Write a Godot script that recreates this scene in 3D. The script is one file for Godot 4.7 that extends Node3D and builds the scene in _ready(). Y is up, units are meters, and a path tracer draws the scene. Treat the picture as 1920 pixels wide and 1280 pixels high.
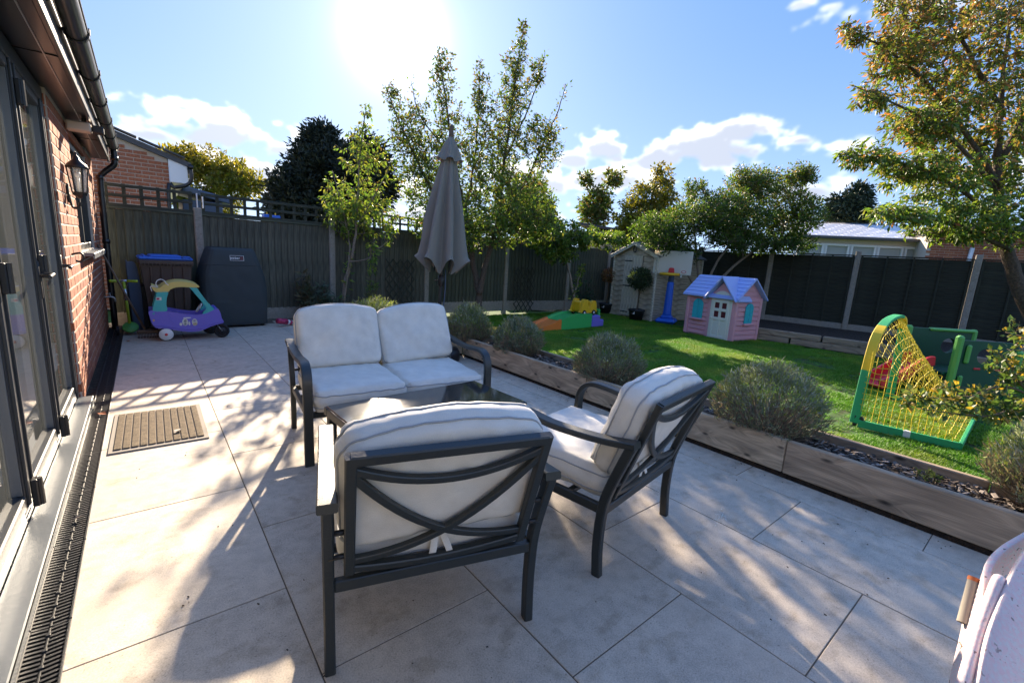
extends Node3D
# A back garden in low autumn sun: porcelain patio, garden sofa set, sleeper bed, lawn with toys, fences and trees.
# Metres, y up. x runs from the house wall across the patio, -z runs along the house away from the camera.

var rng := RandomNumberGenerator.new()
var M := {}
var taken := {}
const EYE := Vector3(0, 1.24, 0)
var cam_basis := Basis(Vector3(0.77912, 0.05845, 0.62415), Vector3(0.07113, 0.98097, -0.18066), Vector3(-0.62283, 0.18515, 0.76013)).orthonormalized()
const LAWN := -0.12
const WALL := -0.42      # face of the brick wall
const DOOR := -0.475     # plane of the door glass

# ------------------------------------------------------------------ naming
func numbered(called: String) -> String:
	if not taken.has(called):
		taken[called] = 0
		return called
	taken[called] += 1
	return "%s_%03d" % [called, taken[called]]

func tag(o: Node, label := "", category := "", group := "", kind := "") -> Node:
	if label: o.set_meta("label", label)
	if category: o.set_meta("category", category)
	if group: o.set_meta("group", group)
	if kind: o.set_meta("kind", kind)
	return o

func thing(called: String, label: String, category: String, at_ := Vector3.ZERO, turn := 0.0, group := "") -> Node3D:
	var o := Node3D.new()
	o.name = numbered(called)
	add_child(o, true)
	o.position = at_
	o.rotation.y = turn
	tag(o, label, category, group)
	return o

func part_name(called: String, parent: Node) -> String:
	var key := "%d/%s" % [parent.get_instance_id(), called]
	taken[key] = taken.get(key, -1) + 1
	return called if taken[key] == 0 else "%s_%03d" % [called, taken[key]]

func setting(called: String, s, m: Material) -> MeshInstance3D:
	var o := part(called, s, m, self)
	o.set_meta("kind", "structure")
	return o

func part(called: String, s, m: Material, parent: Node, xf := Transform3D.IDENTITY) -> MeshInstance3D:
	var o := MeshInstance3D.new()
	o.name = numbered(called) if parent == self else part_name(called, parent)
	o.mesh = s if s is Mesh else done(s)
	o.material_override = m
	o.transform = xf
	parent.add_child(o, parent == self)
	return o

func copy(o: Node3D, at_: Vector3, turn: float, label := "") -> Node3D:
	var c: Node3D = o.duplicate()
	var base := str(o.name)
	c.name = numbered(base)
	add_child(c, true)
	c.position = at_
	c.rotation.y = turn
	if label: c.set_meta("label", label)
	return c

func many(called: String, m: Mesh, mat: Material, xfs: Array, cols: Array, parent: Node, kind := "stuff") -> MultiMeshInstance3D:
	var mm := MultiMesh.new()
	mm.transform_format = MultiMesh.TRANSFORM_3D
	mm.use_colors = true
	mm.mesh = m
	mm.instance_count = xfs.size()
	var buf := PackedFloat32Array()
	buf.resize(xfs.size() * 16)
	var k := 0
	for i in xfs.size():
		var t: Transform3D = xfs[i]
		var b := t.basis
		var c: Color = cols[i % cols.size()]
		buf[k] = b.x.x; buf[k + 1] = b.y.x; buf[k + 2] = b.z.x; buf[k + 3] = t.origin.x
		buf[k + 4] = b.x.y; buf[k + 5] = b.y.y; buf[k + 6] = b.z.y; buf[k + 7] = t.origin.y
		buf[k + 8] = b.x.z; buf[k + 9] = b.y.z; buf[k + 10] = b.z.z; buf[k + 11] = t.origin.z
		buf[k + 12] = c.r; buf[k + 13] = c.g; buf[k + 14] = c.b; buf[k + 15] = 1.0
		k += 16
	mm.buffer = buf
	var o := MultiMeshInstance3D.new()
	o.name = numbered(called) if parent == self else part_name(called, parent)
	o.multimesh = mm
	o.material_override = mat
	parent.add_child(o, true)
	if kind: o.set_meta("kind", kind)
	return o

# ------------------------------------------------------------------ places seen in the photograph, turned into points of the garden
func ray(x: float, y: float) -> Vector3:
	return cam_basis * Vector3((x - 960.0) / 846.58, -(y - 640.0) / 846.58, -1.0)

func at(x: float, y: float, depth: float) -> Vector3:
	return EYE + ray(x, y) * depth

# ------------------------------------------------------------------ shapes
func st(smooth := false) -> SurfaceTool:
	var s := SurfaceTool.new()
	s.begin(Mesh.PRIMITIVE_TRIANGLES)
	s.set_smooth_group(0 if smooth else 4294967295)
	return s

func done(s: SurfaceTool) -> ArrayMesh:
	s.generate_normals()
	return s.commit()

func tri(s: SurfaceTool, a: Vector3, b: Vector3, c: Vector3) -> void:
	s.add_vertex(a); s.add_vertex(b); s.add_vertex(c)

func quad(s: SurfaceTool, a: Vector3, b: Vector3, c: Vector3, d: Vector3) -> void:
	tri(s, a, b, c); tri(s, a, c, d)

func face_out(s: SurfaceTool, p: Array, centre: Vector3) -> void:
	# a convex polygon wound so that its front (clockwise) looks away from centre
	var n: Vector3 = (p[1] - p[0]).cross(p[2] - p[0])
	var mid: Vector3 = p[0]
	if n.dot(mid - centre) > 0.0: p.reverse()
	for i in range(1, p.size() - 1): tri(s, p[0], p[i], p[i + 1])

func box(s: SurfaceTool, c: Vector3, size: Vector3, b := Basis.IDENTITY) -> void:
	var h := size * 0.5
	for ax in 3:
		for sg in [-1.0, 1.0]:
			var u := (ax + 1) % 3
			var v := (ax + 2) % 3
			var pts := []
			for q in [[-1, -1], [1, -1], [1, 1], [-1, 1]]:
				var p := Vector3.ZERO
				p[ax] = sg * h[ax]; p[u] = q[0] * h[u]; p[v] = q[1] * h[v]
				pts.append(c + b * p)
			face_out(s, pts, c)

func cbox(s: SurfaceTool, c: Vector3, size: Vector3, ch := 0.005, b := Basis.IDENTITY) -> void:
	# box with chamfered edges
	var h := size * 0.5
	var k := minf(ch, minf(h.x, minf(h.y, h.z)) * 0.9)
	var corner := func(sx: float, sy: float, sz: float, ax: int) -> Vector3:
		var p := Vector3(sx * (h.x - k), sy * (h.y - k), sz * (h.z - k))
		p[ax] = [sx, sy, sz][ax] * h[ax]
		return c + b * p
	for ax in 3:
		var u := (ax + 1) % 3
		var v := (ax + 2) % 3
		for sg in [-1.0, 1.0]:
			var pts := []
			for q in [[-1.0, -1.0], [1.0, -1.0], [1.0, 1.0], [-1.0, 1.0]]:
				var sgn := [0.0, 0.0, 0.0]
				sgn[ax] = sg; sgn[u] = q[0]; sgn[v] = q[1]
				pts.append(corner.call(sgn[0], sgn[1], sgn[2], ax))
			face_out(s, pts, c)
		for a in [-1.0, 1.0]:
			for d in [-1.0, 1.0]:
				var e := []
				for w in [-1.0, 1.0]:
					var sg2 := [0.0, 0.0, 0.0]
					sg2[ax] = w; sg2[u] = a; sg2[v] = d
					e.append(corner.call(sg2[0], sg2[1], sg2[2], u))
					e.append(corner.call(sg2[0], sg2[1], sg2[2], v))
				face_out(s, [e[0], e[1], e[3], e[2]], c)
	for sx in [-1.0, 1.0]:
		for sy in [-1.0, 1.0]:
			for sz in [-1.0, 1.0]:
				face_out(s, [corner.call(sx, sy, sz, 0), corner.call(sx, sy, sz, 1), corner.call(sx, sy, sz, 2)], c)

func smoothed(pts: Array, n := 6) -> PackedVector3Array:
	var out := PackedVector3Array()
	for i in pts.size() - 1:
		var a: Vector3 = pts[maxi(i - 1, 0)]
		var b: Vector3 = pts[i]
		var c: Vector3 = pts[i + 1]
		var d: Vector3 = pts[mini(i + 2, pts.size() - 1)]
		for k in n: out.append(b.cubic_interpolate(c, a, d, float(k) / n))
	out.append(pts[-1])
	return out

func tube(s: SurfaceTool, pts, r, sides := 8, caps := true) -> void:
	var n: int = pts.size()
	var rings := []
	var up := Vector3.UP
	for i in n:
		var d: Vector3 = (pts[mini(i + 1, n - 1)] - pts[maxi(i - 1, 0)]).normalized()
		if absf(d.dot(up)) > 0.95: up = Vector3(1, 0, 0.01) if absf(d.x) < 0.9 else Vector3(0, 0, 1)
		var x := d.cross(up).normalized()
		var y := x.cross(d).normalized()
		up = y
		var rr: float = r[i] if r is Array or r is PackedFloat32Array else r
		var ring := []
		for k in sides:
			var a := TAU * k / sides
			ring.append(pts[i] + (x * cos(a) + y * sin(a)) * rr)
		rings.append(ring)
	for i in n - 1:
		for k in sides:
			var l := (k + 1) % sides
			quad(s, rings[i][k], rings[i][l], rings[i + 1][l], rings[i + 1][k])
	if caps:
		for e in [0, n - 1]:
			for k in range(1, sides - 1):
				if e == 0: tri(s, rings[e][0], rings[e][k + 1], rings[e][k])
				else: tri(s, rings[e][0], rings[e][k], rings[e][k + 1])

func bar(s: SurfaceTool, pts, side: Vector3, w: float, t: float) -> void:
	# a bar of rectangular section swept along pts; w is measured along «side», t across it
	var n: int = pts.size()
	var rings := []
	for i in n:
		var d: Vector3 = (pts[mini(i + 1, n - 1)] - pts[maxi(i - 1, 0)]).normalized()
		var x := (side - d * side.dot(d)).normalized()
		var y := d.cross(x).normalized()
		var ring := []
		var c := minf(w, t) * 0.14
		for q in [[-w / 2 + c, -t / 2], [w / 2 - c, -t / 2], [w / 2, -t / 2 + c], [w / 2, t / 2 - c], [w / 2 - c, t / 2], [-w / 2 + c, t / 2], [-w / 2, t / 2 - c], [-w / 2, -t / 2 + c]]:
			ring.append(pts[i] + x * q[0] + y * q[1])
		rings.append(ring)
	for i in n - 1:
		var mid: Vector3 = (pts[i] + pts[i + 1]) * 0.5
		for k in 8:
			var l := (k + 1) % 8
			face_out(s, [rings[i][k], rings[i][l], rings[i + 1][l], rings[i + 1][k]], mid)
	face_out(s, rings[0].duplicate(), pts[1])
	face_out(s, rings[n - 1].duplicate(), pts[n - 2])

func lathe(s: SurfaceTool, prof: Array, sides := 24, xf := Transform3D.IDENTITY) -> void:
	for i in prof.size() - 1:
		for k in sides:
			var a := TAU * k / sides
			var b := TAU * (k + 1) / sides
			var p: Vector2 = prof[i]
			var q: Vector2 = prof[i + 1]
			quad(s, xf * Vector3(p.x * cos(a), p.y, p.x * sin(a)), xf * Vector3(q.x * cos(a), q.y, q.x * sin(a)), xf * Vector3(q.x * cos(b), q.y, q.x * sin(b)), xf * Vector3(p.x * cos(b), p.y, p.x * sin(b)))

func prism(s: SurfaceTool, poly: PackedVector2Array, z0: float, z1: float, xf := Transform3D.IDENTITY, inset := 0.0) -> void:
	# an outline in x,y extruded from z0 to z1, with its rims chamfered by inset
	if not Geometry2D.is_polygon_clockwise(poly): poly.reverse()
	var small := poly
	if inset > 0.0:
		var off := Geometry2D.offset_polygon(poly, -inset)
		if off.size() == 1 and off[0].size() == poly.size(): small = off[0]
		else: inset = 0.0
	if inset > 0.0:
		if not Geometry2D.is_polygon_clockwise(small): small.reverse()
		var best := 0
		for k in small.size():
			if small[k].distance_to(poly[0]) < small[best].distance_to(poly[0]): best = k
		var turned := PackedVector2Array()
		for k in small.size(): turned.append(small[(k + best) % small.size()])
		small = turned
	var t := Geometry2D.triangulate_polygon(small)
	for i in range(0, t.size(), 3):
		var a := small[t[i]]; var b := small[t[i + 1]]; var c := small[t[i + 2]]
		tri(s, xf * Vector3(a.x, a.y, z1), xf * Vector3(c.x, c.y, z1), xf * Vector3(b.x, b.y, z1))
		tri(s, xf * Vector3(a.x, a.y, z0), xf * Vector3(b.x, b.y, z0), xf * Vector3(c.x, c.y, z0))
	for i in poly.size():
		var j := (i + 1) % poly.size()
		quad(s, xf * Vector3(poly[i].x, poly[i].y, z0 + inset), xf * Vector3(poly[i].x, poly[i].y, z1 - inset), xf * Vector3(poly[j].x, poly[j].y, z1 - inset), xf * Vector3(poly[j].x, poly[j].y, z0 + inset))
		if inset > 0.0:
			quad(s, xf * Vector3(poly[i].x, poly[i].y, z1 - inset), xf * Vector3(small[i].x, small[i].y, z1), xf * Vector3(small[j].x, small[j].y, z1), xf * Vector3(poly[j].x, poly[j].y, z1 - inset))
			quad(s, xf * Vector3(small[i].x, small[i].y, z0), xf * Vector3(poly[i].x, poly[i].y, z0 + inset), xf * Vector3(poly[j].x, poly[j].y, z0 + inset), xf * Vector3(small[j].x, small[j].y, z0))

func poly(pts: Array, n := 1) -> PackedVector2Array:
	# an outline, rounded through its points when n > 1
	var out := PackedVector2Array()
	for i in pts.size():
		var a: Vector2 = pts[(i - 1 + pts.size()) % pts.size()]
		var b: Vector2 = pts[i]
		var c: Vector2 = pts[(i + 1) % pts.size()]
		var d: Vector2 = pts[(i + 2) % pts.size()]
		for k in n: out.append(b.cubic_interpolate(c, a, d, float(k) / n) if n > 1 else b)
	return out

func ball(s: SurfaceTool, c: Vector3, r: Vector3, n := 10) -> void:
	for i in n:
		for k in n * 2:
			var p := []
			for q in [[i, k], [i + 1, k], [i + 1, k + 1], [i, k + 1]]:
				var a: float = PI * q[0] / n - PI / 2
				var b: float = PI * q[1] / n
				p.append(c + Vector3(cos(a) * cos(b), sin(a), cos(a) * sin(b)) * r)
			quad(s, p[0], p[1], p[2], p[3])

func basis_along(d: Vector3, roll := 0.0) -> Basis:
	# y along d
	var y := d.normalized()
	var x := y.cross(Vector3.UP if absf(y.y) < 0.95 else Vector3.RIGHT).normalized()
	var z := x.cross(y)
	return Basis(x, y, z) * Basis(Vector3.UP, roll)

func lin(r: float, g: float, b: float) -> Color:
	return Color(r, g, b).linear_to_srgb()

# ------------------------------------------------------------------ materials
func mat(called: String, c: Color, rough := 0.7, metal := 0.0) -> StandardMaterial3D:
	var m := StandardMaterial3D.new()
	m.resource_name = called
	m.albedo_color = c
	m.roughness = rough
	m.metallic = metal
	m.cull_mode = BaseMaterial3D.CULL_DISABLED
	M[called] = m
	return m

func noise(freq: float, octaves := 4, sd := 1, kind := FastNoiseLite.TYPE_SIMPLEX_SMOOTH) -> FastNoiseLite:
	var n := FastNoiseLite.new()
	n.noise_type = kind
	n.seed = sd
	n.frequency = freq
	n.fractal_octaves = octaves
	return n

func picture(w: int, h: int, f: Callable) -> ImageTexture:
	# f(x, y) -> Color, faded over the far edges so that it repeats without a seam
	var im := Image.create(w, h, false, Image.FORMAT_RGB8)
	var bx := int(w * 0.15)
	var by := int(h * 0.15)
	for y in h:
		for x in w:
			var c: Color = f.call(float(x), float(y))
			if x >= w - bx: c = c.lerp(f.call(float(x - w), float(y)), float(x - w + bx) / bx)
			if y >= h - by: c = c.lerp(f.call(float(x), float(y - h)), float(y - h + by) / by)
			im.set_pixel(x, y, c)
	return ImageTexture.create_from_image(im)

func relief(size: int, freq: float, octaves := 4, sd := 5) -> ImageTexture:
	return ImageTexture.create_from_image(noise(freq, octaves, sd).get_seamless_image(size, size))

func tri_map(m: StandardMaterial3D, scale, world := true) -> StandardMaterial3D:
	m.uv1_triplanar = true
	m.uv1_world_triplanar = world
	m.uv1_scale = scale if scale is Vector3 else Vector3.ONE * scale
	m.uv1_triplanar_sharpness = 4.0
	return m

func bump(m: StandardMaterial3D, t: Texture2D, cm: float) -> StandardMaterial3D:
	m.heightmap_enabled = true
	m.heightmap_texture = t
	m.heightmap_scale = cm
	return m

func make_materials() -> void:
	var fine := relief(256, 0.05, 4, 11)
	var cloth := relief(256, 0.16, 2, 12)
	M["fine"] = fine
	# pale porcelain paving: speckle, drifting blotches, faint stains
	var n1 := noise(0.006, 4, 21); var n2 := noise(0.22, 2, 22); var n3 := noise(0.03, 3, 23); var n5 := noise(0.012, 4, 27)
	var stone := picture(768, 768, func(x, y):
		var v: float = 0.93 + 0.06 * n1.get_noise_2d(x, y) + 0.14 * n2.get_noise_2d(x * 1.6, y * 1.6) + 0.07 * n3.get_noise_2d(x, y)
		var pit: float = n2.get_noise_2d(x * 0.7 + 900.0, y * 0.7)
		if pit > 0.5: v -= (pit - 0.5) * 0.7
		var dirt: float = clampf(n5.get_noise_2d(x, y * 1.4) * 2.2 - 0.35, 0.0, 1.0)
		return Color(v, v * 0.985, v * 0.955).lerp(Color(v * 0.76, v * 0.72, v * 0.65), dirt * 0.42))
	for i in 4:
		var t: float = [1.0, 0.93, 1.05, 0.97][i]
		var m := mat("stone%d" % i, lin(0.63 * t, 0.555 * t, 0.47 * t), 0.62)
		m.albedo_texture = stone
		tri_map(m, 0.62)
		m.uv1_offset = Vector3(i * 0.37, i * 0.21, i * 0.53)
		bump(m, fine, 0.07)
	mat("joint", lin(0.13, 0.10, 0.072), 0.95)
	# timber: grain along the board's own x
	var g1 := noise(1.0, 4, 31); var g2 := noise(1.0, 2, 32)
	var knots := [Vector2(60, 28), Vector2(150, 226), Vector2(235, 44), Vector2(290, 212), Vector2(370, 18), Vector2(410, 240), Vector2(330, 120), Vector2(120, 140)]
	var wood_f := func(x: float, y: float) -> Color:
		var warp := 0.0
		var dark := 0.0
		for k in knots:
			var d := Vector2((x - k.x) * 0.55, y - k.y)
			var l := d.length()
			warp += 26.0 * exp(-l * l / 500.0) * signf(d.y)
			dark = maxf(dark, clampf(1.2 - l / 6.0, 0.0, 1.0))
		var yy := y + warp
		var ring: float = sin(yy * 0.33 + 7.0 * g1.get_noise_2d(x * 0.0035, yy * 0.012))
		var v: float = 0.82 + 0.05 * ring + 0.12 * g1.get_noise_2d(x * 0.012, yy * 0.25) + 0.14 * g2.get_noise_2d(x * 0.006 + 50.0, y * 0.02)
		v *= 1.0 - 0.62 * dark
		return Color(v, v * 0.95, v * 0.88)
	var wood := picture(512, 256, wood_f)
	knots = []
	var plain := picture(512, 256, func(x, y):
		var v: float = 0.84 + 0.04 * sin(y * 0.33 + 7.0 * g1.get_noise_2d(x * 0.0035, y * 0.012)) + 0.14 * g1.get_noise_2d(x * 0.012, y * 0.25) + 0.18 * g2.get_noise_2d(x * 0.006 + 50.0, y * 0.02)
		return Color(v, v * 0.97, v * 0.92))
	var grain := picture(256, 256, func(x, y):
		var v: float = 0.5 + 0.5 * g1.get_noise_2d(x * 0.02, y * 0.35)
		return Color(v, v, v))
	var wm := func(called: String, c: Color, rough: float, sc: Vector3) -> StandardMaterial3D:
		var m := mat(called, c, rough)
		m.albedo_texture = wood if called.begins_with("sleeper") else plain
		tri_map(m, sc, false)
		bump(m, grain, 0.25)
		return m
	wm.call("sleeper", lin(0.64, 0.54, 0.42), 0.8, Vector3(0.8, 2.2, 2.2))
	wm.call("sleeper1", lin(0.57, 0.47, 0.37), 0.82, Vector3(0.62, 1.9, 1.9))
	wm.call("sleeper2", lin(0.70, 0.60, 0.47), 0.8, Vector3(0.9, 2.4, 2.4))
	wm.call("sleeper_grey", lin(0.50, 0.42, 0.34), 0.85, Vector3(0.7, 2.0, 2.0))
	for i in 4:
		var t: float = [1.0, 0.88, 1.1, 0.95][i]
		wm.call("fence%d" % i, lin(0.095 * t, 0.112 * t, 0.084 * t), 0.85, Vector3(0.9, 4.0, 4.0))
		wm.call("fence_brown%d" % i, lin(0.125 * t, 0.128 * t, 0.105 * t), 0.85, Vector3(0.9, 4.0, 4.0))
		wm.call("lap%d" % i, lin(0.038 * t, 0.044 * t, 0.032 * t), 0.85, Vector3(0.9, 4.0, 4.0))
	wm.call("trellis", lin(0.06, 0.07, 0.055), 0.85, Vector3(1, 4, 4))
	wm.call("shed_board", lin(0.60, 0.55, 0.45), 0.7, Vector3(1, 3, 3))
	wm.call("shed_white", lin(0.74, 0.74, 0.66), 0.6, Vector3(1, 3, 3))
	wm.call("pole_wood", lin(0.17, 0.12, 0.08), 0.6, Vector3(1, 3, 3))
	var conc := mat("concrete", lin(0.33, 0.31, 0.28), 0.9)
	conc.albedo_texture = stone
	tri_map(conc, 1.1)
	bump(conc, fine, 0.3)
	# brick and mortar
	var bn := noise(0.03, 4, 41); var bn2 := noise(0.2, 2, 42)
	var clay := picture(256, 256, func(x, y):
		var v: float = 0.86 + 0.22 * bn.get_noise_2d(x, y) + 0.16 * bn2.get_noise_2d(x, y)
		return Color(v, v * 0.97, v * 0.95))
	for i in 5:
		var c: Array = [[0.46, 0.17, 0.085], [0.42, 0.145, 0.075], [0.50, 0.20, 0.105], [0.38, 0.125, 0.07], [0.45, 0.18, 0.10]][i]
		var m := mat("brick%d" % i, lin(c[0], c[1], c[2]), 0.9)
		m.albedo_texture = clay
		tri_map(m, 3.0)
		bump(m, fine, 0.3)
	var mo := mat("mortar", lin(0.50, 0.44, 0.38), 0.95)
	tri_map(mo, 4.0)
	bump(mo, fine, 0.2)
	# cloth
	var s1 := noise(0.010, 4, 51); var s2 := noise(0.5, 1, 52)
	var weave := picture(512, 512, func(x, y):
		var v: float = 0.95 + 0.05 * s1.get_noise_2d(x, y) + 0.035 * s2.get_noise_2d(x, y * 0.4)
		var stain: float = clampf(s1.get_noise_2d(x * 1.3 + 400.0, y * 1.1) * 2.0 - 0.62, 0.0, 1.0)
		return Color(v, v, v * 0.985).lerp(Color(0.72, 0.66, 0.55), stain * 0.12))
	var cu := mat("cushion", lin(0.80, 0.765, 0.71), 0.9)
	cu.albedo_texture = weave
	tri_map(cu, 1.6, false)
	bump(cu, relief(512, 0.006, 2, 55), 0.25)
	cu.rim_enabled = true; cu.rim = 0.25; cu.rim_tint = 0.6
	cu.backlight_enabled = true; cu.backlight = Color(0.12, 0.11, 0.1)
	mat("piping", lin(0.36, 0.37, 0.38), 0.9)
	var ca := mat("canopy", lin(0.20, 0.187, 0.16), 0.9)
	tri_map(ca, 3.0, false)
	bump(ca, cloth, 0.12)
	ca.backlight_enabled = true; ca.backlight = Color(0.22, 0.19, 0.17)
	var bb := mat("grill_cover", lin(0.030, 0.040, 0.043), 0.7)
	tri_map(bb, 1.2, false)
	bump(bb, relief(256, 0.01, 2, 57), 0.9)
	# metals
	var me := mat("black_metal", lin(0.014, 0.019, 0.019), 0.44, 0.0)
	me.metallic_specular = 0.6
	bump(tri_map(me, 6.0, false), fine, 0.03)
	var an := mat("anthracite", lin(0.034, 0.038, 0.042), 0.38)
	an.metallic_specular = 0.45
	var al := mat("sill_grey", lin(0.15, 0.165, 0.175), 0.36, 0.2)
	bump(tri_map(al, 2.0), fine, 0.04)
	mat("silver", lin(0.55, 0.56, 0.58), 0.3, 0.85)
	mat("steel", lin(0.4, 0.4, 0.4), 0.35, 0.9)
	mat("black_iron", lin(0.016, 0.016, 0.017), 0.45)
	mat("drain_black", lin(0.016, 0.017, 0.019), 0.42)
	mat("void", lin(0.006, 0.006, 0.006), 0.95)
	var up := mat("black_upvc", lin(0.012, 0.011, 0.012), 0.32)
	up.clearcoat_enabled = true; up.clearcoat = 0.15; up.clearcoat_roughness = 0.1
	var gm := mat("gutter_black", lin(0.05, 0.047, 0.044), 0.3)
	gm.metallic_specular = 0.7
	mat("white_upvc", lin(0.72, 0.73, 0.74), 0.35)
	mat("cream_render", lin(0.62, 0.55, 0.44), 0.85)
	mat("beige_plastic", lin(0.55, 0.46, 0.36), 0.5)
	var gl := mat("glass", Color(0.93, 0.97, 0.96, 0.06), 0.02)
	gl.transparency = BaseMaterial3D.TRANSPARENCY_ALPHA
	gl.metallic_specular = 0.6
	var lg := mat("lantern_glass", Color(0.9, 0.92, 0.9, 0.25), 0.12)
	lg.transparency = BaseMaterial3D.TRANSPARENCY_ALPHA
	var dg := mat("dark_glass", lin(0.012, 0.015, 0.016), 0.06)
	dg.metallic_specular = 0.6
	var tg := mat("table_glass", lin(0.028, 0.028, 0.028), 0.09)
	tg.metallic_specular = 0.7
	mat("room_wall", lin(0.34, 0.33, 0.31), 0.9)
	mat("room_floor", lin(0.36, 0.35, 0.33), 0.4)
	mat("blind", lin(0.36, 0.37, 0.36), 0.8)
	# toy plastics, a little scuffed
	var pl := func(called: String, r: float, g: float, b: float, rough := 0.42) -> StandardMaterial3D:
		var m := mat(called, lin(r, g, b), rough)
		bump(tri_map(m, 3.0, false), fine, 0.08)
		m.subsurf_scatter_enabled = true
		m.subsurf_scatter_strength = 0.05
		return m
	pl.call("purple", 0.17, 0.14, 0.56)
	pl.call("turquoise", 0.05, 0.43, 0.40)
	pl.call("pale_yellow", 0.62, 0.50, 0.14)
	pl.call("toy_yellow", 0.68, 0.40, 0.01)
	pl.call("toy_orange", 0.72, 0.19, 0.03)
	pl.call("toy_green", 0.04, 0.38, 0.09)
	pl.call("leaf_green", 0.10, 0.34, 0.07)
	pl.call("dark_green", 0.003, 0.06, 0.026, 0.55)
	pl.call("toy_red", 0.55, 0.02, 0.03)
	pl.call("toy_blue", 0.015, 0.12, 0.60)
	pl.call("lid_blue", 0.03, 0.13, 0.55)
	pl.call("dull_blue", 0.05, 0.085, 0.15, 0.55)
	pl.call("house_pink", 0.66, 0.33, 0.38)
	pl.call("roof_blue", 0.33, 0.43, 0.80)
	pl.call("shutter_blue", 0.03, 0.43, 0.50)
	pl.call("toy_white", 0.66, 0.66, 0.58)
	var bw := pl.call("board_white", 0.74, 0.72, 0.64) as StandardMaterial3D
	bw.backlight_enabled = true
	bw.backlight = Color(0.8, 0.78, 0.7)
	pl.call("white", 0.72, 0.72, 0.70)
	pl.call("lime", 0.32, 0.42, 0.02)
	pl.call("bin_brown", 0.075, 0.05, 0.038, 0.6)
	pl.call("rubber", 0.012, 0.012, 0.013, 0.75)
	pl.call("pot_black", 0.012, 0.013, 0.015, 0.5)
	pl.call("dark_red", 0.10, 0.015, 0.02)
	pl.call("pink_toy", 0.42, 0.03, 0.10)
	mat("yellow_net", lin(0.70, 0.52, 0.02), 0.6)
	var sl := mat("goal_green", lin(0.02, 0.36, 0.13), 0.7)
	sl.backlight_enabled = true; sl.backlight = Color(0.3, 0.3, 0.3)
	bump(tri_map(sl, 8.0, false), cloth, 0.1)
	var sy := mat("goal_yellow", lin(0.72, 0.50, 0.02), 0.7)
	sy.backlight_enabled = true; sy.backlight = Color(0.3, 0.3, 0.3)
	# peeling paint on the rusty frame in the corner
	var p1 := noise(0.012, 4, 61); var p2 := noise(0.05, 3, 62)
	var peel := picture(512, 512, func(x, y):
		var v: float = p1.get_noise_2d(x, y) + 0.45 * p2.get_noise_2d(x, y)
		var c := Color(0.90, 0.78, 0.77).lerp(Color(0.86, 0.84, 0.82), clampf(p2.get_noise_2d(x + 300.0, y) * 2.0 + 0.4, 0.0, 1.0))  # white paint with the pink cast of lens flare painted in
		if v > 0.60: c = Color(0.42, 0.33, 0.28)
		elif v > 0.57: c = Color(0.62, 0.55, 0.5)
		elif absf(v - 0.12) < 0.0025: c = Color(0.60, 0.53, 0.5)
		return c)
	var pp := mat("peeling_paint", Color.WHITE, 0.42)
	pp.albedo_texture = peel
	tri_map(pp, 3.5, false)
	bump(pp, fine, 0.1)
	mat("rust", lin(0.36, 0.10, 0.03), 0.85)
	# doormat
	var d1 := noise(0.3, 2, 71); var d2 := noise(0.02, 3, 72)
	var coir := picture(256, 256, func(x, y):
		var v: float = 0.8 + 0.3 * d1.get_noise_2d(x, y) + 0.16 * d2.get_noise_2d(x, y)
		return Color(v, v * 0.97, v * 0.92))
	var co := mat("coir", lin(0.27, 0.22, 0.16), 1.0)
	co.albedo_texture = coir
	tri_map(co, 4.0)
	bump(co, relief(256, 0.2, 2, 73), 0.6)
	mat("mat_edge", lin(0.27, 0.24, 0.20), 0.9)
	# soil, lawn base, far ground
	var e1 := noise(0.02, 4, 81); var e2 := noise(0.18, 3, 82)
	var earth := picture(512, 512, func(x, y):
		var v: float = 0.75 + 0.3 * e1.get_noise_2d(x, y) + 0.4 * e2.get_noise_2d(x, y)
		return Color(v, v * 0.95, v * 0.9))
	var so := mat("soil", lin(0.05, 0.036, 0.025), 1.0)
	so.albedo_texture = earth
	tri_map(so, 1.5)
	bump(so, relief(256, 0.06, 4, 83), 2.5)
	var turf := picture(512, 512, func(x, y):
		var v: float = 0.8 + 0.35 * e1.get_noise_2d(x, y) + 0.3 * e2.get_noise_2d(x, y)
		return Color(0.62 * v, v, 0.35 * v).lerp(Color(0.9 * v, 0.8 * v, 0.55 * v), clampf(e1.get_noise_2d(x + 700.0, y) * 1.6, 0.0, 0.7)))
	var tu := mat("turf", lin(0.11, 0.14, 0.05), 1.0)
	tu.albedo_texture = turf
	tri_map(tu, 0.55)
	mat("felt", lin(0.09, 0.09, 0.095), 0.95)
	mat("roof_slate", lin(0.62, 0.63, 0.65), 0.4)
	# growing things: tinted copy by copy
	var lf := func(called: String, through: float, rough := 0.5) -> StandardMaterial3D:
		var m := mat(called, Color.WHITE, rough)
		m.vertex_color_use_as_albedo = true
		m.backlight_enabled = true
		m.backlight = Color(through, through, through * 0.8)
		return m
	lf.call("leaf", 1.0, 0.45)
	lf.call("leaf_dull", 0.35, 0.7)
	lf.call("blade", 0.9, 0.55)
	lf.call("chip", 0.0, 0.85)
	var bk := mat("bark", lin(0.13, 0.095, 0.065), 0.95)
	tri_map(bk, 3.0)
	bk.albedo_texture = clay
	bump(bk, relief(256, 0.08, 4, 91), 1.2)
	var bp := mat("pale_bark", lin(0.30, 0.25, 0.19), 0.85)
	tri_map(bp, 4.0)
	bp.albedo_texture = clay
	mat("stem", lin(0.12, 0.085, 0.05), 0.9)

# ------------------------------------------------------------------ sky: air, a bright haze round the sun, fair-weather clouds
const SUN := Vector3(0.3784, 0.3805, -0.8438)

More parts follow.
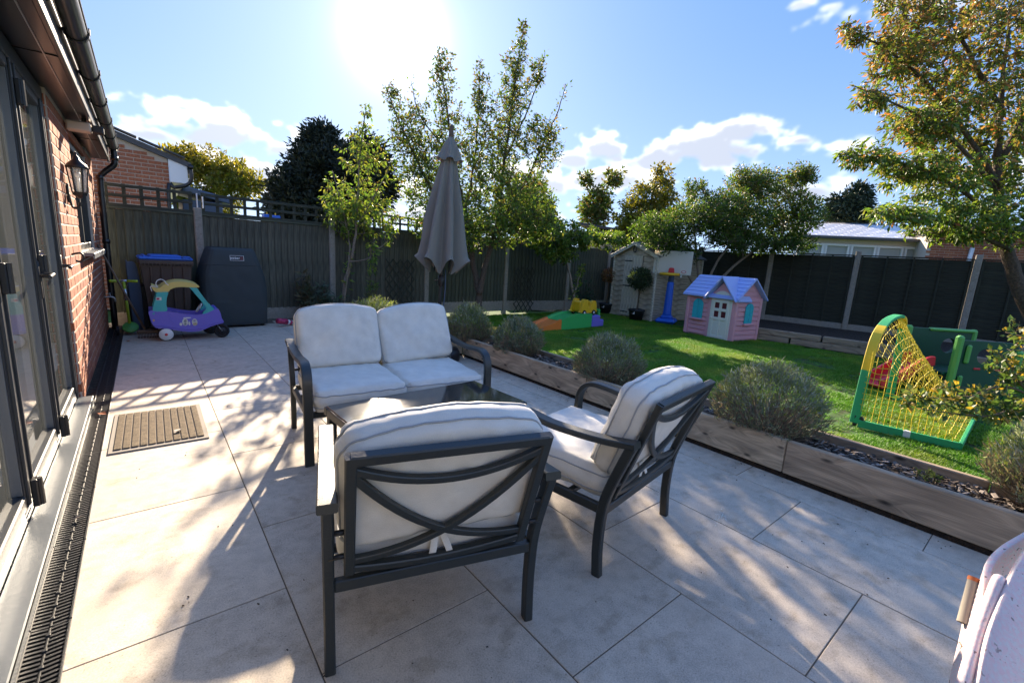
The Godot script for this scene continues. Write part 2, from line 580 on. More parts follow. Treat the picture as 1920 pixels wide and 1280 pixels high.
func make_sky() -> Image:
	var W := 2048
	var H := 1024
	var im := Image.create(W, H, false, Image.FORMAT_RGBF)
	var big := noise(1.6, 5, 301)
	var soft := noise(5.0, 4, 302)
	# clouds that stand in view, unseen ones appended below: azimuth from -z towards +x, height, half width, half height (degrees), strength
	var seen := [
		[7.0, 10.2, 8.0, 2.2, 1.05], [1.5, 9.2, 3.5, 1.2, 0.8], [12.5, 9.6, 4.0, 1.7, 0.9], [9.0, 6.6, 10.0, 2.0, 1.0], [17.5, 10.6, 3.0, 1.3, 0.6], [20.0, 6.5, 9.0, 3.2, 0.95],
		[49.0, 12.6, 3.4, 2.0, 1.0], [45.5, 11.6, 3.0, 1.8, 0.9], [60.5, 12.6, 7.6, 2.6, 1.1], [63.5, 14.2, 3.6, 1.7, 0.9], [55.5, 11.9, 4.5, 1.9, 0.9], [41.0, 8.5, 6.0, 3.2, 1.0], [50.0, 9.5, 7.0, 1.6, 0.8], [69.3, 13.2, 1.3, 0.6, 0.75], [74.0, 11.8, 2.6, 1.2, 0.8],
		[67.0, 24.6, 1.6, 0.5, 0.6], [70.0, 24.0, 1.1, 0.4, 0.55], [77.0, 23.2, 7.0, 1.5, 0.7], [70.5, 8.3, 4.0, 1.3, 0.8], [82.0, 9.0, 5.0, 2.0, 0.8], [30.0, 4.0, 14.0, 1.8, 0.7]]
	var more := RandomNumberGenerator.new()
	more.seed = 77
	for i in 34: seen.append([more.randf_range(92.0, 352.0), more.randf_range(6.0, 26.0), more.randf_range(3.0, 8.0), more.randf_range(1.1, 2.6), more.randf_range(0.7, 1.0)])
	for i in 46: seen.append([more.randf_range(96.0, 350.0), more.randf_range(22.0, 66.0), more.randf_range(4.0, 11.0), more.randf_range(2.0, 5.0), more.randf_range(0.75, 1.0)])  # unseen clouds overhead and behind, added to brighten the shade
	for y in H:
		var el := 90.0 - 180.0 * (y + 0.5) / H
		if el < -1.0:
			im.fill_rect(Rect2i(0, y, W, H - y), Color(0.16, 0.16, 0.15))
			break
		var near := []
		for c in seen:
			if absf(el - c[1]) < c[3] * 2.2: near.append(c)
		var e := deg_to_rad(el)
		for x in W:
			var az := 360.0 * (x + 0.5) / W
			var a := deg_to_rad(az)
			var d := Vector3(sin(a) * cos(e), sin(e), -cos(a) * cos(e))
			var cs := clampf(d.dot(SUN), -1.0, 1.0)
			var th := rad_to_deg(acos(cs))
			var up := clampf(d.y, 0.0, 1.0)
			var t := pow(1.0 - up, 4.2)
			var c := Color(0.021, 0.064, 0.175).lerp(Color(0.14, 0.195, 0.27), t)
			# air brightens and pales towards the sun
			var w1 := exp(-th / 14.0)
			var w2 := exp(-th * th / 12.0)
			c += Color(0.10, 0.10, 0.091) * w1 + Color(0.80, 0.77, 0.70) * w2 * 0.55
			c += Color(0.055, 0.05, 0.042) * exp(-th / 24.0)
			var dens := 0.0
			var low := 0.0
			var n := 0.0
			if near.size():
				n = big.get_noise_3d(d.x * 6.0, d.y * 12.0, d.z * 6.0)
				n = n * 0.8 + 0.5 * soft.get_noise_3d(d.x * 5.0, d.y * 9.0, d.z * 5.0)
			for k in near:
				var dx: float = wrapf(az - k[0], -180.0, 180.0) / k[2]
				var dy: float = (el - k[1]) / k[3]
				if dy < 0.0: dy *= 1.35
				var q := 1.0 - sqrt(dx * dx + dy * dy)
				var v: float = clampf((q * 1.1 + n * 1.25) * k[4] * 1.5, 0.0, 1.0)
				if v > dens: dens = v
				if q > 0.0: low = maxf(low, clampf(q * 1.5 - maxf(dy, -0.4) * 0.55 + n * 0.9 - 0.15, 0.0, 1.0) * k[4])
			if dens > 0.0:
				var al := dens * dens * (3.0 - 2.0 * dens)
				var glow := 0.30 + 0.45 * exp(-th / 20.0) + 0.34 * smoothstep(60.0, 150.0, th)  # clouds opposite the sun, out of view, made brighter to lift the shade
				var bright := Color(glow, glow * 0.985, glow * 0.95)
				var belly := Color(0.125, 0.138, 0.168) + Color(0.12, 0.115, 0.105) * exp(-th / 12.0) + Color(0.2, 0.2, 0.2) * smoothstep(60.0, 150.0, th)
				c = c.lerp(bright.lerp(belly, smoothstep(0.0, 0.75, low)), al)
			im.set_pixel(x, y, c * 0.93)
	return im

func _ready() -> void:
	rng.seed = 20231
	# camera, sky, sun, exposure
	var cam := Camera3D.new()
	cam.name = "camera"
	cam.fov = 74.17
	cam.near = 0.05
	cam.far = 900.0
	cam.transform = Transform3D(cam_basis, EYE)
	add_child(cam)
	cam.current = true
	var env := Environment.new()
	var sky := Sky.new()
	var sm := PanoramaSkyMaterial.new()
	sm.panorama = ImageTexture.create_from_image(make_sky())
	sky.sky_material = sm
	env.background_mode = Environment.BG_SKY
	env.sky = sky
	env.background_energy_multiplier = 1.0
	env.tonemap_mode = Environment.TONE_MAPPER_LINEAR
	env.tonemap_exposure = 6.0
	env.sdfgi_enabled = true
	env.ssao_enabled = true
	env.ssil_enabled = true
	var we := WorldEnvironment.new()
	we.name = "environment"
	we.environment = env
	add_child(we)
	var sun := DirectionalLight3D.new()
	sun.name = "sun"
	sun.light_energy = 0.98
	sun.light_color = Color(1.0, 0.92, 0.81)
	sun.light_angular_distance = 0.53
	sun.shadow_enabled = true
	add_child(sun)
	sun.look_at_from_position(SUN * 50.0, Vector3.ZERO)
	make_materials()
	build_ground()
	build_house()
	build_fences()
	build_neighbours()
	build_bed()
	build_trees()
	build_sofa_set()
	build_patio_things()
	build_toys()
	build_plants()
	build_small()

# ------------------------------------------------------------------ ground, paving, drain
func build_ground() -> void:
	var s := st()
	quad(s, Vector3(-250, -0.34, -250), Vector3(250, -0.34, -250), Vector3(250, -0.34, 250), Vector3(-250, -0.34, 250))
	setting("ground", s, M.turf)
	s = st(true)
	var n := noise(0.35, 3, 401)
	var step := 0.25
	var nx := 42
	var nz := 56
	for i in nx:
		for j in nz:
			var p := []
			for q in [[0, 0], [1, 0], [1, 1], [0, 1]]:
				var x: float = 2.5 + (i + q[0]) * step
				var z: float = -8.6 + (j + q[1]) * step
				p.append(Vector3(x, LAWN - 0.01 + 0.02 * n.get_noise_2d(x * 3.0, z * 3.0), z))
			quad(s, p[0], p[1], p[2], p[3])
	setting("lawn", s, M.turf)
	# patio: mortar bed with slabs lying on it in half bond
	var pav := Node3D.new()
	pav.name = "patio"
	add_child(pav)
	pav.set_meta("kind", "structure")
	s = st()
	box(s, Vector3(1.377, -0.0585, -3.0), Vector3(3.288, 0.112, 10.4))
	part("joint_bed", s, M.joint, pav)
	var xs := [-0.269, 0.322, 0.924, 1.529, 2.142, 2.745, 2.975]
	var r := RandomNumberGenerator.new()
	r.seed = 5
	for c in 6:
		var z0: float = -0.742 if c % 2 == 0 else -1.185
		if c == 5: z0 = -1.10
		for k in range(-8, 5):
			var za: float = maxf(z0 + k * 0.8715, -7.95)
			var zb: float = minf(z0 + (k + 1) * 0.8715, 2.1)
			if zb - za < 0.1: continue
			s = st()
			var sz := Vector3(xs[c + 1] - xs[c] - 0.0042, 0.02, zb - za - 0.0042)
			cbox(s, Vector3.ZERO, sz, 0.0016)
			var tilt := Basis.from_euler(Vector3(r.randf_range(-1, 1) * 0.0007, 0, r.randf_range(-1, 1) * 0.0007))
			part("paving_slab", s, M["stone%d" % r.randi_range(0, 3)], pav, Transform3D(tilt, Vector3((xs[c] + xs[c + 1]) / 2, -0.0100 + r.randf_range(-0.0006, 0.0006), (za + zb) / 2)))
	# slot drain along the wall
	var dr := thing("drainage_channel", "black slotted drain channel running along the foot of the house wall", "drain", Vector3(-0.316, 0, 0))
	s = st()
	box(s, Vector3(0, -0.09, -3.0), Vector3(0.094, 0.1, 10.3))
	part("channel", s, M.void, dr)
	s = st()
	for x in [-0.047, 0.047]: cbox(s, Vector3(x, -0.02, 0), Vector3(0.008, 0.046, 0.496), 0.002)
	cbox(s, Vector3(0, -0.012, 0), Vector3(0.007, 0.014, 0.496), 0.002)
	for x in [-0.0245, 0.0245]:
		for k in 27: box(s, Vector3(x, -0.011, -0.243 + k * 0.0187), Vector3(0.041, 0.012, 0.0085), Basis(Vector3.UP, 0.12 * signf(x)))
	for k in 7: cbox(s, Vector3(0, -0.004, -0.21 + k * 0.07), Vector3(0.012, 0.006, 0.014), 0.002)
	var g := done(s)
	for k in 18: part("grate", g, M.drain_black, dr, Transform3D(Basis.IDENTITY, Vector3(0, 0, -7.6 + k * 0.5)))
	s = st()
	box(s, Vector3(-0.41, -0.02, -3.1), Vector3(0.09, 0.03, 10.5))
	box(s, Vector3(-0.6, -0.02, -8.02), Vector3(0.9, 0.03, 0.5))
	setting("gravel_strip", s, M.soil)

# ------------------------------------------------------------------ the house on the left
const EAVE := 2.14

func brick_face(parent: Node, x: float, z0: float, z1: float, y0: float, y1: float, holes: Array, cap: int, toward := 1.0) -> void:
	# bricks in stretcher bond on a wall that runs along z; those past cap are joined
	var s2 := st()
	var rest := false
	var n := 0
	var protos := []
	for v in 4:
		var b := st()
		cbox(b, Vector3.ZERO, Vector3(0.03, 0.0645 + 0.0008 * v, 0.2145 - 0.0012 * v), 0.004)
		protos.append(done(b))
	var rows := int((y1 - y0) / 0.075)
	for z_k in int((z1 - z0) / 0.225) + 2:
		for row in rows:
			var y := y0 + row * 0.075 + 0.0375
			var za := z1 - z_k * 0.225 - (0.1125 if row % 2 else 0.0)
			var zb := za + 0.2145
			za = maxf(za, z0); zb = minf(zb, z1)
			for h in holes:
				if y > h[2] and y < h[3]:
					if za >= h[0] and zb <= h[1]: zb = za
					elif za < h[0] and zb > h[0]: zb = h[0]
					elif za < h[1] and zb > h[1]: za = h[1]
			if zb - za < 0.03: continue
			var c := Vector3(x - toward * (0.013 + rng.randf_range(0, 0.003)), y, (za + zb) / 2)
			n += 1
			if n <= cap:
				part("brick", protos[rng.randi_range(0, 3)], M["brick%d" % rng.randi_range(0, 4)], parent, Transform3D(Basis(Vector3(0, 0, 1), rng.randf_range(-0.006, 0.006)).scaled_local(Vector3(1, 1, (zb - za) / 0.2145)), c))
			else:
				box(s2, c, Vector3(0.03, 0.065, zb - za))
				rest = true
	if rest: part("brickwork", s2, M.brick0, parent).set_meta("kind", "stuff")

func build_house() -> void:
	var h := thing("house", "red brick house with dark grey glazed doors and black eaves along the patio", "house")
	var s := st()
	# walls with the door and window openings; the room behind is closed
	var win := [-7.02, -5.5, 1.06, 2.02]
	var wx := WALL - 0.1385
	var zn := -7.86
	box(s, Vector3(wx, 0.52, (zn - 4.41) / 2), Vector3(0.27, 1.08, -4.41 - zn))
	box(s, Vector3(wx, 1.6, (zn + win[0]) / 2), Vector3(0.27, 1.08, win[0] - zn))
	box(s, Vector3(wx, 1.6, (win[1] - 4.41) / 2), Vector3(0.27, 1.08, -4.41 - win[1]))
	box(s, Vector3(wx, 2.25, zn / 2 + 0.75), Vector3(0.27, 0.22, -zn + 1.5))
	box(s, Vector3(wx - 0.01, 1.05, 1.7), Vector3(0.25, 2.18, 1.6))
	box(s, Vector3(-2.4, 1.2, zn + 0.14), Vector3(3.4, 2.4, 0.28))
	part("wall", s, M.mortar, h)
	s = st()
	box(s, Vector3(-4.1, 1.2, -3.0), Vector3(0.1, 2.5, 10.0))
	box(s, Vector3(-2.4, 1.2, 2.2), Vector3(3.4, 2.4, 0.1))
	box(s, Vector3(-2.4, 2.42, -3.0), Vector3(3.6, 0.1, 10.6))
	part("room_wall", s, M.room_wall, h)
	s = st()
	box(s, Vector3(-2.35, -0.02, -3.0), Vector3(3.5, 0.12, 10.2))
	part("room_floor", s, M.room_floor, h)
	brick_face(h, WALL, zn, -4.41, 0.0, 2.13, [[win[0], win[1], win[2] - 0.02, win[3]]], 298)
	# brick return at the door jamb
	s = st()
	for k in 28: cbox(s, Vector3(WALL - 0.062, 0.0375 + k * 0.075, -4.404), Vector3(0.1, 0.065, 0.02), 0.003)
	part("jamb_bricks", s, M.brick1, h).set_meta("kind", "stuff")
	# eaves: soffit, fascia, gutter with brackets, roof edge
	s = st()
	box(s, Vector3(-0.39, EAVE + 0.005, -2.9), Vector3(0.24, 0.02, 10.1))
	for z in [-6.4, -3.6, -0.8]: box(s, Vector3(-0.39, EAVE - 0.007, z), Vector3(0.24, 0.006, 0.05))
	part("soffit", s, M.black_upvc, h)
	s = st()
	tube(s, [Vector3(-0.33, EAVE - 0.008, 1.6), Vector3(-0.33, EAVE - 0.008, -7.8)], 0.004, 6)
	part("soffit_trim", s, M.silver, h)
	s = st()
	cbox(s, Vector3(-0.262, EAVE + 0.075, -2.9), Vector3(0.022, 0.2, 10.1), 0.004)
	part("fascia", s, M.black_upvc, h)
	s = st(true)
	for k in 10:
		var a := PI * k / 10.0
		var b := PI * (k + 1) / 10.0
		for rr in [0.047, 0.043]:
			var p := func(t: float, z: float) -> Vector3: return Vector3(-0.197 - cos(t) * rr, EAVE + 0.145 - sin(t) * rr, z)
			quad(s, p.call(a, -7.9), p.call(b, -7.9), p.call(b, 2.0), p.call(a, 2.0))
	tube(s, [Vector3(-0.150, EAVE + 0.147, -7.9), Vector3(-0.150, EAVE + 0.147, 2.0)], 0.006, 6)
	var gut := part("gutter", s, M.gutter_black, h)
	for k in 12:
		s = st()
		var arc := []
		for j in 9: arc.append(Vector3(-0.197 - cos(PI * j / 8.0) * 0.051, -sin(PI * j / 8.0) * 0.051, 0))
		bar(s, arc, Vector3(0, 0, 1), 0.035, 0.008)
		box(s, Vector3(-0.146, 0.012, 0), Vector3(0.012, 0.03, 0.035))
		part("gutter_bracket", s, M.black_upvc, gut, Transform3D(Basis.IDENTITY, Vector3(0, EAVE + 0.145, -7.7 + k * 0.82)))
	s = st()
	box(s, Vector3(-2.34, EAVE + 0.98, -2.9), Vector3(4.5, 0.06, 10.1), Basis(Vector3(0, 0, 1), -0.36))
	var rf := part("roof", s, M.felt, h)
	for k in 30:
		s = st()
		cbox(s, Vector3(-0.37, EAVE + 0.285, -7.75 + k * 0.335), Vector3(0.34, 0.022, 0.328), 0.006, Basis(Vector3(0, 0, 1), -0.36))
		part("roof_tile", s, M.felt, rf)
	# rainwater pipe with its swan neck
	s = st(true)
	tube(s, smoothed([Vector3(-0.197, EAVE + 0.11, -7.78), Vector3(-0.197, EAVE - 0.03, -7.78), Vector3(-0.22, EAVE - 0.09, -7.78), Vector3(-0.32, EAVE - 0.19, -7.78), Vector3(-0.35, EAVE - 0.28, -7.78), Vector3(-0.355, 1.4, -7.78), Vector3(-0.355, 0.0, -7.78)], 5), 0.034, 10)
	for y in [EAVE - 0.27, 1.1, EAVE - 0.02]: tube(s, [Vector3(-0.355 if y < 2.0 else -0.197, y, -7.78), Vector3(-0.355 if y < 2.0 else -0.197, y + 0.05, -7.78)], 0.041, 10)
	part("drainpipe", s, M.black_upvc, h)
	# kitchen window and its sill
	s = st()
	var zc: float = (win[0] + win[1]) / 2
	for z in [win[0] + 0.03, zc, win[1] - 0.03]: cbox(s, Vector3(WALL - 0.06, (win[2] + win[3]) / 2, z), Vector3(0.07, win[3] - win[2], 0.06), 0.006)
	for y in [win[2] + 0.03, win[3] - 0.03]: cbox(s, Vector3(WALL - 0.0605, y, zc), Vector3(0.068, 0.06, win[1] - win[0]), 0.006)
	var wf := part("window", s, M.anthracite, h)
	for z in [(win[0] + zc) / 2, (win[1] + zc) / 2]:
		s = st()
		box(s, Vector3(WALL - 0.07, (win[2] + win[3]) / 2, z), Vector3(0.006, win[3] - win[2] - 0.1, 0.68))
		part("pane", s, M.dark_glass, wf)
	s = st()
	cbox(s, Vector3(WALL + 0.01, win[2] - 0.025, zc), Vector3(0.15, 0.03, win[1] - win[0] + 0.08), 0.005)
	cbox(s, Vector3(WALL + 0.078, win[2] - 0.037, zc), Vector3(0.012, 0.05, win[1] - win[0] + 0.08), 0.004)
	part("window_sill", s, M.sill_grey, h)
	# doorstep sill and track of the glazed doors
	s = st()
	cbox(s, Vector3(-0.405, 0.04, -1.9), Vector3(0.086, 0.02, 5.0), 0.004)
	cbox(s, Vector3(-0.366, 0.024, -1.9), Vector3(0.008, 0.046, 5.0), 0.003)
	part("door_sill", s, M.sill_grey, h)
	s = st()
	cbox(s, Vector3(DOOR - 0.005, 0.062, -1.75), Vector3(0.064, 0.028, 5.3), 0.004)
	for x in [-0.028, -0.004, 0.022]: cbox(s, Vector3(DOOR + x, 0.083, -1.75), Vector3(0.006, 0.016, 5.3), 0.002)
	part("door_track", s, M.sill_grey, h)
	s = st()
	cbox(s, Vector3(DOOR, EAVE - 0.06, -1.75), Vector3(0.075, 0.09, 5.3), 0.005)
	cbox(s, Vector3(DOOR, EAVE * 0.5, -4.375), Vector3(0.075, EAVE - 0.1, 0.056), 0.006)
	part("door_frame", s, M.anthracite, h)
	# the leaves of the folding door
	var zs := [-4.345, -3.475, -2.61, -1.745, -0.88, -0.015, 0.85]
	for k in 6:
		var leaf := Node3D.new()
		leaf.name = part_name("glazed_door", h)
		h.add_child(leaf, true)
		var za: float = zs[k] + 0.003
		var zb: float = zs[k + 1] - 0.003
		s = st()
		for z in [za + 0.03, zb - 0.03]:
			cbox(s, Vector3(DOOR, 1.08, z), Vector3(0.058, 1.94, 0.056), 0.006)
			cbox(s, Vector3(DOOR + 0.032, 1.08, z + (0.016 if z < (za + zb) / 2 else -0.016)), Vector3(0.012, 1.94, 0.02), 0.003)
		cbox(s, Vector3(DOOR, 0.128, (za + zb) / 2), Vector3(0.056, 0.062, zb - za - 0.12), 0.006)
		cbox(s, Vector3(DOOR, 2.02, (za + zb) / 2), Vector3(0.056, 0.062, zb - za - 0.12), 0.006)
		part("door_frame", s, M.anthracite, leaf)
		s = st()
		for z in [za + 0.062, zb - 0.062]: cbox(s, Vector3(DOOR + 0.004, 1.08, z), Vector3(0.03, 1.84, 0.006), 0.001)
		part("glazing_bead", s, M.sill_grey, leaf)
		s = st()
		quad(s, Vector3(DOOR + 0.001, 0.15, za + 0.05), Vector3(DOOR + 0.001, 2.0, za + 0.05), Vector3(DOOR + 0.001, 2.0, zb - 0.05), Vector3(DOOR + 0.001, 0.15, zb - 0.05))
		part("pane", s, M.glass, leaf)
		for y in [0.14, 1.04, 1.9]:
			s = st()
			cbox(s, Vector3(DOOR + 0.047, y, zb), Vector3(0.022, 0.12, 0.05), 0.004)
			tube(s, [Vector3(DOOR + 0.06, y - 0.06, zb), Vector3(DOOR + 0.06, y + 0.06, zb)], 0.012, 8)
			part("hinge", s, M.black_iron, leaf)
		if k < 2:
			s = st(true)
			var hz: float = za + 0.03
			tube(s, smoothed([Vector3(DOOR + 0.03, 1.0, hz), Vector3(DOOR + 0.085, 1.0, hz), Vector3(DOOR + 0.09, 1.0, hz + 0.03), Vector3(DOOR + 0.09, 0.995, hz + 0.13)], 5), 0.010, 8)
			cbox(s, Vector3(DOOR + 0.036, 0.97, hz), Vector3(0.012, 0.2, 0.034), 0.004)
			part("handle", s, M.black_iron, leaf)
	# things fixed to the wall
	var l := thing("wall_lantern", "black carriage lantern with clear glass on the brick wall beside the window", "lantern", Vector3(WALL, 1.62, -4.92))
	l.scale = Vector3(0.72, 0.88, 0.72)
	s = st(true)
	tube(s, smoothed([Vector3(0.012, -0.12, 0), Vector3(0.03, -0.23, 0), Vector3(0.075, -0.235, 0), Vector3(0.1, -0.19, 0)], 5), 0.011, 8)
	cbox(s, Vector3(0.011, -0.12, 0), Vector3(0.018, 0.16, 0.08), 0.005)
	part("bracket", s, M.black_iron, l)
	s = st(true)
	lathe(s, [Vector2(0.001, 0.235), Vector2(0.012, 0.222), Vector2(0.006, 0.205), Vector2(0.024, 0.19), Vector2(0.03, 0.165), Vector2(0.075, 0.13), Vector2(0.095, 0.105), Vector2(0.093, 0.095), Vector2(0.001, 0.095)], 12, Transform3D(Basis.IDENTITY, Vector3(0.1, 0, 0)))
	part("cap", s, M.black_iron, l)
	s = st()
	for k in 6:
		var a := TAU * k / 6.0
		var top := Vector3(0.1 + cos(a) * 0.085, 0.1, sin(a) * 0.085)
		var bot := Vector3(0.1 + cos(a) * 0.058, -0.11, sin(a) * 0.058)
		bar(s, [bot, top], Vector3(cos(a), 0, sin(a)), 0.012, 0.012)
	lathe(s, [Vector2(0.001, -0.16), Vector2(0.02, -0.155), Vector2(0.055, -0.13), Vector2(0.066, -0.105), Vector2(0.001, -0.1)], 6, Transform3D(Basis.IDENTITY, Vector3(0.1, 0, 0)))
	part("cage", s, M.black_iron, l)
	for k in 6:
		s = st()
		var a := TAU * k / 6.0
		var b := TAU * (k + 1) / 6.0
		quad(s, Vector3(0.1 + cos(a) * 0.056, -0.1, sin(a) * 0.056), Vector3(0.1 + cos(a) * 0.082, 0.095, sin(a) * 0.082), Vector3(0.1 + cos(b) * 0.082, 0.095, sin(b) * 0.082), Vector3(0.1 + cos(b) * 0.056, -0.1, sin(b) * 0.056))
		part("pane", s, M.lantern_glass, l)
	s = st(true)
	tube(s, [Vector3(0.1, -0.09, 0), Vector3(0.1, 0.02, 0)], 0.012, 8)
	ball(s, Vector3(0.1, 0.04, 0), Vector3(0.024, 0.03, 0.024), 6)
	part("bulb", s, M.white, l)
	var fl := thing("security_light", "beige box of a security light under the black eaves", "light", Vector3(WALL, 2.02, -5.3))
	s = st()
	cbox(s, Vector3(0.085, 0.045, 0), Vector3(0.15, 0.075, 0.11), 0.01)
	part("casing", s, M.beige_plastic, fl)
	s = st()
	cbox(s, Vector3(0.2, 0.04, 0), Vector3(0.075, 0.06, 0.09), 0.01)
	cbox(s, Vector3(0.12, 0.105, 0), Vector3(0.03, 0.05, 0.03), 0.004)
	part("sensor", s, M.black_iron, fl)
	var hk := thing("door_hook", "small black iron hook fixed to the sunlit brick beside the door", "hook", Vector3(WALL, 1.06, -4.74))
	s = st(true)
	tube(s, smoothed([Vector3(0, 0.0, 0), Vector3(0.05, 0.012, 0), Vector3(0.065, -0.02, 0), Vector3(0.045, -0.05, 0), Vector3(0.02, -0.045, 0)], 6), 0.008, 8)
	part("hook", s, M.black_iron, hk)
	var tp := thing("garden_tap", "small metal tap low on the brick wall near the far corner", "tap", Vector3(WALL, 0.45, -7.5))
	s = st(true)
	tube(s, smoothed([Vector3(0, 0, 0), Vector3(0.07, 0.0, 0), Vector3(0.1, -0.02, 0), Vector3(0.105, -0.06, 0)], 5), 0.011, 8)
	part("spout", s, M.steel, tp)
	s = st(true)
	tube(s, [Vector3(0.06, 0, 0), Vector3(0.06, 0.045, 0)], 0.007, 8)
	tube(s, [Vector3(0.06, 0.045, -0.03), Vector3(0.06, 0.045, 0.03)], 0.008, 8)
	part("tap_handle", s, M.steel, tp)

# ------------------------------------------------------------------ fences
const BACK := [[-0.40, -8.10], [0.65, -8.146], [2.6, -8.35], [4.55, -8.5], [6.68, -8.55], [8.57, -8.35], [10.1, -8.3], [11.6, -8.28]]
const SIDE := [[11.6, -8.28], [11.88, -6.6], [12.157, -4.87], [12.42, -3.17], [12.72, -1.296], [13.0, 0.58], [13.27, 2.4], [13.5, 4.2]]

func run(a: Array, b: Array) -> Transform3D:
	# x along the panel, z towards the garden on its left side
	var d := Vector3(b[0] - a[0], 0, b[1] - a[1])
	var x := d.normalized()
	return Transform3D(Basis(x, Vector3.UP, x.cross(Vector3.UP)), Vector3(a[0], 0, a[1]))

func build_fences() -> void:
	var f := thing("back_fence", "tall green-brown board fence with trellis top and concrete posts behind the patio", "fence", Vector3(-0.4, 0, -8.1))
	var off := Transform3D(Basis.IDENTITY, -f.position)
	var upright := Basis(Vector3(0, 0, 1), PI / 2)
	var boards := []
	for v in 3:
		var s := st()
		cbox(s, Vector3.ZERO, Vector3(1.40 - 0.006 * v, 0.112, 0.012), 0.003)
		boards.append(done(s))
	var post_s := st()
	cbox(post_s, Vector3(0, 0.73, 0), Vector3(0.1, 1.86, 0.1), 0.012)
	var post := done(post_s)
	var s1 := st()
	cbox(s1, Vector3.ZERO, Vector3(0.3, 0.042, 0.018), 0.003)
	var upr := done(s1)
	for p in BACK.size() - 1:
		var t := off * run(BACK[p], BACK[p + 1])
		var l := Vector2(BACK[p + 1][0] - BACK[p][0], BACK[p + 1][1] - BACK[p][1]).length()
		var zs := 1.0
		if p > 0:
			part("concrete_post", post, M.concrete, f, t)
			if p == 1:
				var b := st()
				cbox(b, Vector3(0.0, 1.76, 0.03), Vector3(0.012, 0.2, 0.04), 0.002)
				cbox(b, Vector3(0.07, 1.74, 0.03), Vector3(0.012, 0.16, 0.04), 0.002)
				part("post_bracket", b, M.white_upvc, f, t)
		var n := int((l - 0.1) / 0.095)
		var w := (l - 0.1) / n
		for k in n:
			var tilt := Basis(Vector3.UP, 0.14) * Basis(Vector3(0, 0, 1), rng.randf_range(-0.004, 0.004))
			part("fence_board", boards[rng.randi_range(0, 2)], M[("fence%d" if p != 1 and p != 2 else "fence_brown%d") % rng.randi_range(0, 3)], f, t * Transform3D(tilt * upright, Vector3(0.05 + (k + 0.5) * w, 0.855 + rng.randf_range(-0.004, 0.004), 0.012 * zs)))
		var s := st()
		cbox(s, Vector3(l / 2, 0.06, 0), Vector3(l - 0.1, 0.24, 0.05), 0.008)
		part("gravel_board", s, M.concrete, f, t)
		s = st()
		cbox(s, Vector3(l / 2, 1.567, 0.01), Vector3(l - 0.1, 0.028, 0.055), 0.004)
		part("capping_rail", s, M.fence2, f, t)
		if p < 5:
			for y in [1.60, 1.725, 1.85]:
				s = st()
				cbox(s, Vector3(l / 2, y, 0.022), Vector3(l - 0.1, 0.04, 0.018), 0.003)
				part("trellis_slat", s, M.trellis, f, t)
			var m := int((l - 0.1) / 0.175)
			for k in m + 1:
				part("trellis_slat", upr, M.trellis, f, t * Transform3D(upright, Vector3(0.075 + k * (l - 0.15) / m, 1.728, 0.003)))
	# diamond trellis leaning on the fence
	for q in [[3.62, 4.22, -8.40, "narrow diamond trellis against the fence behind the closed parasol", 1.15], [6.86, 7.5, -8.43, "dark diamond trellis against the fence behind the play ramp", 1.1]]:
		var w: float = q[1] - q[0]
		var h: float = q[4]
		var d := thing("diamond_trellis", q[3], "trellis", Vector3(q[0], LAWN + 0.02, q[2]), 0.0, "diamond trellises on the back fence")
		for sg in [1.0, -1.0]:
			for k in range(-8, 16):
				# slats at 52 degrees clipped to the panel
				var x0 := k * 0.15
				var a := Vector2(x0, 0)
				var b := Vector2(x0 + h * 0.78 , h)
				var pts := clip(a, b, w, h)
				if pts.size() < 2 or pts[0].distance_to(pts[1]) < 0.08: continue
				if sg < 0: pts = [Vector2(w - pts[0].x, pts[0].y), Vector2(w - pts[1].x, pts[1].y)]
				var s := st()
				bar(s, [Vector3(pts[0].x, pts[0].y, 0.02 + 0.008 * sg), Vector3(pts[1].x, pts[1].y, 0.02 + 0.008 * sg)], Vector3(pts[1].y - pts[0].y, pts[0].x - pts[1].x, 0), 0.022, 0.007)
				part("slat", s, M.trellis, d)
	# side fence of overlapping horizontal boards
	f = thing("side_fence", "dark overlapped panel fence with concrete posts at the far side of the lawn", "fence", Vector3(11.6, 0, -8.28))
	off = Transform3D(Basis.IDENTITY, -f.position)
	for p in SIDE.size() - 1:
		var t := off * run(SIDE[p], SIDE[p + 1])
		t.basis = Basis(t.basis.x, t.basis.y, t.basis.z)
		var l := Vector2(SIDE[p + 1][0] - SIDE[p][0], SIDE[p + 1][1] - SIDE[p][1]).length()
		var s := st()
		cbox(s, Vector3(0, 0.79, 0), Vector3(0.105, 2.02, 0.1), 0.012)
		part("concrete_post", s, M.concrete, f, t)
		s = st()
		cbox(s, Vector3(l / 2, 0.06, 0), Vector3(l - 0.1, 0.22, 0.05), 0.008)
		part("gravel_board", s, M.concrete, f, t)
		var lap := []
		for v in 2:
			s = st()
			cbox(s, Vector3.ZERO, Vector3(l - 0.11, 0.115, 0.012), 0.003)
			lap.append(done(s))
		for k in 16:
			part("lap_board", lap[k % 2], M["lap%d" % rng.randi_range(0, 3)], f, t * Transform3D(Basis(Vector3(1, 0, 0), 0.12) * Basis(Vector3(0, 0, 1), rng.randf_range(-0.004, 0.004)), Vector3(l / 2, 0.22 + k * 0.0935, 0.0)))
		for k in 5:
			s = st()
			cbox(s, Vector3.ZERO, Vector3(1.52, 0.034, 0.022), 0.003)
			part("batten", s, M.lap2, f, t * Transform3D(upright, Vector3(0.08 + k * (l - 0.16) / 4, 0.93, 0.026)))
		s = st()
		cbox(s, Vector3(l / 2, 1.705, 0.005), Vector3(l - 0.1, 0.025, 0.06), 0.004)
		part("capping_rail", s, M.lap1, f, t)

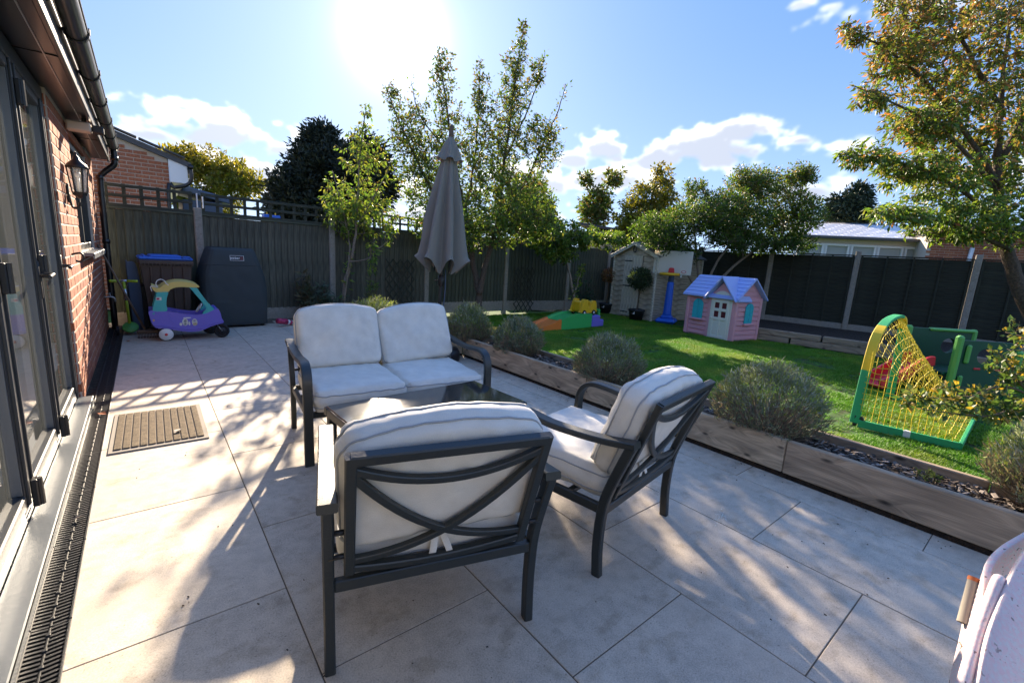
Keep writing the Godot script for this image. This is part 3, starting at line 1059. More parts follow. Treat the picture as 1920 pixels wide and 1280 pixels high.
func clip(a: Vector2, b: Vector2, w: float, h: float) -> Array:
	var r := Geometry2D.intersect_polyline_with_polygon(PackedVector2Array([a, b]), PackedVector2Array([Vector2(0, 0), Vector2(w, 0), Vector2(w, h), Vector2(0, h)]))
	return [] if r.is_empty() else [r[0][0], r[0][r[0].size() - 1]]

# ------------------------------------------------------------------ buildings beyond the fences
func build_neighbours() -> void:
	# gable of the brick house beyond the back fence
	var h := thing("neighbour_house", "neighbouring red brick gable with white boxed eaves beyond the back fence", "house", Vector3(-3, -0.3, -12.2))
	var s := st()
	var gable := PackedVector2Array([Vector2(-3.2, 0), Vector2(3.52, 0), Vector2(3.52, 3.1), Vector2(0.0, 4.35), Vector2(-3.2, 3.2)])
	prism(s, gable, -7.0, 0.0)
	part("wall", s, M.mortar, h)
	var s2 := [st(), st(), st()]
	for row in 56:
		var y := 0.03 + row * 0.075
		for k in 32:
			var xa := -3.2 + k * 0.225 - (0.1125 if row % 2 else 0.0)
			var xb := minf(xa + 0.212, 3.53)
			if xb - xa < 0.03 or xa < 1.0: continue
			if y + 0.06 > 4.33 - xb * 0.355: continue
			box(s2[rng.randi_range(0, 2)], Vector3((xa + xb) / 2, y + 0.03, 0.004), Vector3(xb - xa, 0.058, 0.016))
	for i in 3: part("brickwork", s2[i], M["brick%d" % (i * 2)], h).set_meta("kind", "stuff")
	s = st()
	prism(s, PackedVector2Array([Vector2(-0.1, 4.34), Vector2(3.9, 2.96), Vector2(3.92, 3.06), Vector2(-0.1, 4.46)]), -7.2, 0.1)
	for k in 9: cbox(s, Vector3(0.6 + k * 0.38, 4.25 - k * 0.131, 0.06), Vector3(0.37, 0.03, 0.2), 0.006, Basis(Vector3(0, 0, 1), -0.335))
	part("roof", s, M.felt, h)
	s = st()
	cbox(s, Vector3(3.69, 2.86, -0.02), Vector3(0.32, 0.46, 0.2), 0.01)
	cbox(s, Vector3(3.70, 2.86, -3.6), Vector3(0.3, 0.44, 6.9), 0.01)
	part("boxed_eaves", s, M.white_upvc, h)
	s = st(true)
	tube(s, [Vector3(3.9, 2.98, 0.15), Vector3(3.9, 2.98, -7.0)], 0.055, 8)
	tube(s, smoothed([Vector3(3.9, 2.95, 0.1), Vector3(3.9, 2.72, 0.1), Vector3(3.8, 2.6, 0.08), Vector3(3.6, 2.53, 0.06), Vector3(3.5, 2.44, 0.06), Vector3(3.5, 0.3, 0.06)], 4), 0.036, 8)
	part("drainpipe", s, M.black_upvc, h)
	s = st()
	cbox(s, Vector3(3.62, 2.05, 0.05), Vector3(0.12, 0.11, 0.06), 0.01)
	part("meter_box", s, M.white_upvc, h)
	s = st()
	cbox(s, Vector3(4.3, 2.55, -2.0), Vector3(1.0, 0.14, 1.6), 0.02, Basis(Vector3(0, 0, 1), -0.2))
	cbox(s, Vector3(4.2, 1.2, -2.0), Vector3(0.8, 2.4, 1.5), 0.01)
	part("side_porch", s, M.dull_blue, h)
	# low sheds beyond the fence
	for q in [[at(1010, 440, 14.0), 0.35, "pale sheet roof of a low shed behind the fence near the centre tree", M.concrete, 1.9], [at(1140, 430, 16.0), 0.1, "dark felt roof of a low shed beyond the fence above the small tree", M.felt, 2.4]]:
		var g := thing("neighbour_shed", q[2], "shed", Vector3(q[0].x, -0.3, q[0].z), 0.6)
		var top: float = q[0].y + 0.3
		s = st()
		box(s, Vector3(0, top / 2 - 0.08, 0), Vector3(q[4] - 0.2, top - 0.16, 1.6))
		part("wall", s, M.shed_board, g)
		s = st()
		for k in 8: cbox(s, Vector3(-q[4] / 2 + (k + 0.5) * q[4] / 8, top, 0), Vector3(q[4] / 8 - 0.012, 0.03, 1.9), 0.008, Basis(Vector3(1, 0, 0), 0.12))
		cbox(s, Vector3(0, top - 0.045, 0), Vector3(q[4], 0.05, 1.88), 0.008, Basis(Vector3(1, 0, 0), 0.12))
		part("roof", s, q[3], g)
	# sunroom and brick wall beyond the side fence
	var a := at(1500, 452, 16.0)
	var b := at(1748, 470, 15.0)
	var t := Transform3D(run([a.x, a.z], [b.x, b.z]).basis, Vector3(a.x, 0.1, a.z))
	var l := Vector2(b.x - a.x, b.z - a.z).length()
	var c := thing("sunroom", "cream sunroom with grey slate roof and white windows beyond the side fence", "building", t.origin, t.basis.get_euler().y)
	s = st()
	box(s, Vector3(l / 2, 0.75, -1.5), Vector3(l, 1.5, 3.0))
	box(s, Vector3(l / 2, 2.36, -1.5), Vector3(l, 0.28, 3.0))
	part("wall", s, M.cream_render, c)
	var nw := 5
	for k in nw:
		s = st()
		var w := l / nw
		for e in [0.03, 0.97]: cbox(s, Vector3((k + e) * w, 1.86, 0.0), Vector3(0.12, 0.74, 0.1), 0.01)
		for y in [1.54, 2.19]: cbox(s, Vector3((k + 0.5) * w, y, 0.001), Vector3(w, 0.08, 0.1), 0.01)
		var wi := part("window", s, M.white_upvc, c)
		s = st()
		box(s, Vector3((k + 0.5) * w, 1.86, -0.03), Vector3(w * 0.92, 0.64, 0.01))
		part("pane", s, M.blind, wi)
	var rf := part("roof", (func() -> SurfaceTool:
		var r := st()
		prism(r, PackedVector2Array([Vector2(0.25, 2.44), Vector2(-3.2, 3.25), Vector2(-3.2, 3.1), Vector2(0.25, 2.38)]), 0, l + 0.3, Transform3D(Basis(Vector3(0, 0, 1), Vector3.UP, Vector3(1, 0, 0)), Vector3(-0.1, 0, 0)))
		return r).call(), M.felt, c)
	var tm := st()
	cbox(tm, Vector3.ZERO, Vector3(0.39, 0.02, 0.33), 0.006)
	var tile := done(tm)
	for row in 10:
		for k in int(l / 0.4) + 1:
			var x := -0.05 + (k + 0.5 * (row % 2)) * 0.4 + 0.15
			if x > l + 0.1: continue
			part("roof_tile", tile, M.roof_slate, rf, Transform3D(Basis(Vector3(1, 0, 0), 0.23 - 0.03), Vector3(x, 2.47 + row * 0.0728, 0.12 - row * 0.31)))
	s = st()
	cbox(s, Vector3(l / 2, 2.42, 0.3), Vector3(l + 0.2, 0.1, 0.1), 0.02)
	part("gutter", s, M.felt, c)
	var e0 := at(1735, 480, 14.2)
	var e1 := at(2060, 480, 12.6)
	t = Transform3D(run([e0.x, e0.z], [e1.x, e1.z]).basis, Vector3(e0.x, -0.3, e0.z))
	l = Vector2(e1.x - e0.x, e1.z - e0.z).length()
	var w2 := thing("brick_building", "red brick wall with white waste pipes behind the cherry tree", "building", t.origin, t.basis.get_euler().y)
	s = st()
	box(s, Vector3(l / 2, 1.5, -1.5), Vector3(l, 3.0, 3.0))
	part("wall", s, M.mortar, w2)
	var bs := [st(), st(), st()]
	for row in 40:
		for k in int(l / 0.225):
			box(bs[rng.randi_range(0, 2)], Vector3(0.11 + k * 0.225 + (0.1 if row % 2 else 0.0), 0.04 + row * 0.075, 0.004), Vector3(0.213, 0.064, 0.016))
	for i in 3: part("brickwork", bs[i], M["brick%d" % (i + 1)], w2).set_meta("kind", "stuff")
	s = st()
	box(s, Vector3(l / 2, 3.1, -1.4), Vector3(l + 0.3, 0.14, 3.5))
	part("roof", s, M.felt, w2)
	s = st(true)
	tube(s, [Vector3(0.95, 0.3, 0.07), Vector3(1.05, 2.6, 0.07)], 0.055, 10)
	tube(s, smoothed([Vector3(-0.1, 2.02, 0.1), Vector3(0.05, 2.0, 0.1), Vector3(0.5, 1.82, 0.1), Vector3(0.93, 1.75, 0.08)], 4), 0.05, 10)
	part("waste_pipe", s, M.white_upvc, w2)
	# things glimpsed through the trellis
	for k in 2:
		var p := at(500 + k * 16, 402 + k * 2, 12.5)
		var g := thing("blue_box", ["left of two blue boxes glimpsed through the trellis beyond the fence", "right of two blue boxes glimpsed through the trellis beyond the fence"][k], "box", Vector3(p.x, 0.0, p.z), 0.2, "blue boxes beyond the trellis")
		s = st()
		cbox(s, Vector3(0, p.y - 0.06, 0), Vector3(0.2, 0.12, 0.2), 0.02)
		cbox(s, Vector3(0, (p.y - 0.12) / 2 - 0.15, 0), Vector3(0.05, p.y - 0.12 + 0.3, 0.05), 0.005)
		part("box", s, M.lid_blue, g)
		s = st()
		cbox(s, Vector3(0, p.y + 0.035, 0), Vector3(0.03, 0.07, 0.03), 0.008)
		part("knob", s, M.toy_yellow, g)

# ------------------------------------------------------------------ sleeper bed between patio and lawn
func build_bed() -> void:
	var b := thing("raised_bed", "long raised bed of weathered timber boards between patio and lawn", "planter", Vector3(2.96, 0, -0.5))
	var al := Basis(Vector3.UP, PI / 2)
	var o := -b.position
	var put := func(p0: Vector3, p1: Vector3, h: float, t: float, m: Material) -> void:
		var l := p0.distance_to(p1) - 0.004
		var s := st()
		cbox(s, Vector3.ZERO, Vector3(l, h, t), 0.006)
		var turn := atan2(-(p1.z - p0.z), p1.x - p0.x)
		part("board", s, m, b, Transform3D(Basis(Vector3.UP, turn) * Basis(Vector3(1, 0, 0), rng.randf_range(-0.012, 0.012)), o + (p0 + p1) / 2 + Vector3(0, rng.randf_range(-0.002, 0.002), 0)))
	# front face
	for q in [[2.1, 0.45, M.sleeper], [0.45, -0.93, M.sleeper1], [-0.93, -2.55, M.sleeper2], [-2.55, -4.56, M.sleeper]]:
		put.call(Vector3(2.982, 0.138, q[0]), Vector3(2.982, 0.138, q[1]), 0.208, 0.044, q[2])
	for q in [[2.1, -0.1], [-0.1, -2.1], [-2.1, -4.1], [-4.1, -5.1]]:
		put.call(Vector3(3.49, 0.095, q[0]), Vector3(3.49, 0.095, q[1]), 0.205, 0.042, M.sleeper_grey)
	put.call(Vector3(1.5, 0.138, -4.582), Vector3(2.96, 0.138, -4.582), 0.208, 0.044, M.sleeper)
	put.call(Vector3(1.5, 0.138, -5.3), Vector3(3.4, 0.138, -5.3), 0.208, 0.044, M.sleeper_grey)
	put.call(Vector3(1.48, 0.138, -5.3), Vector3(1.48, 0.138, -4.58), 0.208, 0.044, M.sleeper_grey)
	var s := st()
	box(s, o + Vector3(2.99, 0.015, -1.2), Vector3(0.03, 0.04, 6.7))
	part("base_rail", s, M.soil, b)
	s = st()
	for k in 7: cbox(s, o + Vector3(3.02, 0.12, 1.6 - k * 0.95), Vector3(0.04, 0.2, 0.06), 0.004)
	part("peg", s, M.sleeper_grey, b)
	# stains on the front boards
	s = st()
	box(s, Vector3(3.235, 0.06, -1.3), Vector3(0.466, 0.16, 6.6))
	box(s, Vector3(2.25, 0.06, -4.95), Vector3(1.5, 0.16, 0.66))
	setting("bed_soil", s, M.soil)
	var r := RandomNumberGenerator.new()
	r.seed = 9
	var chip := st()
	cbox(chip, Vector3.ZERO, Vector3(0.045, 0.005, 0.014), 0.002)
	var xf := []
	var cols := []
	for k in 5200:
		var p := Vector3(r.randf_range(3.015, 3.462), 0.142 + r.randf() * r.randf() * 0.028, r.randf_range(-4.5, 1.8))
		var sc := r.randf_range(0.5, 1.3)
		xf.append(Transform3D(Basis.from_euler(Vector3(r.randf_range(-0.5, 0.5), r.randf() * TAU, r.randf_range(-0.5, 0.5))).scaled_local(Vector3(sc, 1, r.randf_range(0.6, 1.6))), p))
	for k in 97:
		var v := r.randf_range(0.4, 1.35)
		cols.append(Color(0.11 * v, 0.08 * v, 0.06 * v) if r.randf() < 0.75 else Color(0.25 * v, 0.21 * v, 0.18 * v))
	tag(many("bark_mulch", done(chip), M.chip, xf, cols, self), "dark bark chippings covering the soil of the raised bed", "mulch")
	# low retaining sleepers by the side fence
	var e := thing("border_edging", "low double row of old sleepers edging the border below the side fence", "edging", Vector3(9.8, LAWN, -2.8))
	for k in 4:
		for row in 2:
			s = st()
			var za := -5.2 + k * 1.9 + 0.5 * row
			cbox(s, Vector3.ZERO, Vector3(1.895, 0.118, 0.1), 0.012)
			var x := 9.56 + (za + 0.95 + 4.0) * 0.165
			part("sleeper", s, M.sleeper_grey, e, Transform3D(Basis(Vector3.UP, -PI / 2 + 0.164) * Basis(Vector3(1, 0, 0), rng.randf_range(-0.02, 0.02)), Vector3(x - 9.8, 0.06 + row * 0.12, za + 0.95 + 2.8)))
	s = st()
	for k in 9:
		var za := -5.25 + k * 0.9
		var x0 := 9.62 + (za + 4.0) * 0.165
		var x1 := 9.62 + (za + 0.9 + 4.0) * 0.165
		quad(s, Vector3(x0, 0.06, za), Vector3(x0 + 2.9, 0.04, za), Vector3(x1 + 2.9, 0.04, za + 0.9), Vector3(x1, 0.06, za + 0.9))
	setting("border_soil", s, M.soil)

# ------------------------------------------------------------------ trees
var leaf_mesh := {}

func leaf_shape(w: float, fold := 0.07) -> ArrayMesh:
	var key := "%.3f/%.3f" % [w, fold]
	if leaf_mesh.has(key): return leaf_mesh[key]
	var s := st()
	var o := Vector3.ZERO
	var a := Vector3(-w, 0.4, fold)
	var b := Vector3(w, 0.4, fold)
	var c := Vector3(0, 0.45, 0)
	var d := Vector3(0, 1, -fold * 1.3)
	tri(s, o, c, a); tri(s, o, b, c); tri(s, a, c, d); tri(s, c, b, d)
	leaf_mesh[key] = done(s)
	return leaf_mesh[key]

func tree(called: String, label: String, limbs: Array, blobs: Array, o: Dictionary, category := "tree", group := "") -> Node3D:
	# limbs: [points, radius at foot, radius at tip]; blobs: [centre, radii, number of twig ends]
	var r := RandomNumberGenerator.new()
	r.seed = hash(called + label)
	var foot: Vector3 = limbs[0][0][0]
	var root := thing(called, label, category, foot, 0.0, group)
	var P := PackedVector3Array()
	var par := PackedInt32Array()
	var rad := PackedFloat32Array()
	var full := PackedFloat32Array()
	var seg: float = o.get("seg", 0.14)
	var bark := st(true)
	for li in limbs.size():
		var line := smoothed(limbs[li][0], 6)
		var prev := -1
		if li > 0:
			var bd := 1e9
			for i in P.size():
				var d := P[i].distance_squared_to(line[0])
				if d < bd: bd = d; prev = i
		var rr := []
		for i in line.size():
			if i > 0 and i < line.size() - 1: line[i] += Vector3(r.randf_range(-1, 1), 0, r.randf_range(-1, 1)) * 0.012
			var q: float = lerpf(limbs[li][1], limbs[li][2], float(i) / (line.size() - 1))
			rr.append(q)
			P.append(line[i]); par.append(prev); rad.append(q); full.append(1.0)
			prev = P.size() - 1
		var rel := []
		for p in line: rel.append(p - foot)
		tube(bark, rel, rr, 9 if limbs[li][1] > 0.04 else 6)
	var n_limb := P.size()
	var ends := []
	for b in blobs:
		for k in int(b[2] * o.get("many", 1.9)):
			var d := Vector3(r.randfn(), r.randfn(), r.randfn()).normalized() * pow(r.randf(), o.get("shell", 0.45))
			var e: Vector3 = b[0] + d * b[1]
			var best := 1e9
			for i in range(0, n_limb, 2): best = minf(best, P[i].distance_squared_to(e))
			ends.append([best, e])
	ends.sort_custom(func(x, y): return x[0] < y[0])
	for q in ends:
		var e: Vector3 = q[1]
		var best := 1e9
		var bi := 0
		for i in P.size():
			var d := P[i] - e
			var v := d.length_squared() * (1.0 + 0.5 * signf(d.y))   # twigs grow up rather than down
			if v < best: best = v; bi = i
		var from := P[bi]
		var l := from.distance_to(e)
		var n := maxi(1, int(ceil(l / seg)))
		var bow := Vector3(r.randfn(), r.randfn() + o.get("lift", 0.0), r.randfn()) * l * 0.12
		var prev := bi
		var lushness := clampf(1.0 + 0.55 * r.randfn(), 0.25, 2.2)
		for k in range(1, n + 1):
			var t := float(k) / n
			P.append(from.lerp(e, t) + bow * sin(PI * t)); par.append(prev); rad.append(0.0); full.append(lushness)
			prev = P.size() - 1
	var w := PackedFloat32Array()
	w.resize(P.size())
	for i in range(P.size() - 1, -1, -1):
		if w[i] == 0.0: w[i] = 1.0
		if par[i] >= 0: w[par[i]] += w[i]
	var tw: float = o.get("twig", 0.0035)
	for i in range(n_limb, P.size()):
		var a := P[par[i]] - foot
		var b := P[i] - foot
		var ra := minf(tw * sqrt(w[par[i]]) * 0.8 if par[i] >= n_limb else tw * sqrt(w[i]), 0.05)
		var rb := minf(tw * sqrt(w[i]) * 0.8, 0.05)
		tube(bark, [a, b], [ra, rb], 4 if rb < 0.008 else 6, false)
	part("trunk", bark, o.get("bark", M.bark), root)
	# leaves
	var xf := []
	var cols := []
	var per: float = o.get("per", 5.0) * o.get("lush", 3.4)
	var size: float = o.get("size", 0.07)
	var droop: float = o.get("droop", 0.3)
	var spread: float = o.get("spread", 0.05) * 1.4
	var low: Array = o.low
	var high: Array = o.get("high", low)
	var y0: float = o.get("y0", 0.0)
	var y1: float = o.get("y1", 1.0)
	var wmax: float = o.get("wmax", 14.0)
	for i in range(1, P.size()):
		if (i < n_limb and (rad[i] > 0.02 or par[i] < 0)) or (i >= n_limb and w[i] > wmax): continue
		var dir := (P[i] - P[par[i]]).normalized()
		var here := per * full[i]
		var k_n := int(here) + (1 if r.randf() < here - int(here) else 0)
		for k in k_n:
			var rnd := Vector3(r.randfn(), r.randfn(), r.randfn()).normalized()
			var d := (dir * 0.7 + rnd * 0.9 + Vector3.DOWN * droop).normalized()
			var p := P[par[i]].lerp(P[i], r.randf()) + rnd * spread * r.randf() - foot
			var sz := size * r.randf_range(0.5, 1.3)
			xf.append(Transform3D(basis_along(d, r.randf() * TAU).scaled_local(Vector3(sz, sz, sz)), p))
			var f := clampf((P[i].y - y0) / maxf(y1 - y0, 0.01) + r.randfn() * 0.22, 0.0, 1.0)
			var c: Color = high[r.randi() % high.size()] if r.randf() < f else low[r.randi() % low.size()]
			var v := r.randf_range(0.7, 1.3)
			cols.append(Color(c.r * v, c.g * v, c.b * v))
	many("crown", leaf_shape(o.get("width", 0.26), o.get("fold", 0.07)), o.get("leaf", M.leaf), xf, cols, root)
	return root

func pts(a: Array, depth: float, to := -1.0) -> Array:
	# photograph points along a limb, from one depth to another
	var out := []
	for i in a.size():
		out.append(at(a[i][0], a[i][1], depth if to < 0 else lerpf(depth, to, float(i) / (a.size() - 1))))
	return out

func grounded(a: Array, y := LAWN) -> Array:
	var f: Vector3 = a[0]
	a.push_front(Vector3(f.x, y, f.z))
	return a

func build_trees() -> void:
	var green := [Color(0.085, 0.16, 0.022), Color(0.12, 0.20, 0.028), Color(0.07, 0.125, 0.02)]
	var fresh := [Color(0.19, 0.28, 0.04), Color(0.19, 0.27, 0.04), Color(0.11, 0.20, 0.035), Color(0.26, 0.28, 0.05)]
	var olive := [Color(0.16, 0.17, 0.03), Color(0.21, 0.20, 0.045), Color(0.13, 0.14, 0.03), Color(0.20, 0.13, 0.05)]
	var rust := [Color(0.40, 0.17, 0.06), Color(0.46, 0.25, 0.09), Color(0.30, 0.19, 0.045), Color(0.26, 0.22, 0.045), Color(0.52, 0.20, 0.07), Color(0.36, 0.27, 0.06)]
	# young tree left of the parasol
	tree("young_tree", "slender young tree with hanging lime-green leaves left of the closed parasol", [
		[grounded(pts([[636, 622], [645, 545], [660, 480], [667, 430], [672, 330], [684, 215]], 7.9)), 0.05, 0.008],
		[pts([[640, 600], [650, 520], [655, 460], [640, 380], [622, 320]], 7.85), 0.022, 0.005],
		[pts([[668, 425], [700, 370], [722, 330], [735, 300]], 7.9, 7.7), 0.015, 0.004]],
		[[at(668, 385, 7.9), Vector3(0.64, 0.62, 0.5), 110], [at(680, 290, 7.9), Vector3(0.48, 0.5, 0.4), 60], [at(640, 400, 7.8), Vector3(0.36, 0.42, 0.3), 34], [at(700, 475, 7.7), Vector3(0.13, 0.42, 0.13), 14], [at(728, 410, 7.8), Vector3(0.22, 0.42, 0.22), 26], [at(690, 215, 7.9), Vector3(0.10, 0.32, 0.1), 8]],
		{"low": fresh, "high": fresh + olive, "y0": 2.0, "y1": 4.2, "size": 0.078, "per": 3.0, "lush": 1.7, "droop": 1.0, "width": 0.24, "bark": M.pale_bark, "wmax": 9.0})
	# the tall tree in the middle
	tree("plum_tree", "tall airy tree with upright shoots behind the closed parasol", [
		[grounded(pts([[896, 590], [897, 548], [886, 490], [872, 400], [852, 300], [836, 190], [822, 92]], 8.5, 8.9)), 0.085, 0.006],
		[pts([[898, 552], [912, 490], [930, 430], [946, 300], [962, 180], [982, 46]], 8.5, 8.9), 0.06, 0.006],
		[pts([[930, 430], [985, 340], [1035, 235], [1062, 160]], 8.6, 8.5), 0.03, 0.005],
		[pts([[884, 480], [824, 385], [765, 265], [722, 160]], 8.5, 8.8), 0.035, 0.005],
		[pts([[926, 440], [1000, 400], [1050, 430]], 8.5, 8.2), 0.025, 0.005],
		[pts([[872, 400], [892, 280], [902, 110]], 8.7, 9.1), 0.03, 0.005],
		[pts([[946, 300], [1000, 180], [1022, 95]], 8.8, 9.0), 0.018, 0.004],
		[pts([[852, 300], [790, 220], [770, 150]], 8.8, 8.9), 0.02, 0.004]],
		[[at(880, 420, 8.6), Vector3(1.3, 0.5, 1.1), 230], [at(800, 330, 8.7), Vector3(0.6, 0.7, 0.5), 60], [at(900, 320, 8.7), Vector3(0.9, 0.7, 0.8), 90], [at(965, 385, 8.6), Vector3(0.9, 0.7, 0.9), 170], [at(1010, 420, 8.3), Vector3(0.55, 0.35, 0.5), 40], [at(940, 255, 8.8), Vector3(0.7, 0.8, 0.6), 85], [at(968, 150, 8.9), Vector3(0.3, 0.75, 0.3), 48], [at(830, 260, 8.8), Vector3(0.75, 0.8, 0.6), 80], [at(830, 150, 8.9), Vector3(0.28, 0.6, 0.28), 28], [at(765, 250, 8.8), Vector3(0.45, 0.65, 0.36), 46], [at(735, 180, 8.8), Vector3(0.2, 0.25, 0.2), 10], [at(1020, 270, 8.5), Vector3(0.42, 0.6, 0.36), 50], [at(900, 170, 9.0), Vector3(0.2, 0.6, 0.2), 26], [at(1008, 130, 8.9), Vector3(0.16, 0.35, 0.16), 14], [at(980, 60, 8.9), Vector3(0.07, 0.3, 0.07), 8], [at(780, 340, 8.7), Vector3(0.5, 0.5, 0.4), 34]],
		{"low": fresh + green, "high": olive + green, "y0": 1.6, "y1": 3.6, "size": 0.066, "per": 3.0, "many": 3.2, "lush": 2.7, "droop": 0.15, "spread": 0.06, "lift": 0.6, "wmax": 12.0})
	tree("small_tree", "small tree with a flat green crown against the fence behind the play ramp", [
		[grounded(pts([[1073, 592], [1076, 560], [1066, 505], [1062, 470], [1080, 430]], 10.4)), 0.045, 0.012],
		[pts([[1075, 560], [1086, 520], [1092, 500]], 10.4), 0.02, 0.01],
		[pts([[1063, 470], [1020, 440], [990, 430]], 10.4), 0.02, 0.006],
		[pts([[1070, 450], [1120, 440], [1165, 440]], 10.4), 0.02, 0.006]],
		[[at(1065, 440, 10.4), Vector3(1.0, 0.32, 0.5), 100], [at(1020, 450, 10.3), Vector3(0.5, 0.28, 0.4), 40], [at(1130, 448, 10.3), Vector3(0.75, 0.2, 0.5), 64], [at(1050, 475, 10.3), Vector3(0.6, 0.2, 0.3), 30]],
		{"low": fresh + green, "size": 0.085, "per": 3.6, "droop": 0.4, "bark": M.pale_bark})
	# the spreading tree behind the playhouse
	tree("spreading_tree", "dense dark green spreading tree with pale stems behind the pink playhouse", [
		[grounded(pts([[1318, 585], [1312, 540], [1306, 470], [1300, 400]], 10.9)), 0.05, 0.012],
		[pts([[1318, 560], [1340, 500], [1372, 452], [1400, 400]], 10.9, 10.5), 0.04, 0.012],
		[pts([[1320, 560], [1375, 500], [1440, 450], [1500, 390]], 10.9, 10.6), 0.04, 0.01],
		[pts([[1316, 560], [1280, 500], [1240, 440]], 10.9, 10.6), 0.03, 0.01],
		[pts([[1400, 400], [1400, 350], [1385, 312]], 10.5), 0.015, 0.005],
		[pts([[1495, 395], [1505, 350], [1502, 315]], 10.6), 0.014, 0.005]],
		[[at(1360, 405, 10.7), Vector3(1.55, 0.62, 1.1), 340], [at(1440, 350, 10.6), Vector3(0.9, 0.4, 0.6), 70], [at(1490, 400, 10.6), Vector3(0.75, 0.55, 0.7), 130], [at(1240, 430, 10.6), Vector3(0.9, 0.4, 0.6), 130], [at(1405, 340, 10.6), Vector3(0.62, 0.34, 0.5), 70], [at(1500, 330, 10.6), Vector3(0.4, 0.3, 0.4), 44], [at(1305, 355, 10.6), Vector3(0.35, 0.22, 0.3), 22], [at(1400, 450, 10.7), Vector3(1.3, 0.3, 0.8), 110], [at(1480, 455, 10.7), Vector3(0.8, 0.25, 0.6), 60], [at(1270, 465, 10.9), Vector3(0.7, 0.3, 0.6), 50]],
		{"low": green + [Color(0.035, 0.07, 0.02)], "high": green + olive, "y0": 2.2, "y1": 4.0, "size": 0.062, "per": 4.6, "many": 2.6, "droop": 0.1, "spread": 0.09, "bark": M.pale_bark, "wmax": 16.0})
	tree("yellowing_tree", "yellow-green tree above the garden shed beyond the fence", [
		[grounded(pts([[1225, 560], [1225, 440], [1222, 380], [1232, 330]], 13.6)), 0.09, 0.02]],
		[[at(1222, 390, 13.6), Vector3(0.95, 0.8, 0.9), 130], [at(1215, 440, 13.6), Vector3(1.2, 0.5, 0.9), 80], [at(1240, 335, 13.6), Vector3(0.35, 0.4, 0.35), 24], [at(1180, 415, 13.6), Vector3(0.5, 0.4, 0.5), 40]],
		{"low": [Color(0.20, 0.20, 0.02), Color(0.26, 0.23, 0.025), Color(0.12, 0.15, 0.02)], "high": [Color(0.28, 0.22, 0.03), Color(0.14, 0.12, 0.03)], "y0": 2.6, "y1": 4.6, "size": 0.10, "per": 4.5, "spread": 0.1})
	tree("ash_tree", "dark leafy tree with outstretched top shoots beyond the fence left of the yellowing tree", [
		[grounded(pts([[1112, 560], [1115, 430], [1120, 380], [1135, 345]], 15.5)), 0.09, 0.02],
		[pts([[1120, 380], [1150, 335], [1172, 318]], 15.5), 0.03, 0.006], [pts([[1118, 390], [1100, 350], [1088, 325]], 15.5), 0.03, 0.006]],
		[[at(1118, 390, 15.5), Vector3(0.6, 0.75, 0.7), 90], [at(1150, 335, 15.5), Vector3(0.4, 0.28, 0.3), 18], [at(1100, 335, 15.5), Vector3(0.28, 0.28, 0.3), 14]],
		{"low": green + olive, "size": 0.13, "per": 3.6, "droop": 0.3, "spread": 0.1})
	tree("bushy_tree", "green bushy tree beyond the fence just right of the tall airy tree", [
		[grounded(pts([[1000, 560], [1000, 430], [1000, 360]], 12.6)), 0.09, 0.02]],
		[[at(985, 385, 12.6), Vector3(0.85, 0.85, 0.8), 150], [at(1020, 420, 12.4), Vector3(0.6, 0.5, 0.6), 70]],
		{"low": green, "high": olive + green, "y0": 2.6, "y1": 4.0, "size": 0.09, "per": 5.0, "spread": 0.1, "wmax": 20.0})
	tree("conifer", "broad black-green conifer beyond the fence behind the young tree", [
		[grounded(pts([[600, 560], [602, 420], [604, 300], [606, 240]], 15.5)), 0.2, 0.02]],
		[[at(600, 390, 15.5), Vector3(1.75, 1.4, 1.4), 240], [at(605, 320, 15.5), Vector3(1.15, 1.15, 1.1), 190], [at(600, 262, 15.5), Vector3(0.55, 0.5, 0.6), 70], [at(690, 330, 15.0), Vector3(0.9, 1.25, 0.9), 150]],
		{"low": [Color(0.014, 0.022, 0.011), Color(0.018, 0.028, 0.013), Color(0.024, 0.032, 0.014)], "size": 0.17, "per": 9.0, "width": 0.2, "droop": 0.2, "spread": 0.22, "leaf": M.leaf_dull, "shell": 0.3, "wmax": 60.0, "many": 2.0, "lush": 2.4})
	tree("golden_tree", "round golden-green tree far beyond the brick gable", [
		[grounded(pts([[402, 520], [402, 400], [398, 350], [395, 300]], 24.0), -0.3), 0.2, 0.04],
		[pts([[402, 400], [440, 370], [470, 350]], 24.0), 0.08, 0.02], [pts([[402, 400], [360, 350], [330, 300]], 24.0), 0.08, 0.02]],
		[[at(385, 310, 24.0), Vector3(2.2, 0.95, 1.8), 130], [at(435, 340, 24.0), Vector3(1.6, 0.95, 1.5), 90], [at(340, 300, 24.0), Vector3(1.1, 0.7, 1.0), 36], [at(350, 370, 24.0), Vector3(1.4, 0.8, 1.2), 60], [at(385, 380, 24.0), Vector3(1.7, 0.9, 1.2), 70]],
		{"low": [Color(0.20, 0.19, 0.02), Color(0.15, 0.17, 0.02)], "high": [Color(0.26, 0.21, 0.025), Color(0.17, 0.16, 0.02)], "y0": 3.0, "y1": 5.5, "size": 0.2, "per": 4.6, "spread": 0.2, "seg": 0.25, "wmax": 16.0})
	tree("dark_conifer", "small dark round-topped tree beyond the side fence left of the cherry", [
		[grounded(pts([[1590, 520], [1590, 400], [1597, 365]], 19.0), -0.3), 0.12, 0.03]],
		[[at(1592, 398, 19.0), Vector3(1.0, 0.75, 0.9), 110], [at(1612, 368, 19.0), Vector3(0.5, 0.45, 0.5), 36]],
		{"low": [Color(0.025, 0.04, 0.018), Color(0.03, 0.05, 0.02)], "size": 0.15, "per": 8.0, "spread": 0.2, "leaf": M.leaf_dull, "wmax": 30.0})
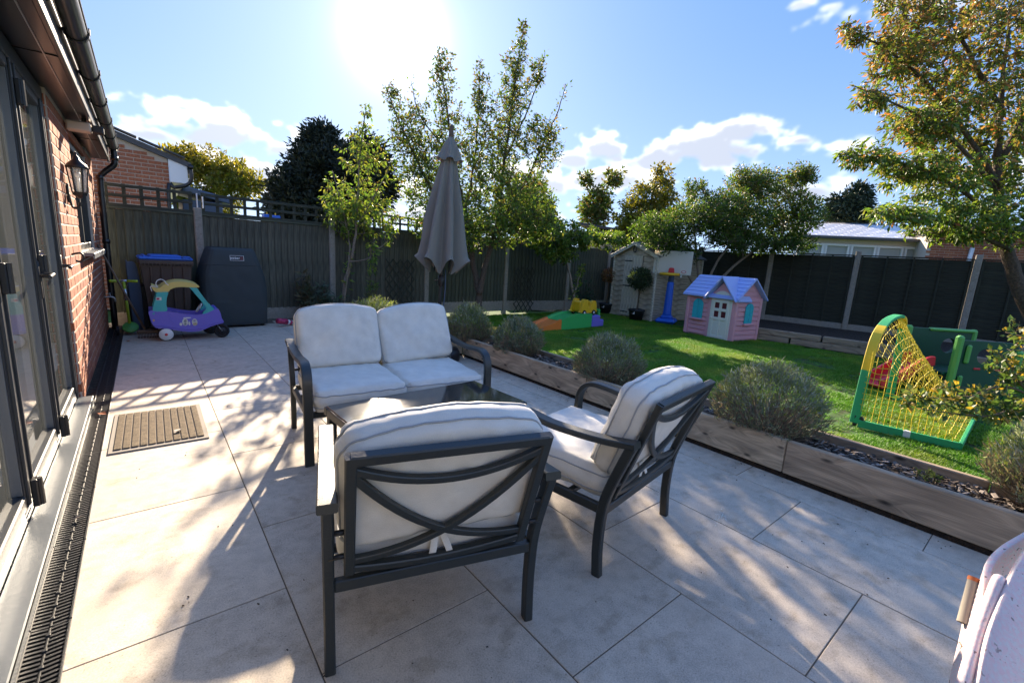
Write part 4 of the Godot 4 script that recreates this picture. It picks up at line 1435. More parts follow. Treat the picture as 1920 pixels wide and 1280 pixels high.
	# the cherry at the right
	tree("cherry_tree", "large cherry tree with orange and green autumn leaves filling the top right corner", [
		[grounded(pts([[1955, 640], [1915, 545], [1886, 450], [1872, 340], [1878, 180], [1895, 20]], 6.3, 6.8)), 0.13, 0.015],
		[pts([[1876, 350], [1775, 200], [1680, 105], [1572, 48]], 6.5, 6.3), 0.04, 0.005],
		[pts([[1876, 370], [1790, 265], [1700, 205], [1598, 160]], 6.5, 6.1), 0.035, 0.005],
		[pts([[1884, 420], [1775, 340], [1670, 300], [1572, 288]], 6.4, 6.1), 0.035, 0.005],
		[pts([[1896, 470], [1800, 425], [1700, 400], [1640, 398]], 6.3, 5.9), 0.03, 0.005],
		[pts([[1876, 200], [1800, 70], [1740, -40]], 6.6, 6.5), 0.035, 0.008],
		[pts([[1876, 300], [1960, 150], [2040, 0]], 6.6, 7.0), 0.05, 0.01],
		[pts([[1890, 450], [1990, 360], [2090, 300]], 6.4, 6.6), 0.05, 0.01]],
		[[at(1840, 260, 6.6), Vector3(0.95, 1.15, 1.0), 200], [at(1750, 190, 6.5), Vector3(0.6, 0.62, 0.6), 100], [at(1755, 330, 6.3), Vector3(0.6, 0.35, 0.6), 70], [at(1700, 60, 6.5), Vector3(0.7, 0.35, 0.5), 60], [at(1800, 60, 6.6), Vector3(1.0, 0.75, 0.9), 130], [at(1690, 110, 6.4), Vector3(0.62, 0.28, 0.5), 52], [at(1605, 60, 6.3), Vector3(0.36, 0.16, 0.25), 20], [at(1640, 180, 6.2), Vector3(0.42, 0.14, 0.3), 26], [at(1720, 230, 6.3), Vector3(0.55, 0.26, 0.5), 44], [at(1620, 290, 6.1), Vector3(0.45, 0.15, 0.3), 30], [at(1700, 310, 6.2), Vector3(0.5, 0.22, 0.45), 44], [at(1690, 395, 6.0), Vector3(0.5, 0.16, 0.4), 40], [at(1800, 410, 6.2), Vector3(0.75, 0.34, 0.7), 92], [at(1870, 410, 6.2), Vector3(0.6, 0.4, 0.7), 60], [at(1980, 180, 6.8), Vector3(0.9, 1.3, 1.0), 110], [at(1960, 0, 6.8), Vector3(1.0, 0.7, 1.0), 60], [at(1700, 5, 6.5), Vector3(0.6, 0.25, 0.5), 34]],
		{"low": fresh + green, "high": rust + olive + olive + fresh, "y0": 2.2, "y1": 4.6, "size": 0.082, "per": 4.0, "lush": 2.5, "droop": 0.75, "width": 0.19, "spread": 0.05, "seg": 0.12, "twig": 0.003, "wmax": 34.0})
	# leafy shrub leaning over the lawn at the right edge
	tree("leaning_shrub", "leaning shrub with glossy green and yellowing leaves in front of the goal net", [
		[[Vector3(5.62, LAWN, 0.35), Vector3(5.55, 0.25, 0.1), at(1890, 725, 3.6), at(1810, 745, 3.55), at(1725, 745, 3.5)], 0.014, 0.003],
		[[Vector3(5.6, 0.1, 0.25), at(1915, 720, 3.7), at(1890, 680, 3.7), at(1860, 655, 3.75)], 0.012, 0.003],
		[[Vector3(5.6, 0.1, 0.25), at(1925, 770, 3.4), at(1840, 780, 3.35), at(1720, 765, 3.4)], 0.012, 0.003]],
		[[at(1800, 745, 3.55), Vector3(0.42, 0.085, 0.22), 44], [at(1880, 760, 3.5), Vector3(0.32, 0.16, 0.25), 50], [at(1895, 690, 3.7), Vector3(0.24, 0.15, 0.2), 34], [at(1725, 745, 3.5), Vector3(0.12, 0.07, 0.12), 12], [at(1935, 640, 3.8), Vector3(0.2, 0.2, 0.2), 26]],
		{"low": [Color(0.06, 0.11, 0.03), Color(0.09, 0.15, 0.035), Color(0.12, 0.17, 0.04), Color(0.08, 0.12, 0.03), Color(0.38, 0.25, 0.03), Color(0.17, 0.19, 0.05)], "size": 0.052, "per": 2.2, "lush": 1.3, "many": 1.7, "droop": 0.25, "width": 0.34, "seg": 0.06, "twig": 0.0016, "spread": 0.02, "bark": M.stem}, "shrub")

# ------------------------------------------------------------------ garden sofa set
func cushion(w: float, h: float, t: float, arch: float, puff: float, sd: int) -> Array:
	# a boxed cushion lying in x,y with thickness along z: [shape, piping]
	var n := noise(2.2, 3, sd)
	var fold := noise(6.0, 2, sd + 7)
	var N := 22
	var r := 0.028
	var at_ := func(u: float, v: float, sz: float) -> Vector3:
		# u, v in -1..1 over one face, corners rounded
		var x := u * w / 2
		var y := v * h / 2
		var cr := 0.055
		var ex := maxf(absf(x) - (w / 2 - cr), 0.0)
		var ey := maxf(absf(y) - (h / 2 - cr), 0.0)
		var l := sqrt(ex * ex + ey * ey)
		if l > cr:
			x = signf(x) * (w / 2 - cr + ex * cr / l)
			y = signf(y) * (h / 2 - cr + ey * cr / l)
		if arch > 0.0: y += arch * (1.0 - u * u) * (0.5 + 0.5 * v)
		var edge := (1.0 - u * u) * (1.0 - v * v)
		var rim := minf(minf((1.0 - absf(u)) * w / 2, (1.0 - absf(v)) * h / 2) / r, 1.0)
		var z := sz * (t / 2 - r * (1.0 - sqrt(maxf(1.0 - (1.0 - rim) * (1.0 - rim), 0.0))) + puff * pow(edge, 0.6))
		z += 0.010 * n.get_noise_3d(x * 2.0, y * 2.0, sz) * (0.3 + edge) + 0.007 * fold.get_noise_3d(x * 3.0, y * 1.2, sz + 3.0)
		return Vector3(x, y, z)
	var s := st(true)
	for sz in [1.0, -1.0]:
		for i in N:
			for j in N:
				var p := []
				for q in [[i, j], [i + 1, j], [i + 1, j + 1], [i, j + 1]]:
					var u: float = -1.0 + 2.0 * q[0] / N
					var v: float = -1.0 + 2.0 * q[1] / N
					u = sin(u * PI / 2) * 0.6 + u * 0.4
					v = sin(v * PI / 2) * 0.6 + v * 0.4
					p.append(at_.call(u, v, sz))
				if sz > 0: quad(s, p[3], p[2], p[1], p[0])
				else: quad(s, p[0], p[1], p[2], p[3])
	# side band
	var loop := []
	for k in N * 4:
		var f := float(k % N) / N
		var a := -1.0 + 2.0 * f
		a = sin(a * PI / 2) * 0.6 + a * 0.4
		loop.append([[a, -1.0], [1.0, a], [-a, 1.0], [-1.0, -a]][k / N])
	for k in loop.size():
		var l: Array = loop[(k + 1) % loop.size()]
		var prev := []
		for m in 5:
			var f := m / 4.0
			var row := []
			for c in [loop[k], l]:
				var a: Vector3 = at_.call(c[0], c[1], 1.0)
				var b: Vector3 = at_.call(c[0], c[1], -1.0)
				var p := a.lerp(b, f)
				var bulge := 0.010 * sin(PI * f) + 0.004 * fold.get_noise_3d(p.x * 3.0, p.y * 3.0, f * 2.0)
				p += Vector3(c[0], c[1], 0).normalized() * bulge
				row.append(p)
			if m > 0: quad(s, prev[0], prev[1], row[1], row[0])
			prev = row
	var pipe := st(true)
	for sz in [1.0, -1.0]:
		var line := []
		for k in loop.size() + 1:
			var c: Array = loop[k % loop.size()]
			line.append(at_.call(c[0], c[1], sz) + Vector3(c[0], c[1], 0).normalized() * 0.002)
		tube(pipe, line, 0.0032, 5, false)
	return [done(s), done(pipe)]

func seat_frame(o: Node3D, W: float, D: float, bays: int) -> void:
	# local +z is the front; W between the leg centres
	for sx in [-1.0, 1.0]:
		var x: float = sx * W / 2
		var s := st()
		bar(s, smoothed([Vector3(x, 0, -D / 2 + 0.004), Vector3(x, 0.14, -D / 2 + 0.014), Vector3(x, 0.30, -D / 2 + 0.006), Vector3(x, 0.42, -D / 2 - 0.026), Vector3(x, 0.585, -D / 2 - 0.088)], 4), Vector3(1, 0, 0), 0.031, 0.038)
		part("rear_leg", s, M.black_metal, o)
		s = st()
		bar(s, [Vector3(x, 0, D / 2 + 0.012), Vector3(x, 0.2, D / 2 + 0.004), Vector3(x, 0.44, D / 2 - 0.002)], Vector3(1, 0, 0), 0.05, 0.03)
		part("front_leg", s, M.black_metal, o)
		s = st()
		bar(s, smoothed([Vector3(x, 0.43, D / 2 - 0.002), Vector3(x, 0.50, D / 2 - 0.008), Vector3(x, 0.552, D / 2 - 0.038), Vector3(x, 0.575, D / 2 - 0.095), Vector3(x, 0.572, D / 2 - 0.18), Vector3(x, 0.560, -0.02), Vector3(x, 0.568, -D / 2 + 0.06), Vector3(x, 0.59, -D / 2 - 0.105)], 5), Vector3(1, 0, 0), 0.052, 0.026)
		part("armrest", s, M.black_metal, o)
		s = st()
		cbox(s, Vector3(x - sx * 0.004, 0.285, 0), Vector3(0.024, 0.04, D - 0.03), 0.003)
		part("side_rail", s, M.black_metal, o)
		for y in [0.40, 0.49]:
			s = st(true)
			tube(s, [Vector3(x, y, -D / 2 - 0.02 - (y - 0.36) * 0.3), Vector3(x - sx * 0.05, y, -D / 2 - 0.02 - (y - 0.36) * 0.3)], 0.008, 8)
			part("bolt", s, M.black_iron, o)
	for z in [-D / 2 + 0.005, -0.10, 0.08, D / 2 - 0.03]:
		var s := st()
		cbox(s, Vector3(0, 0.285 if absf(z) > 0.2 else 0.281, z), Vector3(W - 0.03, 0.036 if absf(z) > 0.2 else 0.022, 0.026), 0.003)
		part("seat_rail", s, M.black_metal, o)
	# back frames with curved cross bars
	for b in bays:
		var bw := (W - 0.07) / bays
		var cx := -W / 2 + 0.035 + bw * (b + 0.5)
		var hw := bw / 2 - 0.02
		var P := func(u: float, v: float) -> Vector3: return Vector3(cx + u * hw, 0.325 + v * 0.41, -D / 2 - 0.002 - 0.145 * v)
		var arc := func(a: Vector2, c: Vector2, e: Vector2) -> Array:
			var out := []
			for k in 17:
				var t := k / 16.0
				var q := a.lerp(c, t).lerp(c.lerp(e, t), t)
				out.append(P.call(q.x, q.y))
			return out
		var nrm := Vector3(0, 0.32, 0.95)
		for q in [["back_stile", [P.call(-1.0, 0.0), P.call(-1.0, 1.03)], 0.027, 0.029], ["back_stile", [P.call(1.0, 0.0), P.call(1.0, 1.03)], 0.027, 0.029],
				["top_rail", [P.call(-1.0, 1.0), P.call(1.0, 1.0)], 0.028, 0.033], ["bottom_rail", arc.call(Vector2(-1, 0.05), Vector2(0, -0.07), Vector2(1, 0.05)), 0.024, 0.028],
				["cross_bar", arc.call(Vector2(-0.97, 0.92), Vector2(0, 0.60), Vector2(0.97, 0.92)), 0.020, 0.024],
				["cross_bar", arc.call(Vector2(-0.97, 0.87), Vector2(-0.12, 0.10), Vector2(0.97, 0.12)), 0.019, 0.024], ["cross_bar", arc.call(Vector2(0.97, 0.87), Vector2(0.12, 0.10), Vector2(-0.97, 0.12)), 0.017, 0.024]]:
			var s := st()
			bar(s, q[1], nrm, q[2], q[3])
			part(q[0], s, M.black_metal, o)

func add_cushions(o: Node3D, W: float, D: float, n: int, tilts: Array, sd: int) -> void:
	# cushions are lifted out of the frame: things of their own
	var cw := (W - 0.055) / n
	for k in n:
		var cx := -W / 2 + 0.0275 + cw * (k + 0.5)
		var base := o.transform * Transform3D(Basis.IDENTITY, Vector3(cx, 0, 0))
		var t: Array = tilts[k]
		for w in 2:
			var c: Array = cushion(cw - 0.006, D - 0.0 if w == 0 else (0.37 if n == 1 else 0.39), 0.125 if w == 0 else 0.125, 0.0 if w == 0 else 0.04, 0.014 if w == 0 else 0.016, sd + k * 13 + w * 5)
			var q := thing("seat_cushion" if w == 0 else "back_cushion", t[w], "cushion", Vector3.ZERO, 0.0, "cream seat cushions" if w == 0 else "cream back cushions")
			var xf := Transform3D(Basis(Vector3(1, 0, 0), -PI / 2) * Basis(Vector3(0, 0, 1), t[3]), Vector3(0, 0.368, 0.022))
			if w == 1: xf = Transform3D(Basis(Vector3(0, 0, 1), t[2]) * Basis(Vector3(1, 0, 0), -0.325), Vector3(0, 0.592 if n == 1 else 0.612, -D / 2 + 0.002))
			q.transform = base * xf
			part("cover", c[0], M.cushion, q)
			part("piping", c[1], M.piping, q)
			if w == 1:
				var s := st(true)
				var pts_ := smoothed([Vector3(0.02, -0.19, -0.055), Vector3(0.03, -0.23, -0.085), Vector3(0.035, -0.262, -0.088)], 4)
				bar(s, pts_, Vector3(1, 0, 0), 0.022, 0.002)
				bar(s, smoothed([Vector3(0.0, -0.19, -0.055), Vector3(-0.02, -0.24, -0.09), Vector3(-0.022, -0.27, -0.092)], 4), Vector3(1, 0, 0), 0.02, 0.002)
				part("tie", s, M.cushion, q)

func build_sofa_set() -> void:
	var a := thing("armchair", "black metal armchair with its curved crossed back turned to the viewer, nearest of the set", "armchair", Vector3(0.731, 0, -1.358), atan2(0.283, -0.959), "armchairs of the garden set")
	seat_frame(a, 0.64, 0.57, 1)
	var b := copy(a, Vector3(1.605, 0, -1.329), atan2(-0.157, -0.988), "black metal armchair standing nearest the raised bed, right of the glass table")
	add_cushions(a, 0.64, 0.57, 1, [["cream seat cushion of the nearest armchair, mostly hidden by its back", "cream back cushion of the nearest armchair seen from behind", -0.03, 0.0]], 600)
	add_cushions(b, 0.64, 0.57, 1, [["cream seat cushion in sun on the armchair beside the raised bed", "cream back cushion of the armchair beside the raised bed", 0.02, 0.02]], 640)
	var l := thing("loveseat", "black metal two-seat garden sofa facing the viewer behind the glass table", "sofa", Vector3(1.26, 0, -2.81), -0.1047)
	seat_frame(l, 1.15, 0.62, 2)
	add_cushions(l, 1.15, 0.62, 2, [["cream seat cushion at the left end of the two-seat sofa", "cream back cushion at the left end of the two-seat sofa", 0.012, 0.0], ["cream seat cushion at the right end of the two-seat sofa", "tilted cream back cushion at the right end of the two-seat sofa", 0.085, -0.02]], 700)
	var t := thing("coffee_table", "low black coffee table with a dark reflecting glass top amid the chairs", "table", Vector3(1.165, 0, -2.085), 0.045)
	var s := st()
	for z in [-0.235, 0.235]: cbox(s, Vector3(0, 0.40, z), Vector3(0.97, 0.045, 0.04), 0.005)
	for x in [-0.465, 0.465]: cbox(s, Vector3(x, 0.3995, 0), Vector3(0.04, 0.044, 0.43), 0.005)
	part("frame", s, M.black_metal, t)
	for x in [-0.455, 0.455]:
		for z in [-0.225, 0.225]:
			s = st()
			bar(s, smoothed([Vector3(x, 0.38, z), Vector3(x, 0.2, z * 1.01), Vector3(x * 1.02, 0.0, z * 1.05)], 4), Vector3(1, 0, 0), 0.042, 0.036)
			part("leg", s, M.black_metal, t)
	s = st()
	cbox(s, Vector3(0, 0.424, 0), Vector3(0.95, 0.007, 0.49), 0.002)
	part("glass_top", s, M.table_glass, t)

# ------------------------------------------------------------------ parasol, grill, bins, small garden things on the patio
func build_patio_things() -> void:
	var p := thing("parasol", "tall closed grey-brown parasol hanging in folds on its pole behind the sofa", "parasol", Vector3(2.60, 0, -4.57))
	var lean := Transform3D(Basis(Vector3(0, 0, 1), -0.04) * Basis(Vector3(1, 0, 0), 0.01), Vector3.ZERO)
	var s := st(true)
	tube(s, [lean * Vector3(0, 0, 0), lean * Vector3(0, 2.52, 0)], 0.021, 12)
	part("pole", s, M.anthracite, p)
	s = st(true)
	lathe(s, [Vector2(0.022, 2.46), Vector2(0.03, 2.47), Vector2(0.026, 2.52), Vector2(0.02, 2.55), Vector2(0.026, 2.575), Vector2(0.014, 2.6), Vector2(0.001, 2.605)], 16, lean)
	part("finial", s, M.pole_wood, p)
	var fold := func(y0: float, y1: float, r0: float, r1: float, folds: int, deep: float, sd: int, hem: float) -> SurfaceTool:
		var q := st(true)
		var n := noise(1.5, 2, sd)
		var rows := 26
		var cols := folds * 14
		var ring := func(i: int, k: int) -> Vector3:
			var t := float(i) / rows
			var a := TAU * (k % cols) / cols
			var w := cos(a * folds + 0.4 * sin(t * 2.0))
			var sharp := signf(w) * pow(absf(w), 0.7)
			var rr := lerpf(r0, r1, pow(t, 0.85)) * (1.0 + deep * sharp * minf(t * 2.0, 1.0)) * (1.0 + 0.10 * n.get_noise_2d(cos(a) * 1.5 + t, sin(a) * 1.5))
			var y := lerpf(y0, y1, t)
			if i == rows: y += hem * (sharp * 0.5 + 0.5)
			elif t > 0.85: y += hem * (sharp * 0.5 + 0.5) * (t - 0.85) / 0.15
			return lean * Vector3(cos(a) * rr, y, sin(a) * rr * 0.9)
		for i in rows:
			for k in cols: quad(q, ring.call(i, k), ring.call(i, k + 1), ring.call(i + 1, k + 1), ring.call(i + 1, k))
		return q
	part("canopy", fold.call(2.4, 1.0, 0.05, 0.24, 7, 0.36, 41, 0.17), M.canopy, p)
	part("vent_flap", fold.call(2.47, 2.21, 0.03, 0.145, 6, 0.16, 43, 0.03), M.canopy, p)
	for k in 6:
		s = st(true)
		var a := TAU * k / 6.0
		tube(s, [lean * Vector3(cos(a) * 0.04, 2.38, sin(a) * 0.04), lean * Vector3(cos(a) * 0.10, 1.02, sin(a) * 0.09)], 0.007, 5)
		part("rib", s, M.anthracite, p)
	s = st(true)
	tube(s, [lean * Vector3(0, 0.86, 0), lean * Vector3(0, 0.98, 0)], 0.038, 10)
	tube(s, [lean * Vector3(-0.02, 0.92, 0.0), lean * Vector3(-0.09, 0.92, 0.02)], 0.01, 8)
	part("crank", s, M.black_iron, p)
	s = st(true)
	tube(s, smoothed([lean * Vector3(0.03, 1.05, 0.03), lean * Vector3(0.035, 0.8, 0.04), lean * Vector3(0.03, 0.6, 0.04), lean * Vector3(0.04, 0.4, 0.05)], 4), 0.006, 6)
	part("cord", s, M.dull_blue, p)
	s = st(true)
	lathe(s, [Vector2(0.001, 0.2), Vector2(0.05, 0.2), Vector2(0.06, 0.16), Vector2(0.26, 0.13), Vector2(0.28, 0.08), Vector2(0.28, 0.0)], 24)
	part("base", s, M.black_iron, p)
	# grill under its cover
	var g := thing("covered_grill", "tall grill under a fitted black cover with a small white logo against the fence", "grill", Vector3(0.975, 0, -7.74), 0.10)
	s = st(true)
	var rows := [[0.035, 0.41, 0.27], [0.06, 0.41, 0.275], [0.3, 0.415, 0.27], [0.55, 0.415, 0.265], [0.72, 0.405, 0.262], [0.80, 0.385, 0.258], [0.95, 0.335, 0.24], [1.08, 0.287, 0.215], [1.11, 0.275, 0.20], [1.125, 0.25, 0.175]]
	var rn := noise(3.0, 3, 90)
	var ring := []
	for q in rows:
		var l := []
		for k in 48:
			var a := TAU * k / 48.0
			var c := Vector2(signf(cos(a)) * pow(absf(cos(a)), 0.28), signf(sin(a)) * pow(absf(sin(a)), 0.28))
			var w: float = 1.0 + 0.035 * rn.get_noise_3d(cos(a) * 1.6, q[0] * 1.2, sin(a) * 1.6)
			l.append(Vector3(c.x * q[1] * w, q[0] + 0.008 * rn.get_noise_2d(a * 2.0, q[0]), c.y * q[2] * w))
		ring.append(l)
	for i in rows.size() - 1:
		for k in 48: quad(s, ring[i][k], ring[i][(k + 1) % 48], ring[i + 1][(k + 1) % 48], ring[i + 1][k])
	for k in range(1, 47): tri(s, ring[-1][0], ring[-1][k + 1], ring[-1][k])
	var cov := part("cover", s, M.grill_cover, g)
	s = st(true)
	for y in [0.885, 0.05]:
		var line := []
		for k in 49:
			var i := 5 if y > 0.5 else 1
			var f: float = (y - rows[i][0]) / (rows[i + 1][0] - rows[i][0]) if y > 0.5 else 0.0
			line.append(ring[i][k % 48].lerp(ring[i + 1][k % 48], f) * Vector3(1.004, 1, 1.006))
		tube(s, line, 0.004, 4, false)
	part("seam", s, M.grill_cover, cov)
	var badge := Transform3D(Basis(Vector3(1, 0, 0), -0.17), Vector3(0.03, 0.985, 0.236))
	s = st()
	for q in [[0.0, 0.034, 0.17, 0.004], [0.0, -0.034, 0.17, 0.004], [-0.085, 0.0, 0.004, 0.072], [0.085, 0.0, 0.004, 0.072]]: box(s, Vector3(q[0], q[1], 0.003), Vector3(q[2], q[3], 0.003))
	part("badge_border", s, M.white, g, badge)
	s = st()
	box(s, Vector3(0.058, 0.0, 0.0025), Vector3(0.044, 0.05, 0.004))
	part("badge_red", s, M.dark_red, g, badge)
	var tm := TextMesh.new()
	tm.text = "weber"
	var fnt := SystemFont.new()
	fnt.font_names = PackedStringArray(["Droid Sans"])
	fnt.font_weight = 700
	tm.font = fnt
	tm.font_size = 24
	tm.pixel_size = 0.0017
	tm.depth = 0.003
	part("lettering", tm, M.white, g, badge * Transform3D(Basis.IDENTITY, Vector3(-0.024, 0, 0.003)))
	s = st()
	for x in [-0.33, 0.33]:
		for z in [-0.2, 0.2]: lathe(s, [Vector2(0.001, 0), Vector2(0.03, 0.0), Vector2(0.03, 0.05), Vector2(0.001, 0.05)], 10, Transform3D(Basis.IDENTITY, Vector3(x, 0, z)))
	part("castor", s, M.rubber, g)
	# wheelie bin and the loose lid beside it
	var b := thing("wheelie_bin", "brown wheeled bin with a bright blue lid against the fence", "bin", Vector3(0.215, 0, -7.74), 0.04)
	s = st()
	var sec := [[0.06, 0.21, 0.24], [0.5, 0.235, 0.27], [0.86, 0.262, 0.31]]
	for i in 2:
		for k in 4:
			var c := [[-1, -1], [1, -1], [1, 1], [-1, 1]]
			var l := (k + 1) % 4
			face_out(s, [Vector3(c[k][0] * sec[i][1], sec[i][0], c[k][1] * sec[i][2]), Vector3(c[l][0] * sec[i][1], sec[i][0], c[l][1] * sec[i][2]), Vector3(c[l][0] * sec[i + 1][1], sec[i + 1][0], c[l][1] * sec[i + 1][2]), Vector3(c[k][0] * sec[i + 1][1], sec[i + 1][0], c[k][1] * sec[i + 1][2])], Vector3(0, 0.5, 0))
	for x in [-0.17, -0.06, 0.06, 0.17]: cbox(s, Vector3(x, 0.45, 0.272), Vector3(0.022, 0.78, 0.03), 0.006, Basis(Vector3(1, 0, 0), 0.09))
	part("body", s, M.bin_brown, b)
	s = st()
	cbox(s, Vector3(0, 0.895, 0), Vector3(0.575, 0.06, 0.66), 0.012)
	for k in 15: cbox(s, Vector3(-0.266 + k * 0.038, 0.872, 0.334), Vector3(0.012, 0.04, 0.02), 0.003)
	part("rim", s, M.bin_brown, b)
	s = st()
	cbox(s, Vector3(0, 0.945, 0), Vector3(0.57, 0.036, 0.64), 0.015)
	cbox(s, Vector3(0, 0.972, 0.02), Vector3(0.34, 0.03, 0.5), 0.014)
	cbox(s, Vector3(-0.22, 0.968, 0.02), Vector3(0.04, 0.024, 0.5), 0.01)
	cbox(s, Vector3(0.19, 0.966, 0.2), Vector3(0.05, 0.024, 0.12), 0.01)
	tube(s, smoothed([Vector3(0.16, 0.955, 0.3), Vector3(0.18, 0.975, 0.33), Vector3(0.24, 0.975, 0.33), Vector3(0.26, 0.955, 0.3)], 4), 0.01, 6)
	part("lid", s, M.lid_blue, b)
	for x in [-0.22, 0.22]:
		s = st(true)
		tube(s, [Vector3(x - 0.025, 0.1, -0.25), Vector3(x + 0.025, 0.1, -0.25)], 0.1, 16)
		part("wheel", s, M.rubber, b)
	var ld := thing("loose_lid", "blue-grey plastic lid standing on edge between the scooter and the brown bin", "lid", Vector3(-0.125, 0, -7.62), 0.15)
	s = st()
	prism(s, poly([Vector2(-0.035, 0.0), Vector2(0.06, 0.0), Vector2(0.068, 0.5), Vector2(0.05, 0.80), Vector2(0.02, 0.88), Vector2(-0.04, 0.885), Vector2(-0.062, 0.84)], 3), -0.02, 0.02, Transform3D.IDENTITY, 0.006)
	part("panel", s, M.dull_blue, ld)
	s = st()
	cbox(s, Vector3(0.04, 0.3, -0.1), Vector3(0.2, 0.58, 0.14), 0.02)
	part("dark_tub", s, M.pot_black, ld)
	# scooter
	var sc := thing("scooter", "lime green child's scooter with a T handlebar beside the house corner", "scooter", Vector3(-0.215, 0, -7.33))
	s = st(true)
	tube(s, [Vector3(0.02, 0.09, 0.0), Vector3(0.0, 0.66, -0.05)], [0.016, 0.014], 10)
	part("stem", s, M.lime, sc)
	s = st(true)
	tube(s, [Vector3(0.011, 0.42, -0.03), Vector3(0.004, 0.56, -0.042)], 0.019, 10)
	tube(s, [Vector3(-0.03, 0.66, -0.05), Vector3(0.03, 0.66, -0.05)], 0.016, 8)
	part("clamp", s, M.silver, sc)
	for sx in [-1.0, 1.0]:
		s = st(true)
		tube(s, [Vector3(sx * 0.025, 0.66, -0.05), Vector3(sx * 0.11, 0.655, -0.05), Vector3(sx * 0.135, 0.655, -0.05)], [0.013, 0.018, 0.019], 10)
		part("grip", s, M.lime, sc)
	s = st(true)
	lathe(s, [Vector2(0.001, 0.0), Vector2(0.075, 0.0), Vector2(0.082, 0.012), Vector2(0.075, 0.024), Vector2(0.001, 0.028)], 24, Transform3D(Basis(Vector3(1, 0, 0), 0.65).scaled_local(Vector3(1, 1, 1.1)), Vector3(0.025, 0.085, 0.035)))
	part("nose_plate", s, M.leaf_green, sc)
	s = st()
	prism(s, poly([Vector2(-0.05, 0.0), Vector2(0.05, 0.0), Vector2(0.06, 0.2), Vector2(0.045, 0.42), Vector2(-0.045, 0.42), Vector2(-0.06, 0.2)], 3), 0, 0.02, Transform3D(Basis(Vector3(1, 0, 0), -PI / 2), Vector3(0.02, 0.06, 0.0)), 0.005)
	part("deck", s, M.pot_black, sc)
	for q in [[-0.1, 0.02], [0.13, 0.02], [0.02, -0.4]]:
		s = st(true)
		tube(s, [Vector3(q[0] - 0.012, 0.055, q[1]), Vector3(q[0] + 0.012, 0.055, q[1])], 0.055, 18)
		part("wheel", s, M.rubber, sc)
	# broom
	var br := thing("broom", "wooden broom leaning on the house wall with its head on the paving", "broom", Vector3(-0.02, 0, -7.02))
	s = st(true)
	tube(s, [Vector3(-0.03, 0.1, 0), Vector3(-0.39, 1.09, -0.22)], 0.0125, 8)
	part("handle", s, M.pole_wood, br)
	s = st()
	cbox(s, Vector3(0.0, 0.075, 0.02), Vector3(0.22, 0.045, 0.055), 0.01)
	part("head", s, M.pole_wood, br)
	s = st()
	for k in 60: box(s, Vector3(-0.1 + (k % 15) * 0.0143, 0.028, 0.002 + (k / 15) * 0.012), Vector3(0.008, 0.058, 0.006), Basis(Vector3(0, 0, 1), rng.randf_range(-0.1, 0.1)))
	part("bristles", s, M.bin_brown, br).set_meta("kind", "stuff")
	# doormat
	var dm := thing("doormat", "ribbed brown doormat with a grey edge on the paving by the doors", "doormat", Vector3(0.005, 0.0, -3.62), -0.01)
	s = st()
	cbox(s, Vector3(0, 0.004, 0), Vector3(0.485, 0.008, 0.735), 0.003)
	part("edging", s, M.mat_edge, dm)
	for k in 11:
		s = st()
		cbox(s, Vector3(-0.2 + k * 0.04, 0.011, 0.0), Vector3(0.0355, 0.008, 0.66), 0.003)
		part("rib", s, M.coir, dm)
	# pink patterned toy lying by the grill
	var pk := thing("toy_blaster", "pink and white patterned tube toy lying on the paving right of the covered grill", "toy", Vector3(1.62, 0.045, -7.4), 0.5)
	s = st(true)
	tube(s, [Vector3(-0.16, 0.05, 0), Vector3(0.0, 0.02, 0)], [0.04, 0.045], 12)
	part("barrel", s, M.pink_toy, pk)
	for k in 4:
		s = st(true)
		tube(s, [Vector3(0.0 + k * 0.045, 0.02 - k * 0.012, 0), Vector3(0.04 + k * 0.045, 0.008 - k * 0.012, 0)], 0.04 - k * 0.004, 12)
		part("band", s, [M.white, M.pink_toy, M.toy_white, M.dark_red][k], pk)
	# peeling painted frame in the near corner
	var fr := thing("metal_chair", "peeling white painted metal chair, pink flare tint put into its colour, cut off by the lower right corner", "chair", at(1850, 1330, 1.16))
	var f := fr.position
	var rel := func(x: float, y: float, d: float) -> Vector3: return at(x, y, d) - f
	s = st(true)
	bar(s, smoothed([rel.call(1985, 985, 1.26), rel.call(1930, 1022, 1.24), rel.call(1880, 1052, 1.22), rel.call(1852, 1078, 1.2), rel.call(1838, 1110, 1.18), rel.call(1826, 1170, 1.15), rel.call(1800, 1280, 1.1), rel.call(1770, 1400, 1.05)], 6), Vector3(0.3, 0.95, 0.1), 0.085, 0.016)
	part("seat_rim", s, M.peeling_paint, fr)
	s = st(true)
	tube(s, smoothed([rel.call(1874, 1085, 1.14), rel.call(1868, 1098, 1.13), rel.call(1838, 1180, 1.09), rel.call(1805, 1290, 1.03), rel.call(1770, 1420, 0.97)], 5), 0.0125, 12)
	ball(s, rel.call(1874, 1086, 1.14), Vector3.ONE * 0.0126, 6)
	part("back_tube", s, M.peeling_paint, fr)
	s = st(true)
	bar(s, smoothed([rel.call(2010, 985, 1.18), rel.call(1940, 1090, 1.12), rel.call(1895, 1200, 1.06), rel.call(1870, 1320, 1.0), rel.call(1850, 1450, 0.95)], 5), Vector3(0.75, 0.2, 0.6), 0.085, 0.018)
	part("back_panel", s, M.peeling_paint, fr)
	s = st(true)
	bar(s, [rel.call(1878, 1168, 1.09), rel.call(1845, 1290, 1.04), rel.call(1815, 1420, 1.0)], Vector3(0.75, 0.2, 0.6), 0.03, 0.01)
	part("brace", s, M.peeling_paint, fr)
	s = st(true)
	tube(s, [rel.call(1828, 1084, 1.2), rel.call(1806, 1168, 1.17)], 0.0125, 10, false)
	tube(s, [rel.call(1828, 1084, 1.2), rel.call(1806, 1168, 1.17)], 0.0095, 10, false)
